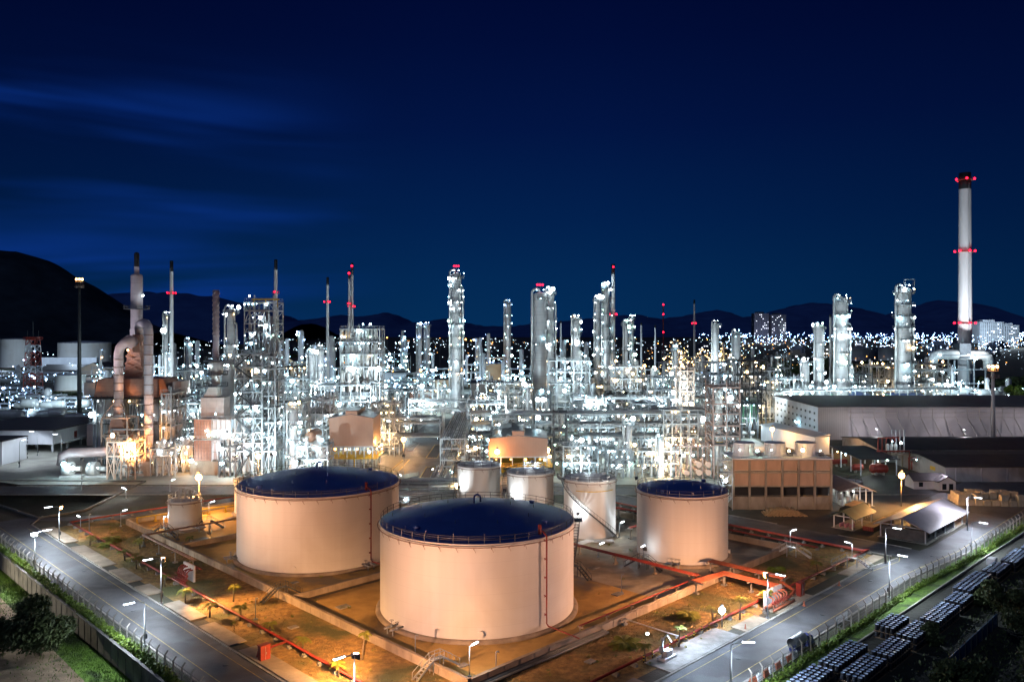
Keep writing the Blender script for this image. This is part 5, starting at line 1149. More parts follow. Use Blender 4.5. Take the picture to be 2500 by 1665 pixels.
# dark canopy over red tanks
T = thing('canopy','dark flat canopy on posts sheltering red tanks and pumps','canopy',(119,270,0)); b = MB(); b.hexa([(-6.5,-12.5,5.3),(6.5,-12.5,5.3),(6.5,12.5,5.9),(-6.5,12.5,5.9),(-6.5,-12.5,5.6),(6.5,-12.5,5.6),(6.5,12.5,6.2),(-6.5,12.5,6.2)]); b.build('roof',M['roof_d'],T); b = MB()
for x in (-5.8,5.8):
    for y in (-11.5,-4,4,11.5): b.bar((x,y,0),(x,y,5.4),.3)
b.build('post',M['white_wall'],T)
for x, y in ((-5,9),(-4.8,6),(-4.6,3),(-2,0),(4.5,-8),(0,-11)): lamp(T,(x,y,4.6),'white',1.2)
def drum_tank(label,x,y,L,r,ang=0,m='red'):
    T = thing('red_tank',label,'tank',(x,y,0),ang); MB().capsule((-L/2,0,r+.7),(L/2,0,r+.7),r,16).build('shell',M[m],T); s = MB()
    for q in (-L*.3,L*.3): s.box(q-.2,q+.2,-r*.7,r*.7,.0,r*.5+.7)
    s.build('saddle',M['kerb'],T); return T
drum_tank('large red horizontal tank in front under the dark canopy',119.5,259.5,4.2,1.5); drum_tank('red pump tank in the middle under the dark canopy',114.6,264,2.6,1.1); drum_tank('red twin pump at the back left under the dark canopy',111.5,276,3.0,.9); drum_tank('second red pump at the back under the dark canopy',115.0,277,2.2,.9)
T = thing('pump_platform','red pipe portal and white loops on a raised pump platform behind the canopy','pump platform',(129,272,0)); b = MB(); b.box(-5,6,-3,3,4.9,5.2)
for x in (-4.6,5.6):
    for y in (-2.6,2.6): b.bar((x,y,0),(x,y,5),.35)
railing(b,[(-5,-3,5.2),(6,-3,5.2)],1.1,1.5,.09); b.build('deck',M['concrete'],T)
b = MB()
for x in (-4,-2.6,-1.2): b.tube([(x,0,5.2),(x,0,10.2),(x+4,0,10.6),(x+5,1,9)],.22,8)
b.tube([(-6,-3.4,6.4),(5,-3.4,6.4),(5,-3.4,3)],.25,8); b.tube([(5,-5,3.4),(5,-5,.5)],.25,8); b.tube([(6,-6,4.6),(3.6,-6,4.6),(3.6,-6,.6)],.25,8); b.build('red_pipe',M['red'],T)
for x in (1.2,4): b = MB(); b.tube([(x,1,5.2),(x,1,13),(x+1.4,1,13),(x+1.4,1,5.2)],.2,8); b.build('white_loop',M['white_wall'],T)
for x in (-1,.4,1.8): MB().capsule((x,-.6,6.2),(x,-.6,8.2),.55,10).build('vessel',M['vessel'],T)
for p in ((-.6,-3,9.6),(2.4,-3,9.2),(6,-6.2,4)): lamp(T,p,'white',1.7)
# open lit shed
def shed(label, loc, ang, L, W, e, rise, roof, posts=4, lamps='white', name='open_shed', over=.9, wall=None):
    T = thing(name,label,'shed',loc,ang); r = MB()
    for s in (-1,1):
        q = [(-over,s*(W/2+over),e-over*rise/(W/2)),(L+over,s*(W/2+over),e-over*rise/(W/2)),(L+over,0,e+rise),(-over,0,e+rise)]; q = q if s < 0 else q[::-1]
        r.hexa(q+[(p[0],p[1],p[2]+.14) for p in q])
    r.build('roof',M[roof],T); b = MB()
    for i in range(posts):
        for s in (-1,1): b.bar((L*i/(posts-1),s*W/2,0),(L*i/(posts-1),s*W/2,e),.24)
        b.bar((L*i/(posts-1),-W/2,e-.1),(L*i/(posts-1),W/2,e-.1),.2)
        b.bar((L*i/(posts-1),0,e-.1),(L*i/(posts-1),0,e+rise-.05),.15)
    for s in (-1,1): b.bar((0,s*W/2,e-.12),(L,s*W/2,e-.12),.2)
    b.build('post_frame',M['white_wall'],T); fl = MB(); fl.box(-.6,L+.6,-W/2-.5,W/2+.5,.02,.16); fl.build('floor_slab',M['kerb'],T)
    if wall: 
        b = MB(); b.box(.3,.5,-W/2+.2,W/2-.2,.17,2.7); b.box(.5,L*.8,-W/2+.2,-W/2+.4,.17,2.3); b.build('panel_wall',M[wall],T)
        b = MB()
        for i in range(5): b.box(2+i*3.4,3.2+i*3.4,-W/2+.12,-W/2+.19,.9,2.0)
        b.build('window',M['glass'],T)
    if lamps:
        for i in range(3): lamp(T,(L*(i+.5)/3,0,e-.6),lamps,1.2)
    return T
shed('open shed with pinkish gabled roof and lit white interior by the cooling tower',(92,214,0),PI/2,15,8,4.2,1.3,'roof_pinky',5)if False else None
M['roof_pinky'] = ribs(mat('pink_roof',(.34,.26,.23),(.26,.2,.18),.5,scale=.3),0,.8,.3,.8,.15)
S1 = shed('open shed with pinkish gabled roof and lit white interior by the cooling tower',(93,214.5,0),PI/2,15,8,4.2,1.3,'roof_pinky',5)
for i in range(5): mb = MB(); mb.lathe([(.01,.2),(.6,.2),(.6,2.2),(.01,2.3)],12,(2+i*2.6,-1.5 if i%2 else 1.5,0)); mb.build('machine',M['vessel'],S1)
S2_ = shed('small open shed with dark green roof and pink drums inside, by the road fork',UV(119.3,-.5),A45,11.4,4.4,3.1,1.3,'roof_green',3,None)
rl = MB(); railing(rl,[(0,-2.2,1.6),(11.4,-2.2,1.6)],1.0,1.2,.1); rl.build('balustrade',M['cream'],S2_)
rn = random.Random(3); dm = MB(); dm.lathe([(.01,0),(.3,0),(.3,.88),(.01,.88)],12); dmm = dm.mesh('pink_drum',mat('pink_drum_paint',(.5,.2,.25),(.35,.14,.18),.5,scale=1))
for i in range(9): tag(put(dmm,'pink_drum',None,UV(120.4+(i%3)*.8,-1.8+(i//3)*1.2,.17)),'pink drum standing inside the small green roofed shed','drum','pink drums in the green roofed shed')
S3 = shed('big open shed with shiny grey gabled roof beside the right road',UV(118.6,-14.2),A45,26.5,9.6,3.3,1.9,'roof_g',5,None,wall='steel_d',over=1.3)
bm = MB(); bm.box(0,13,-.16,.16,0,.3); bm.cur = 1; bm.box(-.12,-.005,-.18,.18,-.0,.32); bmm = bm.mesh('long_beam',[M['timber'],M['red']])
for r in range(3):
    for k in range(6): tag(put(bmm,'long_beam',None,UV(121.5,-4.4-k*.42,.05+r*.34),A45),'long yellowish beam with red end in the stack beside the green roofed shed','beam','red ended beams stacked by the green shed')
T = thing('covered_stack','dark tarpaulin covered stack behind the red ended beams','covered stack',UV(131,3.5),A45); m_ = MB(); m_.hexa([(0,-2.4,0),(10,-2.4,0),(10,2.4,0),(0,2.4,0),(.5,-1.8,2.3),(9.6,-1.6,2.6),(9.4,1.6,2.5),(.4,1.8,2.2)]); m_.build('tarpaulin',M['dark_ground'],T); m_ = MB(); m_.box(2,8,-1.2,1.2,2.62,3.0); m_.build('top_boards',M['timber'],T)
# small round tank left of the floodlight
tank('small round concrete tank behind the pinkish roofed shed',tuple(G(2078,1196)[:2]),3.2,2.6,roof='dome_w',m='concrete',rim=False,vent=False,studs=False)
# bales
bl = MB(); bl.box(-.95,.95,-.75,.75,.12,1.5); bl.box(-1,1,-.8,.8,.0,.1); blm = bl.mesh('bale',M['bale']); rn = random.Random(4); b0 = G(2345,1232)
k = 0
for r in range(4):
    for c in range(8):
        x = b0.x+c*2.15+r*.5; y = b0.y+r*2.2-c*.25
        for lay in range(2 if rn.random() < .7 else 1): tag(put(blm,'bale',None,(x+rn.uniform(-.1,.1),y+rn.uniform(-.15,.15),lay*1.52),rn.uniform(-.08,.08)),'tan wrapped bale in the stacked block on the yard at right','bale','tan bales stacked on the right yard'); k += 1
# hydrant cabinets, cones, barriers, odds
def cabinet(label, loc, ang): T = thing('hydrant_cabinet',label,'hydrant cabinet',loc,ang); m_ = MB(); m_.box(-.75,.75,-.45,.45,.1,2.3); m_.build('body',M['red'],T); m_ = MB(); m_.box(-.82,.82,-.52,.52,2.3,2.42); m_.box(-.8,.8,-.5,.5,0,.1); m_.build('cap',M['red'],T); m_ = MB(); m_.box(-.02,.02,-.49,-.455,.2,2.2); m_.box(.1,.16,-.53,-.455,1.1,1.4); m_.build('door_handle',M['steel'],T)
cabinet('faded red hydrant cabinet on the kerb of the left road',UV(-15.0,27.5,.0),A45); cabinet('bright red hydrant cabinet on the kerb of the right road',UV(66.5,-14.6),A45)
cn = MB(); cn.lathe([(.3,.05),(.18,.06),(.05,.85),(.01,.86)],10); cn.box(-.3,.3,-.3,.3,.0,.05); cm = cn.mesh('traffic_cone',M['orange'])
for (u,v), l in (((62,-17.4),'orange traffic cone on the right road beside the concrete apron'),((77,-17.2),'orange traffic cone on the right road past the red cabinet'),((45,-15.6),'orange traffic cone at the kerb left of the right flood lamp post')): tag(put(cm,'traffic_cone',None,UV(u,v,.05)),l,'cone')
cn = MB(); cn.tube([(0,0,0),(0,0,1.1)],.1,8); cn.cur = 1
for z in (.3,.75): cn.tube([(0,0,z),(0,0,z+.22)],.112,8)
bo = cn.mesh('bollard',[M['stack_dark'],M['yellow']])
for i in range(9): tag(put(bo,'bollard',None,UV(23+i*2.2,-11.7,.12)),'black and yellow bollard along the edge of the pale loading apron','bollard','bollards of the loading apron')
br = MB(); br.hexa([(-.8,-.3,0),(.8,-.3,0),(.8,.3,0),(-.8,.3,0),(-.7,-.1,.9),(.7,-.1,.9),(.7,.1,.9),(-.7,.1,.9)]); brm = [br.mesh('road_barrier',M['orange']), br.mesh('road_barrier',M['white_wall'])]
for i in range(8): tag(put(brm[i%2],'road_barrier',None,UV(28+i*1.75,-26.0,.02),A45+.05*(i%3)),('orange' if i%2==0 else 'white')+' plastic road barrier in the row along the right fence','barrier',('orange' if i%2==0 else 'white')+' barriers along the right fence')
T = thing('culvert_pipe','corrugated pale culvert pipe lying by the right fence with a blue tarpaulin','culvert pipe',UV(43.5,-24.9),A45); m_ = MB(); m_.lathe([(.75+.07*(i%2),i*.14) for i in range(26)],18); o = m_.build('corrugated_tube',M['steel'],T,(-1.8,0,1.3)); o.rotation_euler = (0,PI/2,0); m_ = MB(); m_.box(-1.6,1.6,-.5,.5,.02,.55); m_.hexa([(1.9,-.8,.02),(4.2,-.8,.02),(4.2,.8,.02),(1.9,.8,.02),(2.2,-.5,1.5),(3.8,-.6,1.2),(3.9,.4,1.3),(2.1,.5,1.6)]); m_.build('tarpaulin',M['blue'],T)
T = thing('spiked_barrier','spiked steel road barrier standing at the right fence','barrier',UV(58.5,-25.4),A45); m_ = MB(); m_.bar((-2.2,0,1.2),(2.2,0,1.2),.14); m_.bar((-2.2,0,.3),(2.2,0,.3),.14)
for i in range(14): m_.bar((-2.1+i*.32,0,.25),(-2.1+i*.32,0,1.55),.06)
for x in (-2,2): m_.bar((x,-.5,0),(x,.5,0),.1); m_.bar((x,0,0),(x,0,1.2),.1)
m_.build('barrier_rail',M['steel'],T)
T = thing('loading_skid','white pump skid and loading arm on the pale apron','loading skid',UV(26.5,-13.2,.13),A45); m_ = MB(); m_.box(-1.4,1.6,-.7,.7,0,.35); m_.box(-.4,.9,-.4,.4,.36,1.2); m_.build('skid',M['white_wall'],T); m_ = MB(); m_.tube([(-1,0,.3),(-1,0,3),(-.2,-.3,3.6),(.6,-.5,2.4)],.12,8); m_.ball((-1,0,3),.3); m_.lathe([(.35,1.2),(.35,1.9),(.01,2)],10,(-1,.2,0)); m_.build('loading_arm',M['pipe'],T)

# ================================================================== DRUM YARD
dr = MB(); dr.lathe([(.29,0),(.29,.28),(.305,.3),(.29,.32),(.29,.56),(.305,.58),(.29,.6),(.29,.87)],14); dr.cur = 1; dr.lathe([(.29,.87),(.305,.88),(.30,.9),(.275,.9),(.265,.865),(.01,.865)],14); drm = dr.mesh('oil_drum',[M['drum'],M['drum_top']])
BL = [(26,-31.2,11,4),(35.5,-35.0,10,4),(37,-31.3,12,4),(45.6,-35.2,9,4),(55,-35.4,9,4),(56.6,-31.6,8,4),(64.5,-35.6,12,4),(76.6,-35.6,7,4),(84.5,-34.6,15,4),(99.5,-35.4,9,4),(109.5,-36.0,13,4),(122.5,-36.6,11,4)]
rn = random.Random(21); cnt = 0; rest = MB()
for bi, (u0,v0,nu,nv) in enumerate(BL):
    P = thing('wood_pallet','wooden pallet boards under a block of stacked black drums','pallet',UV(u0,v0),A45,'pallets under the drum blocks'); pm = MB()
    for z in (.02,1.06): pm.box(-.4,nu*.92,-nv*.76+.4,.4,z,z+.06); 
    for k in range(nu): pm.box(-.3+k*.92,-.15+k*.92,-nv*.76+.42,.38,.08,.14)
    pm.build('boards',M['wood'],P)
    for a in range(nu):
        for b in range(nv):
            p = UV(u0+a*.92+rn.uniform(-.05,.05), v0-b*.76+rn.uniform(-.05,.05), 1.14+rn.choice((0,0,.03)))
            if cnt < 296 and rn.random() < .985: tag(put(drm,'oil_drum',None,p,rn.uniform(0,6)),'black oil drum with pale lid in the stacked rows beyond the right fence','oil drum','black drums stacked beyond the right fence'); cnt += 1
            else:
                o = len(rest.v); rest.v += [(p.x+x,p.y+y,p.z+z) for x,y,z in dr.v]; rest.f += [[o+i for i in f] for f in dr.f]; rest.sm += dr.sm; rest.mi += dr.mi
            if a in (0,nu-1) or b in (0,nv-1):
                o = len(rest.v); rest.v += [(p.x+x,p.y+y,.16+z) for x,y,z in dr.v]; rest.f += [[o+i for i in f] for f in dr.f]; rest.sm += dr.sm; rest.mi += dr.mi
stuff(rest.build('oil_drums',[M['drum'],M['drum_top']]),'lower layer and far rows of black drums beyond the right fence','oil drums')
T = thing('pallet_crate','pale slatted pallet crate on top of the far drums','crate',UV(108,-34.6,1.2),A45); m_ = MB()
for i in range(5): m_.box(-1+i*.45,-.75+i*.45,-.7,.7,0,1.2)
m_.build('slats',M['white_wall'],T)
T = thing('sheet_fence','blue corrugated sheet fence in the dark corner at bottom right','fence',UV(44,-43.5),A45); m_ = MB(); m_.box(0,31,-.06,.06,.05,2.0); m_.build('sheet',M['blue_sheet'],T); m_ = MB()
for i in range(12): m_.bar((i*2.8,-.12,0),(i*2.8,-.12,2.15),.12)
m_.build('post',M['steel_d'],T)
# ================================================================== PLANTS
def blob_tree(name, label, loc, h, r, n, leaf, s, seed, trunk=.25):
    rn = random.Random(seed); T = thing(name, label, 'tree' if h > 3 else 'bush', loc); t = MB(); top = Vector((rn.uniform(-.4,.4),rn.uniform(-.4,.4),h*.4)); t.tube([(0,0,0),top*.5+Vector((.1,.1,0)),top],trunk,8,r2=trunk*.5); c = MB()
    for k in range(9):
        a = rn.uniform(0,6.28); q = Vector((math.cos(a)*r*rn.uniform(.2,.7),math.sin(a)*r*rn.uniform(.2,.7),h*rn.uniform(.22,.9))); t.tube([top*rn.uniform(.5,1),(top+q)/2+Vector((0,0,.2)),q],trunk*.35,5,r2=.03); k2 = rn.uniform(.3,.55)*r; fin_leafs(c,q,k2,k2,k2*.75,n//9,s,rn)
    t.build('trunk',M['bark'],T); c.build('crown',M[leaf],T); return T
blob_tree('broad_tree','dark bushy tree on the dirt ground at the lower left corner',G(40,1640,-3)+Vector((0,6,0)),8,7.0,9000,'leaf_d',.32,1)
blob_tree('broad_tree','small dark tree left of the bushy one at the left edge',G(-40,1600,-3)+Vector((0,0,0)),6,5.0,4000,'leaf_d',.3,2)
for i,(u,v,h,r) in enumerate([(40,-48,6,4),(52,-56,7,5),(66,-50,6,4.5),(78,-44,6,4),(90,-48,7,5),(104,-46,6,4.4),(118,-45,6,4),(60,-38.8,2.5,2),(84,-40,3,2.4)]): blob_tree('broad_tree','dark leafy tree in the black thicket beyond the drums',UV(u,v),h,r,2600,'leaf_d',.34,30+i).__setitem__('group','trees of the thicket beyond the drums')
rn = random.Random(77); ug = MB()
for i in range(9000):
    u = rn.uniform(28,150); v = rn.uniform(-66,-38.6-abs(rn.gauss(0,1)))
    if 42 < u < 78 and -44.5 < v < -42.6: continue
    p = UV(u,v,abs(rn.gauss(.4,.4))); a = Vector((rn.gauss(0,1),rn.gauss(0,1),rn.gauss(.5,1))).normalized(); b = a.orthogonal().normalized(); e = a.cross(b); k = rn.uniform(.15,.4); ug.poly([p-b*k,p-e*k*.4,p+b*k,p+e*k*.4])
stuff(ug.build('undergrowth',M['leaf_d']),'dark undergrowth beyond the drum yard','undergrowth')
gr = MB(); rn = random.Random(78)
for i in range(16000):
    p = UV(-28.6-abs(rn.gauss(0,2.1))-(rn.random()<.12)*rn.uniform(0,9),rn.uniform(20,120),-2.97); k = rn.uniform(.15,.45); a = rn.uniform(0,6.28); q = Vector((math.cos(a)*.06,math.sin(a)*.06,0)); gr.poly([p-q,p+q,p+Vector((rn.gauss(0,.12),rn.gauss(0,.12),k))])
stuff(gr.build('verge_grass',M['grass']),'green grass below the left perimeter wall','grass')
# ragged lawn tufts on the farm strips
lt = MB(); rn = random.Random(79)
for i in range(16000):
    if rn.random() < .5: p = UV(rn.uniform(-13,-.5),rn.uniform(0,130),.01)
    else: p = UV(rn.uniform(0,100),rn.uniform(-13,-.6),.01)
    k = rn.uniform(.06,.22); a = rn.uniform(0,6.28); q = Vector((math.cos(a)*.07,math.sin(a)*.07,0)); lt.poly([p-q,p+q,p+Vector((rn.gauss(0,.1),rn.gauss(0,.1),k))])
stuff(lt.build('lawn_tufts',M['lawn']),'tufts of dry lawn around the bund walls','grass')
def palm(label, loc, h, r, n=9, seed=0, name='palm_tree', leaf='leaf_y', droop=.9, group=None):
    rn = random.Random(seed); T = thing(name, label, 'palm', loc, rn.uniform(0,6), group); lean = Vector((rn.uniform(-.15,.15),rn.uniform(-.15,.15),0))*h; top = Vector((0,0,h))+lean
    t = MB(); t.tube([(0,0,0),lean*.3+Vector((0,0,h*.5)),top],.11+.02*h,7,r2=.07); t.build('trunk',M['bark'],T); c = MB()
    for i in range(n):
        a = 2*PI*i/n+rn.uniform(-.25,.25); up = rn.uniform(.25,.95); d = Vector((math.cos(a),math.sin(a),0)); s = Vector((-d.y,d.x,0)); L = r*rn.uniform(.8,1.15); pts = []
        for j in range(9): f = j/8; pts.append(top+d*L*f*(1-.12*f)+Vector((0,0,L*(up*f-droop*f*f))))
        for p, q in zip(pts, pts[1:]): c.bar(p,q,.05)
        for j in range(1,18):
            f = j/18; k = int(f*8); p = pts[k].lerp(pts[min(8,k+1)], f*8-k); w = r*.34*math.sin(PI*min(1,f*.85+.15))**.7
            for g in (-1,1): e = p+s*g*w+d*w*.55+Vector((0,0,-w*.35)); c.poly([p-d*.09*r,p+(e-p)*.5-d*.04*r,e,p+d*.09*r])
    c.build('crown',M[leaf],T); return T
PALMS = [((453,1472),2.6,1.1,'bright yellow lit young palm by the left fire main'),((570,1468),3.0,1.0,'slim young palm near the left bund wall, alone on orange lawn'),((512,1506),2.4,1.0,'young palm on the road side of the red main, left of two'),((587,1514),2.5,1.0,'young palm on the road side of the red main, right of two'),
 ((220,1332),2.2,1.0,'young palm near the left fire main stair'),((333,1388),2.4,1.1,'young palm beside the left white blast wall'),((305,1368),2.2,1.0,'dark young palm left of the blast wall beyond the road kerb'),((342,1340),2.0,1.0,'dark young palm between cycad and blast wall'),
 ((402,1432),2.2,.9,'young palm just in front of the left blast wall'),((660,1550),2.0,.9,'short lime green palm below the dividing stile'),((739,1592),2.2,.9,'lime green palm above the bent red branch pipe'),((884,1610),4.0,.9,'taller palm leaning over the left bund wall'),((827,1652),2.0,.9,'lime green palm at the bottom beside the red main'),
 ((1657,1580),3.2,.8,'lone palm on the dark lawn near the pale loading apron'),((1575,1614),2.6,.9,'palm on the dark lawn in front of the bushy cycad'),((1741,1520),2.8,.7,'thin palm on the red lawn right of the bushy cycad'),((1806,1512),4.0,.9,'tall yellow palm in front of the orange pipe bundle'),((1867,1480),3.0,1.0,'yellow palm beside the right white blast wall'),((1996,1404),2.6,1.0,'palm on the pale lawn near the right stile'),((463,1330),1.8,.8,'small palm near the stile by the small left tank'),((455,1400),2.2,.8,'yellow palm right of the left blast wall')]
for i,((px,py),h,r,l) in enumerate(PALMS): palm(l,G(px,py),h*.9,r*1.45,10,100+i)
for i,((px,py),r,l) in enumerate([((273,1322),1.9,'big spiky cycad lit orange near the left corner of the farm'),((1680,1508),1.7,'bushy cycad on the reddish lawn right of the front tank'),((1525,1578),2.0,'bushy dark cycad beside the right bund wall'),((1893,1396),1.6,'dark cycad on the lawn above the orange pipes'),((258,1335),1.4,'dark spreading cycad left of the big spiky one')]): palm(l,G(px,py),.6,r*1.3,24,200+i,'cycad','leaf_y' if i != 3 else 'leaf',.8)
# ================================================================== LEFT BUILDINGS
T = thing('white_building','plain white low building cut by the left picture edge','building',(-196,285,0)); b = MB(); b.box(-18,18,-7,7,.01,8.2); b.build('wall',M['white_wall'],T); b = MB(); b.box(-18.4,18.4,-7.4,7.4,8.22,8.5); b.build('roof',M['roof_d'],T)
b = MB()
for i in range(6): b.bar((18.3,7.2,i*1.4),(18.3,7.2,i*1.4+.9),.18)
b.build('wall_ladder',M['steel_d'],T)
T = thing('stilt_building','white building raised on stilts with dark flat roof and two red doors','building',(-196,330,0)); b = MB(); b.box(-19,19,-23,20,3.0,8.4); b.build('wall',M['white_wall'],T); b = MB(); b.box(-20,20.5,-24,21,8.42,8.75); b.build('roof',M['roof_d'],T)
for y in (-22,-12,-2,8,18):
    for x in (-18,-6,6,18.4): MB().bar((x,y,0),(x,y,3),.6).build('stilt',M['white_wall'],T)
for y in (-8,2): b = MB(); b.box(19.02,19.1,y,y+2,3.1,6.2); b.build('door',M['red'],T)
b = MB(); b.hexa([(19.1,-20,3),(21.6,-20,3),(21.6,12,3.2),(19.1,12,3.2),(19.1,-20,3.2),(21.6,-20,3.2),(21.6,12,3.4),(19.1,12,3.4)]); railing(b,[(21.5,-20,3.2),(21.5,12,3.4)],1.1,2,.1); b.build('loading_platform',M['white_wall'],T)
T = thing('service_block','brownish service block right of the stilt building','building',(-170,330,0)); b = MB(); b.box(-3,3,-6,10,.01,8.6); b.build('wall',M['duct'],T); b = MB(); b.box(3.1,8,-3,10,.01,9.5); b.build('annex_wall',M['casing'],T)
def gbox(label, px0, px1, Y, ytop, d, wall='cream', roof='roof_d', rise=3, ridge='y', name='distant_shed'):
    x0, x1 = XX(px0,Y), XX(px1,Y); T = thing(name,label,'building',((x0+x1)/2,Y+d/2,0)); z = ZZ(ytop,Y)-rise; w = (x1-x0)/2; gabled(T,-w,w,-d/2,d/2,.01,z,rise,wall,roof,ridge,.5); return T
gbox('beige gabled warehouse with long dark roof left of the furnace',199,256,800,886,30,'cream','roof_d',5)
gbox('long dark roofed shed behind the beige gabled warehouse',90,200,830,892,40,'white_dim','roof_d',5,'x')
gbox('pale yellow gabled shed between tallest structure and squat column',690,723,850,876,40,'cream','roof_d',4)
gbox('cream box building left of the tallest column foot',1062,1102,500,925,12,'cream','roof_mid',.6,'x')
gbox('orange lit low wall building left of the cream box',1000,1060,505,945,10,'brick','roof_d',.5,'x')
gbox('white low building behind the orange lit wall',926,987,640,908,12,'white_wall','roof_d',.5,'x')
gbox('pale blue roofed shed right of the tallest column',1150,1215,520,930,14,'white_dim','roof_mid',1.5,'x')
T2 = [('pale tank at the left edge below the mountain',18,950,34,829),('wide pale tank with diagonal stair below the left mountain',175,950,60,838),('white round tank among bluish lamps on the left',153,600,34,918),('low white tank in front of the round one on the left',120,470,28,981),
      ('big beige tank with dark roof behind the centre plant',1205,700,42,889),('green lit tank behind the brown reactor structure',1832,400,24,968),('green rimmed domed tank behind the long warehouse, left one',1959,450,47,964),('green rimmed domed tank behind the long warehouse, middle one',2097,450,47,966),('green rimmed domed tank behind the long warehouse, right one',2232,450,47,967),('dark domed tank behind the long warehouse, farthest right',2385,450,36,972),('white far tank right of the middle silver column',2105,1150,24,850),('pale far tank left of the large silver column',2178,1150,22,851)]
for l, px, Y, hw, yt in T2:
    R = hw/FOC*Y; m = 'green_wall' if 'green' in l else 'cream' if 'beige' in l else 'tank'
    tank(l, (XX(px,Y),Y+R), R, ZZ(yt,Y), roof='dome' if ('domed' in l or 'dark' in l) else 'dome_w', rim=False, vent=False, studs=False, m=m, rise=.16 if 'domed' in l else .08, rail='steel_d')
# low pale wall under the far tanks
tag(MB().box(XX(100,930),XX(236,930),930,936,0,ZZ(873,930)).build('boundary_wall',M['white_wall']),'pale bright wall in front of the wide pale tank on the left','wall')

# ================================================================== FAR PROCESS UNITS (steelwork, columns and their lamps)
FU = [(30,520,120,905,'blue',30,1),(95,470,110,925,'blue',34,1),(190,470,100,935,'blue',34,1),(-20,430,60,950,'blue',20,0),(40,410,90,975,'blue',28,0),(130,420,90,968,'blue',28,0),(235,480,70,905,'blue',24,1),(215,400,60,985,'blue',18,0),(20,680,120,870,'blue',22,1),(150,720,120,885,'blue',24,0),
      (275,640,80,838,'cool',22,1),(330,620,70,850,'cool',18,1),(400,600,90,820,'cool',36,3),(455,560,80,835,'cool',36,2),(500,650,90,828,'cool',34,2),(545,700,80,818,'cool',30,2),(620,720,70,828,'cool',26,2),
      (695,620,70,812,'cool',40,3),(745,640,60,806,'cool',40,3),(800,520,60,800,'cool',56,5),(770,600,70,842,'cool',30,2),(925,760,70,818,'cool',36,3),(965,820,70,803,'cool',40,3),(1000,640,80,868,'cool',26,0),(1070,660,80,850,'cool',36,2),(940,560,80,888,'cool',24,0),(1020,560,90,892,'cool',28,0),
      (1150,640,90,822,'cool',44,3),(1195,720,70,806,'cool',34,3),(1260,620,70,838,'cool',40,2),(1300,560,60,862,'cool',30,1),(1370,560,70,822,'cool',44,3),(1430,520,60,828,'cool',40,3),(1480,560,60,838,'cool',34,2),(1510,520,60,848,'cool',30,1),(1560,640,80,850,'cool',34,1),(1600,560,70,872,'white',34,1),(1640,760,70,838,'warm',30,1),(1648,980,60,806,'warm',24,3),(1700,900,90,832,'warm',40,1),(1770,1000,90,832,'warm',34,1),(1690,470,80,885,'white',28,1),(1720,700,90,856,'blue',24,0),
      (1840,560,90,912,'white',30,1),(1920,560,90,918,'white',26,1),(2020,560,90,926,'white',26,1),(2110,560,80,925,'white',26,1),(2180,540,70,908,'white',30,1),(2260,560,90,892,'white',44,2),(2330,560,90,895,'white',44,2),(2400,540,60,925,'white',20,1),(2460,560,60,925,'white',20,1)]
for k, (px, Y, wpx, yt, lk, nl, nt_) in enumerate(FU):
    far_unit('distant lit process unit of steelwork and lamps behind the main plant', XX(px,Y), Y, max(14,wpx/FOC*Y), max(6,ZZ(yt,Y)), lk, k, int(nl*1.6), nt_, 'distant process units', ls=Y/560)
# big round ducts at the foot of the huge chimney
T = thing('flue_duct','huge pale horseshoe duct at the foot of the huge chimney','flue duct',(XX(2340,580),575,0)); d = MB(); zz = ZZ(865,578); d.tube([(-22,0,20),(-22,0,zz-5),(-20.5,0,zz-1.5),(-17,0,zz),(14,0,zz),(17.5,0,zz-1.5),(19,0,zz-5),(19,0,18)],3.6,16); d.build('duct',M['vessel'],T); d = MB(); d.box(-4,4,-3.7,3.7,zz-3,zz+8); d.build('damper_box',M['roof_mid'],T); d = MB()
for x in (-22,-8,6,19):
    for y in (-4,4): d.bar((x,y,0),(x,y,zz-4),.9)
for z in (8,18,28): d.bar((-22,-4,z),(19,-4,z),.7)
d.build('support_frame',M['steel'],T)
for i in range(10): lamp(T,(-24+5*i,-6,RND.uniform(8,34)),'white',1.7)

# ================================================================== HILLS, CITY, TREES, SKY GLOW LAMPS
from mathutils import noise as NZ
def hill(name, prof, Y, depth, m, step=6, amp=8, seed=0.0):
    mb = MB(); xs = []; x = prof[0][0]
    while x <= prof[-1][0]: xs.append(x); x += step
    rows = [-1,-.8,-.62,-.46,-.32,-.2,-.1,0,.12,.3,.6,1]; nr = len(rows)
    for x in xs:
        for (a, ya), (b, yb) in zip(prof, prof[1:]):
            if a <= x <= b: y = ya+(yb-ya)*(x-a)/(b-a); break
        h = ZZ(y,Y); X = XX(x,Y)
        for r in rows:
            f = (math.cos(PI*r)+1)/2; k = NZ.fractal(Vector((X*.004+seed,r*2.2,seed)),1,2,5)
            mb.v.append((X, Y+r*depth, max(-2, h*f*(1+.22*k*(1-f)) + amp*NZ.noise(Vector((X*.02,r*9,seed)))*f)))
    for i in range(len(xs)-1):
        for j in range(nr-1): mb.face([i*nr+j,(i+1)*nr+j,(i+1)*nr+j+1,i*nr+j+1], True)
    return struct(mb.build(name, M[m]))
hill('mountain',[(-420,640),(-200,618),(-60,615),(0,612),(40,613),(85,626),(130,650),(165,672),(200,692),(230,712),(262,740),(300,775),(350,800),(400,812)],1600,420,'forest',5,5,1.3)
hill('hills',[(150,800),(200,760),(262,724),(318,713),(420,715),(480,720),(535,727),(593,742),(660,764),(700,772),(723,784),(760,790)],3000,700,'forest_haze',5,8,4.1)
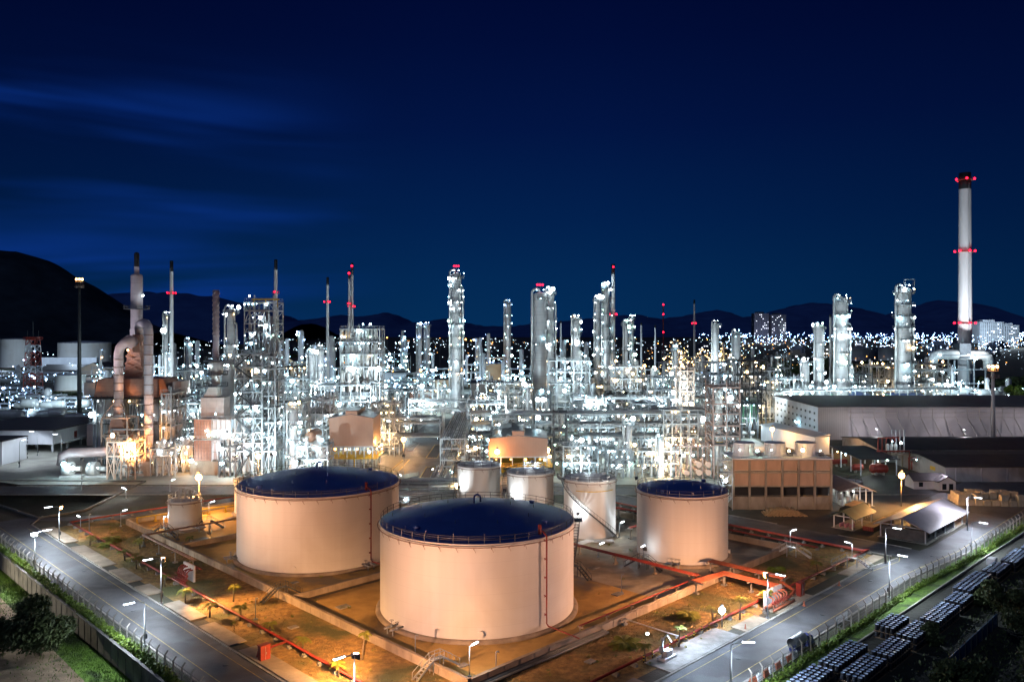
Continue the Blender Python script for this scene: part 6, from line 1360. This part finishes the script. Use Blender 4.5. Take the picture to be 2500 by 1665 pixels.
hill('hills',[(640,800),(696,778),(723,784),(792,777),(834,768),(884,774),(949,764),(975,772),(1003,787),(1050,783),(1094,779),(1130,786),(1186,797),(1251,796),(1355,786),(1420,780),(1500,771),(1554,769),(1607,780),(1650,774),(1699,765),(1749,756),(1775,766),(1806,776),(1850,770),(1898,758),(1940,746),(1986,739),(2040,746),(2090,757),(2151,777),(2185,769),(2240,748),(2292,734),(2346,739),(2396,764),(2472,787),(2560,796),(2700,800)],5200,1200,'forest_haze',5,10,7.7)
def block(label, px0, px1, Y, ytop, d, m, seed, lit=.10, fl=3.4, name='apartment_block'):
    rn = random.Random(seed); x0, x1 = XX(px0,Y), XX(px1,Y); h = ZZ(ytop,Y); T = thing(name,label,'building',((x0+x1)/2,Y,0)); w = x1-x0; b = MB(); b.box(-w/2,w/2,0,d,0,h); b.build('wall',M[m],T); g = MB(); L = MB(); n = max(2,int(w/5)); nf = int(h/fl/1.0)
    for f in range(nf):
        for i in range(n):
            x = -w/2+w*(i+.25)/n; q = (L if rn.random() < lit else g); q.box(x,x+w/n*.5,-.3,-.02,f*fl+1,f*fl+fl*.75)
    g.build('window',M['glass'],T)
    if L.f: L.build('lit_window',M['em_window'],T)
    c = MB(); c.box(-w*.3,w*.2,d*.2,d*.8,h+.02,h+5); c.build('roof_plant',M[m],T)
    return T
M['em_window'] = emis('lit_window_glow',(.8,.85,1.0),3.5)
M['pale_block'] = mat('pale_block_wall',(.6,.66,.72),(.5,.55,.6),.8,scale=.05)
block('dark high rise with sparse lit windows, left tower on the horizon',1841,1877,2600,765,30,'tower_wall',1)
block('dark high rise with sparse lit windows, right tower on the horizon',1884,1919,2600,768,30,'tower_wall',2)
block('pale lit hospital block near the huge chimney',2392,2450,2000,786,40,'pale_block',3,.12)
block('lower pale lit block right of the hospital',2452,2488,2000,794,40,'pale_block',4,.12)
rn = random.Random(55)
for i in range(34):
    px = rn.choice((rn.uniform(1640,2540),rn.uniform(1900,2540),rn.uniform(-40,900))); Y = rn.uniform(1150,2300); block('small distant town building behind the plant',px,px+rn.uniform(14,46),Y,800+ (48-rn.uniform(7,20))*FOC/Y,20,rn.choice(('tower_wall','white_dim','cream','pale_block')),60+i,.25,3.4,'distant_building')['group'] = 'distant town buildings'
# distant city and plant lights: too many and too small to count
def light_field(name, label, k, n, fn, r):
    mb = MB(); rn = random.Random(len(label))
    for i in range(n):
        x, y, z = fn(rn); q = r*.45*y/900*rn.choice((.5,.6,.8,1,1.6))
        mb.ball((x,y,z), q, 5, 3)
    return stuff(mb.build(name, M['em_'+k]), label, 'distant lights')
light_field('distant_lights','white lights of the far plant and town across the plain','far',1150,lambda r:(lambda Y:(XX(r.uniform(-20,2520),Y),Y,r.uniform(2,16)))(r.uniform(700,2400)),.62)
light_field('distant_lights','bluish town lights on the right horizon','blue',820,lambda r:(lambda Y:(XX(1700+800*r.random()**.7,Y),Y,r.uniform(4,30)))(r.uniform(1200,3300)),.62)
light_field('distant_lights','orange street lights among the far town','orange',170,lambda r:(lambda Y:(XX(r.uniform(1500,2500) if r.random()<.7 else r.uniform(700,1500),Y),Y,r.uniform(5,14)))(r.uniform(750,2600)),.6)
light_field('distant_lights','golden lights of the far unit below the lone chimney','warm',95,lambda r:(lambda Y:(XX(r.gauss(1720,55),Y),Y,r.uniform(3,26)))(r.uniform(850,1100)),.55)
rn = random.Random(91); tl = MB()
def belt(px0,px1,Y,hh,n):
    for i in range(n):
        q = rn.uniform(px0,px1); y = Y+rn.uniform(-25,25); b_ = hh*(.7+.45*NZ.noise(Vector((q*.03,Y*.01,0)))); p = Vector((XX(q,y),y,b_*abs(rn.random())**.6)); a = Vector((rn.gauss(0,1),rn.gauss(0,1),rn.gauss(.4,1))).normalized(); u = a.orthogonal().normalized(); e = a.cross(u); k = rn.uniform(.8,2.2); tl.poly([p-u*k,p-e*k*.7,p+u*k,p+e*k*.7])
belt(1850,2210,830,17,5200); belt(1790,1860,560,12,1500); belt(2340,2520,640,10,1500); belt(-20,230,540,3.5,1800); belt(560,760,1200,14,1200); belt(1640,1760,600,9,1200)
stuff(tl.build('treeline',M['leaf_d']),'dark belt of distant trees in front of the town lights','trees')
for i,(px,Y,h) in enumerate([(2492,480,14),(2470,520,11)]): blob_tree('broad_tree',('green lit tree at the right picture edge, taller one','green lit tree at the right picture edge, shorter one')[i],(XX(px,Y),Y,0),h,5,2200,'leaf',.55,300+i,.4)
# tall thin red and white radio mast far away
mx, my = XX(1619,1400), 1400; h = ZZ(742,my); T = thing('radio_mast','very thin distant radio mast with red lights in front of the hills','radio mast',(mx,my,0)); m_ = MB(); m_.bar((0,0,0),(0,0,h),1.8); m_.build('mast',M['red'],T)
for f in (.99,.80,.45): lamp(T,(0,-1,h*f),'red',4.5)

# ================================================================== ORANGE FLOODLIGHT MASTS AND LIGHTS
def mast(label, base, h, n=3, k='sodium'):
    n = 1
    T = thing('floodlight_mast',label,'floodlight mast',base); MB().tube([(0,0,0),(0,0,h)],.14,8,r2=.09).build('mast',M['concrete'],T); b = MB(); b.bar((-.45,0,h-.1),(.45,0,h-.1),.1); b.build('cross_arm',M['steel_d'],T)
    for i in range(n): floodlight(T,(0,0,h+.1),-PI/2+(i-(n-1)/2)*.7,-.25,k)
    lamp(T,(0,-.2,h+.5),k,2.6); return T
SPK = (1.0,.50,.30); SOD = (1.0,.47,.14); WHT = (.88,.95,1.0)
mast('orange floodlight mast right behind the small squat white tank',(XX(486,203),203,0),9.6)
mast('orange floodlight mast at the foot of the zigzag structure',(XX(631,249),249,0),7.4,2)
mast('orange floodlight mast in the yard beside the white bungalow',G(2200,1236),8.0)
mast('orange floodlight mast by the white shed left of the long warehouse',(XX(1885,318),318,0),7.2,2)
mast('orange floodlight mast at the left corner of the compressor house by the slim tanks',(XX(1214,251),251,0),8.6,2)
mast('orange floodlight mast right of the compressor house behind the left dome',(XX(985,290),290,0),7,2)
mast('far orange floodlight mast behind the plant, right of the grey column',(XX(1573,430),430,0),ZZ(895,430),2)
for i,(px,Y,y) in enumerate([(959,640,907),(1027,640,905),(1096,560,904),(1128,560,903),(1074,900,826),(945,820,825),(1137,900,829)]):
    T = thing('street_light',('orange street light standing among the far buildings behind the plant'),'street light',(XX(px,Y),Y,0),0,'far orange street lights'); MB().bar((0,0,0),(0,0,ZZ(y,Y)),.3).build('pole',M['steel_d'],T); lamp(T,(0,-.3,ZZ(y,Y)+.4),'orange',2.6*Y/700)
T = thing('far_beacon','single orange beacon in the sky gap right of the tallest structure','beacon',(XX(692,1700),1700,0)); MB().bar((0,0,0),(0,0,ZZ(773,1700)),1).build('mast',M['stack_dark'],T); lamp(T,(0,-1,ZZ(773,1700)),'orange',6)
# flood beams of modelled fixtures, with fill lights added that have none
spot(UV(-16.0,61.9,7.9), UV(21,70,6.5), 78000, SPK, 130, .7)
spot(UV(-13.9,5.9,7.0), UV(22,23,6.5), 80000, SPK, 130, .7)
spot(UV(51.6,-15.6,7.5), UV(20,20,6), 105000, SPK, 110, .7)
spot(UV(51.9,-15.4,7.5), UV(68,6,5), 42000, SPK, 125, .8)
spot(UV(-13.6,5.9,7.0), UV(-9,22,0), 130000, SOD, 66, 1.0); spot(UV(-13.7,5.6,7.0), UV(4,4,0), 42000, SOD, 70, 1.0); spot(UV(-15.6,61.9,7.9), UV(-7,48,0), 135000, SOD, 74, 1.0); spot(UV(51.6,-15.4,7.5), UV(52,-4,0), 52000, (1,.42,.14), 120, .9)
spot(UV(-15.7,120.6,7.4), UV(8,112,1), 9000, SOD, 120, .8)
pt((XX(486,203),201.6,9.6), 16000, SOD); pt((XX(631,249),247.8,7.4), 12000, SOD); pt(G(2200,1236)+Vector((0,-.9,8.2)), 48000, SOD)
pt((XX(1885,318),317,7.2), 9000, SOD); pt((XX(1207,252),254.2,7.6), 3600, (1,.44,.14)); spot((XX(1250,222),222,9),(XX(1265,257),257,9),9000,(1,.55,.3),80,.9); pt((XX(985,290),289,7), 7000, SOD)
spot((XX(318,244),246,8), (-130,272,12), 150000, (1,.43,.13), 62, .9)
spot((XX(486,203),204.5,9.9), (XX(503,262),262,9), 100000, (1,.42,.16), 40, .9)
spot((-47,191.5,18.2), (XX(855,268),268,12), 52000, (1,.52,.32), 34, .9); pt((XX(925,275),273,9), 1800, SOD)
mast('single lamp pole on the orange lit paving in front of the furnace',(XX(310,246),246.5,0),8,1)
spot((45.2,172,16), (71,210,6), 105000, (1,.58,.34), 75, .9); T = thing('added_rim_flood','added orange floodlight on the right rail of the medium domed tank','floodlight',(45,172,14.0)); MB().tube([(0,0,0),(0,0,1.8)],.06,6).build('pole',M['steel'],T); floodlight(T,(0,0,1.8),.97,-.2)  # floodlight added on the tank rail to light the cooling tower
T = thing('added_rim_flood','added orange floodlight on the back rail of the big left domed tank','floodlight',(-50,187.0,15.1)); MB().tube([(0,0,0),(0,0,1.6)],.06,6).build('pole',M['steel'],T); floodlight(T,(0,0,1.6),1.7,-.05)  # rail floodlight added to light the compressor house behind
# white floods close to the three slim tanks
def near_flood(label, c, R, ang, z, P, off=1.5):
    a = ang; p = Vector((c[0]+(R+off)*math.cos(a), c[1]+(R+off)*math.sin(a), z)); T = thing('tank_flood',label,'floodlight',(p.x,p.y,0)); MB().tube([(0,0,0),(0,0,z-.2)],.09,6).build('pole',M['steel'],T); floodlight(T,(0,0,z),a+PI,.1,'flood'); pt(p-Vector((math.cos(a),math.sin(a),0))*.75,P,WHT,.15)
near_flood('white flood shining on the nearest slim tank',(18.0,184.7),5.98,-2.02,6.4,700,1.9)
near_flood('white flood shining on the middle slim tank',(4.43,193.56),5.63,-2.25,7.6,700,1.7)
near_flood('white flood shining on the farthest slim tank',(-8.42,203.3),5.49,-2.35,8.3,700,1.7)
near_flood('small white flood at the left foot of the medium tank',(36.0,168.7),9.44,-2.45,3.2,34,2.8)
T = thing('apron_flood','round bright white flood above the pale loading apron','floodlight',UV(43.5,-12.3)); MB().tube([(0,0,0),(0,0,2.4)],.1,6).build('pole',M['steel'],T); lamp(T,(0,0,2.7),'flood',1.7); pt(UV(43.6,-12.7,3.0),2600,(.6,.75,1.0))
lamp(tag(bpy.data.objects.new('kerb_light',None),'x','y') if False else T,(-13,-6,1.2),'flood',.7); pt(UV(27,-13.4,1.6),900,(.6,.75,1.0)); spot(UV(33,-13.2,5.5),UV(33,-15.5,0),5200,(.62,.78,1.0),150,.8)
pt(UV(-25.4,99.5,7.9),6000,WHT)

# ================================================================== SKY, MOON FILL, CAMERA, RENDER
W = bpy.data.worlds.new('World'); scene.world = W; W.use_nodes = True; N, L = W.node_tree.nodes, W.node_tree.links; bg = N['Background']
tc = N.new('ShaderNodeTexCoord'); sp = N.new('ShaderNodeSeparateXYZ'); L.new(tc.outputs['Generated'], sp.inputs[0])
ramp = N.new('ShaderNodeValToRGB'); e = ramp.color_ramp.elements; e[0].position = 0.0; e[0].color = (.0013,.0262,.094,1); e[1].position = .45; e[1].color = (.0002,.0020,.025,1)
for p, c in ((.06,(.0009,.0220,.089,1)),(.13,(.0006,.0150,.076,1)),(.24,(.0005,.0072,.055,1)),(.34,(.0003,.0040,.038,1))): q = e.new(p); q.color = c
L.new(sp.outputs['Z'], ramp.inputs['Fac'])
# darker towards both sides of the view, lighter over the plant
ax = N.new('ShaderNodeMath'); ax.operation = 'ABSOLUTE'; L.new(sp.outputs['X'], ax.inputs[0]); mr = N.new('ShaderNodeMapRange'); mr.inputs['From Min'].default_value = .1; mr.inputs['From Max'].default_value = .62; mr.inputs['To Min'].default_value = 1.0; mr.inputs['To Max'].default_value = .62; L.new(ax.outputs[0], mr.inputs['Value'])
m1 = N.new('ShaderNodeMix'); m1.data_type = 'RGBA'; m1.blend_type = 'MULTIPLY'; m1.inputs['Factor'].default_value = 1; L.new(ramp.outputs[0], m1.inputs['A']); L.new(mr.outputs[0], m1.inputs['B'])
# long soft cloud streaks, low in the west (left)
mp = N.new('ShaderNodeMapping'); mp.inputs['Scale'].default_value = (1.1,1.0,10.0); mp.inputs['Rotation'].default_value = (0,math.radians(-7),0); L.new(tc.outputs['Generated'], mp.inputs[0])
nz = N.new('ShaderNodeTexNoise'); nz.inputs['Scale'].default_value = 1.45; nz.inputs['Detail'].default_value = 3; nz.inputs['Roughness'].default_value = .5; nz.inputs['Distortion'].default_value = .35; L.new(mp.outputs[0], nz.inputs['Vector'])
cr = N.new('ShaderNodeMapRange'); cr.interpolation_type = 'SMOOTHSTEP'; cr.inputs['From Min'].default_value = .44; cr.inputs['From Max'].default_value = .74; L.new(nz.outputs['Fac'], cr.inputs['Value'])
lf = N.new('ShaderNodeMapRange'); lf.interpolation_type = 'SMOOTHSTEP'; lf.inputs['From Min'].default_value = -.12; lf.inputs['From Max'].default_value = -.5; L.new(sp.outputs['X'], lf.inputs['Value'])
zf = N.new('ShaderNodeMapRange'); zf.interpolation_type = 'SMOOTHSTEP'; zf.inputs['From Min'].default_value = .33; zf.inputs['From Max'].default_value = .20; L.new(sp.outputs['Z'], zf.inputs['Value'])
k1 = N.new('ShaderNodeMath'); k1.operation = 'MULTIPLY'; L.new(cr.outputs[0], k1.inputs[0]); L.new(lf.outputs[0], k1.inputs[1]); k2 = N.new('ShaderNodeMath'); k2.operation = 'MULTIPLY'; L.new(k1.outputs[0], k2.inputs[0]); L.new(zf.outputs[0], k2.inputs[1])
m2 = N.new('ShaderNodeMix'); m2.data_type = 'RGBA'; L.new(k2.outputs[0], m2.inputs['Factor']); L.new(m1.outputs['Result'], m2.inputs['A']); m2.inputs['B'].default_value = (.0040,.038,.28,1)
L.new(m2.outputs['Result'], bg.inputs['Color']); bg.inputs['Strength'].default_value = 1.0
su = bpy.data.lights.new('moon_fill','SUN'); su.energy = .20; su.angle = math.radians(.5); su.color = (.6,.75,1); so = bpy.data.objects.new('moon_fill',su); C.objects.link(so); so.rotation_euler = (math.radians(50),0,math.radians(-40))  # faint moonlight added as general fill
cam = bpy.data.cameras.new('camera'); cam.lens = 28.0*FOC/1944; cam.sensor_width = 36; cam.clip_start = .5; cam.clip_end = 60000; cam.shift_y = -(832.5-YH)/2500
co = bpy.data.objects.new('camera',cam); C.objects.link(co); co.location = (0,0,HC); co.rotation_euler = (PI/2,0,0); scene.camera = co
cy = scene.cycles; cy.use_denoising = True; cy.max_bounces = 4; cy.diffuse_bounces = 2; cy.glossy_bounces = 2; cy.transmission_bounces = 1; cy.sample_clamp_indirect = 1.5; cy.use_adaptive_sampling = False; cy.sample_clamp_direct = 0; cy.use_light_tree = True; cy.caustics_reflective = False; cy.caustics_refractive = False
scene.view_settings.view_transform = 'Standard'; scene.view_settings.look = 'None'; scene.view_settings.exposure = 0; scene.view_settings.gamma = 1

for lab, b, h, ang, fl in LP:
    d = Vector((math.cos(ang), math.sin(ang), 0)); q = b+d*2.2+Vector((0,0,h-.15)); spot(q, q+Vector((d.x*.25,d.y*.25,-1)), 9500, (.78,.88,1.0), 165, .5, .3, 'street_or_added_lamp_beam')
for lab, b, ang in (('street lamp beside the plain white building on the left', G(92,1112), PI),('street lamp between the two white buildings on the left', G(48,1140), PI/2),('street lamp in front of the stilt building',G(150,1120),PI)):
    lamp_post(lab, b, 9, ang); d = Vector((math.cos(ang), math.sin(ang), 0)); q = b+d*2.2+Vector((0,0,8.8)); spot(q, q+Vector((d.x*.4,d.y*.4,-1)), 3500, (.78,.88,1.0), 170, .4, .3, 'street_or_added_lamp_beam')
# uplight added for the furnace stack, without a fixture
spot((-150,262,22), (-134,288,58), 60000, (.9,.85,.95), 60, 1.0, .5)

lamp_post('added street lamp, out of view on the dirt track outside the perimeter wall', UV(-50,112,-3), 8, 0); spot(UV(-48.6,110.6,4.8), UV(-40,94,-3), 48000, (1.0,.86,.62), 150, .8, .4, 'street_or_added_lamp_beam')  # lamp added out of view to light the dirt and grass
spot(UV(-26.2,100,7.2), UV(-34,84,-3), 9000, WHT, 140, .9)
for X_, Y_, P_ in ((150,335,9000),(185,333,9000),(222,333,9000)):  # post lamps added to brighten the warehouse wall
    T = post_lamp('added post lamp along the foot of the long grey warehouse', Vector((X_,Y_-8,0)), 6, PI/2, 'added post lamps along the long warehouse'); pt((X_,Y_-7.5,6.0), 4600, (.95,.88,.95))

# rows of white floods added to brighten the plant: on the tank tops and roofs in front, on the rack walkways, on the rear racks and behind
def fill_flood(x, y, z, tx, ty, tz, P, col=PWH, size=130):
    T = thing('fill_flood','added white fill floodlight on a bracket aimed into the process area','floodlight',(x,y,0),0,'added fill floodlights of the process area'); MB().tube([(0,0,0),(0,0,z)],.08,6).build('pole',M['steel'],T)
    d = Vector((tx-x,ty-y,tz-z)).normalized(); floodlight(T,(0,0,z),math.atan2(d.y,d.x),math.asin(d.z),'flood')
    spot(Vector((x,y,z))+d*.8,(tx,ty,tz),P*.54,col,size,.6,.5)
for px, y, z, P in ((200,236,9,40000),(575,240,9,45000),(662,238,10,50000),(985,242,9,30000),(1300,196,15,60000),(1440,190,17,45000),(1660,236,10,36000),(1780,222,15,60000)): fill_flood(XX(px,y),y,z,XX(px,300),300,16,P)
for px, y, z, P in ((480,286,20,70000),(700,303,20,80000),(900,303,21,80000),(1250,288,21,90000),(1450,288,21,90000),(1640,288,21,90000),(1850,372,16,90000)): fill_flood(XX(px,y),y,z,XX(px,y+110),y+110,40,P)
for px, y, z, P in ((320,400,24,120000),(560,395,24,120000),(840,392,24,120000),(1080,398,20,120000),(1380,398,24,120000),(1700,405,24,120000),(2010,400,12,160000),(2130,400,12,160000),(2230,400,12,160000)): fill_flood(XX(px,y),y,z,XX(px,y+160),y+160,50,P)
for px, y, z, P in ((40,400,12,90000),(150,440,12,90000),(300,560,20,240000),(700,560,20,240000),(1100,560,20,240000),(1500,560,20,240000),(2000,520,14,200000),(2330,520,14,260000)): fill_flood(XX(px,y),y,z,XX(px,y+160),y+160,20,P,(.62,.85,1.0))
for px, py, z in ((306,1216,2.8),(519,1262,3.6),(729,1163,3.2),(1523,1312,3.2),(1929,1334,3.4),(2080,1362,3.0),(1150,1652,4.2),(400,1290,2.8)): pt(G(px,py)+Vector((.4,-.5,z+.1)), 420, (.85,.93,1.0))

for cx, cy_ in ((18.0,190.0),(4.43,198.5),(-8.42,208.2)): pt((cx,cy_,16.2), 420, (.85,.94,1.0), .3, 'roof_fill_light')  # point lights without fixtures, added to brighten the slim tanks' pale roofs
pt((-117,224,3.2), 2600, (.95,.95,.9)); pt(UV(138,-20.5,7.6), 5200, (.85,.85,1.0)); pt((XX(2300,236),236,6), 1800, (.9,.85,1.0)); pt((118,262,4.6), 900, (.9,1,.95)); pt((93,221,3.4), 700, (.9,1,.97))

for px, y, z, P in ((780,325,26,50000),(1000,330,16,60000),(1180,326,18,70000),(1420,326,26,26000),(1600,326,26,45000)): fill_flood(XX(px,y),y,z,XX(px,y+70),y+70,34,P)
T = thing('added_rim_flood','added small white floodlight on the back rail of the largest tank','floodlight',(-1.5,153.6,15.1)); MB().tube([(0,0,0),(0,0,1.6)],.06,6).build('pole',M['steel'],T); floodlight(T,(0,0,1.6),1.35,-.2,'flood'); spot((-1.4,154.2,16.8),(6,196,6),26000,(1.0,.86,.76),100,.8,.4)  # added on the rail to light the slim tanks
T = thing('added_rim_flood','added small white floodlight on the left rail of the medium domed tank','floodlight',(27.2,172,14.0)); MB().tube([(0,0,0),(0,0,1.6)],.06,6).build('pole',M['steel'],T); floodlight(T,(0,0,1.6),2.6,-.3,'flood'); spot((26.6,172.3,15.4),(14,186,4),5000,(1.0,.9,.8),120,.8,.4)  # extra floodlight added for the nearest slim tank

pt((XX(175,880),880,30),90000,(.6,.78,1.0)); pt((XX(10,880),880,30),60000,(.6,.78,1.0)); pt((XX(150,565),565,12),14000,(.6,.78,1.0)); pt((XX(228,760),760,14),30000,(.8,.85,1.0)); pt((XX(1205,660),660,14),26000,(1,.75,.5)); pt((XX(1060,480),480,9),4500,(1,.72,.42)); pt((XX(706,820),820,14),26000,(.9,.95,.8))  # fill lights added without fixtures for the far tanks and sheds

pt((XX(2420,1900),1880,40),900000,(.7,.85,1.0)); pt((XX(1880,2500),2520,30),250000,(.8,.8,1.0))  # unseen fill lights added in front of the hospital and high rises
for px,Y,z,P in ((1010,318,5,3500),(945,296,5,2500),(1120,262,6,1800),(1190,318,9,3000),(1676,296,8,3000),(1660,300,5,1500),(455,262,4,1600),(2045,300,6,2500)): pt((XX(px,Y),Y,z),P,(1.0,.52,.2))  # warm fill lights added around the plant, no fixtures
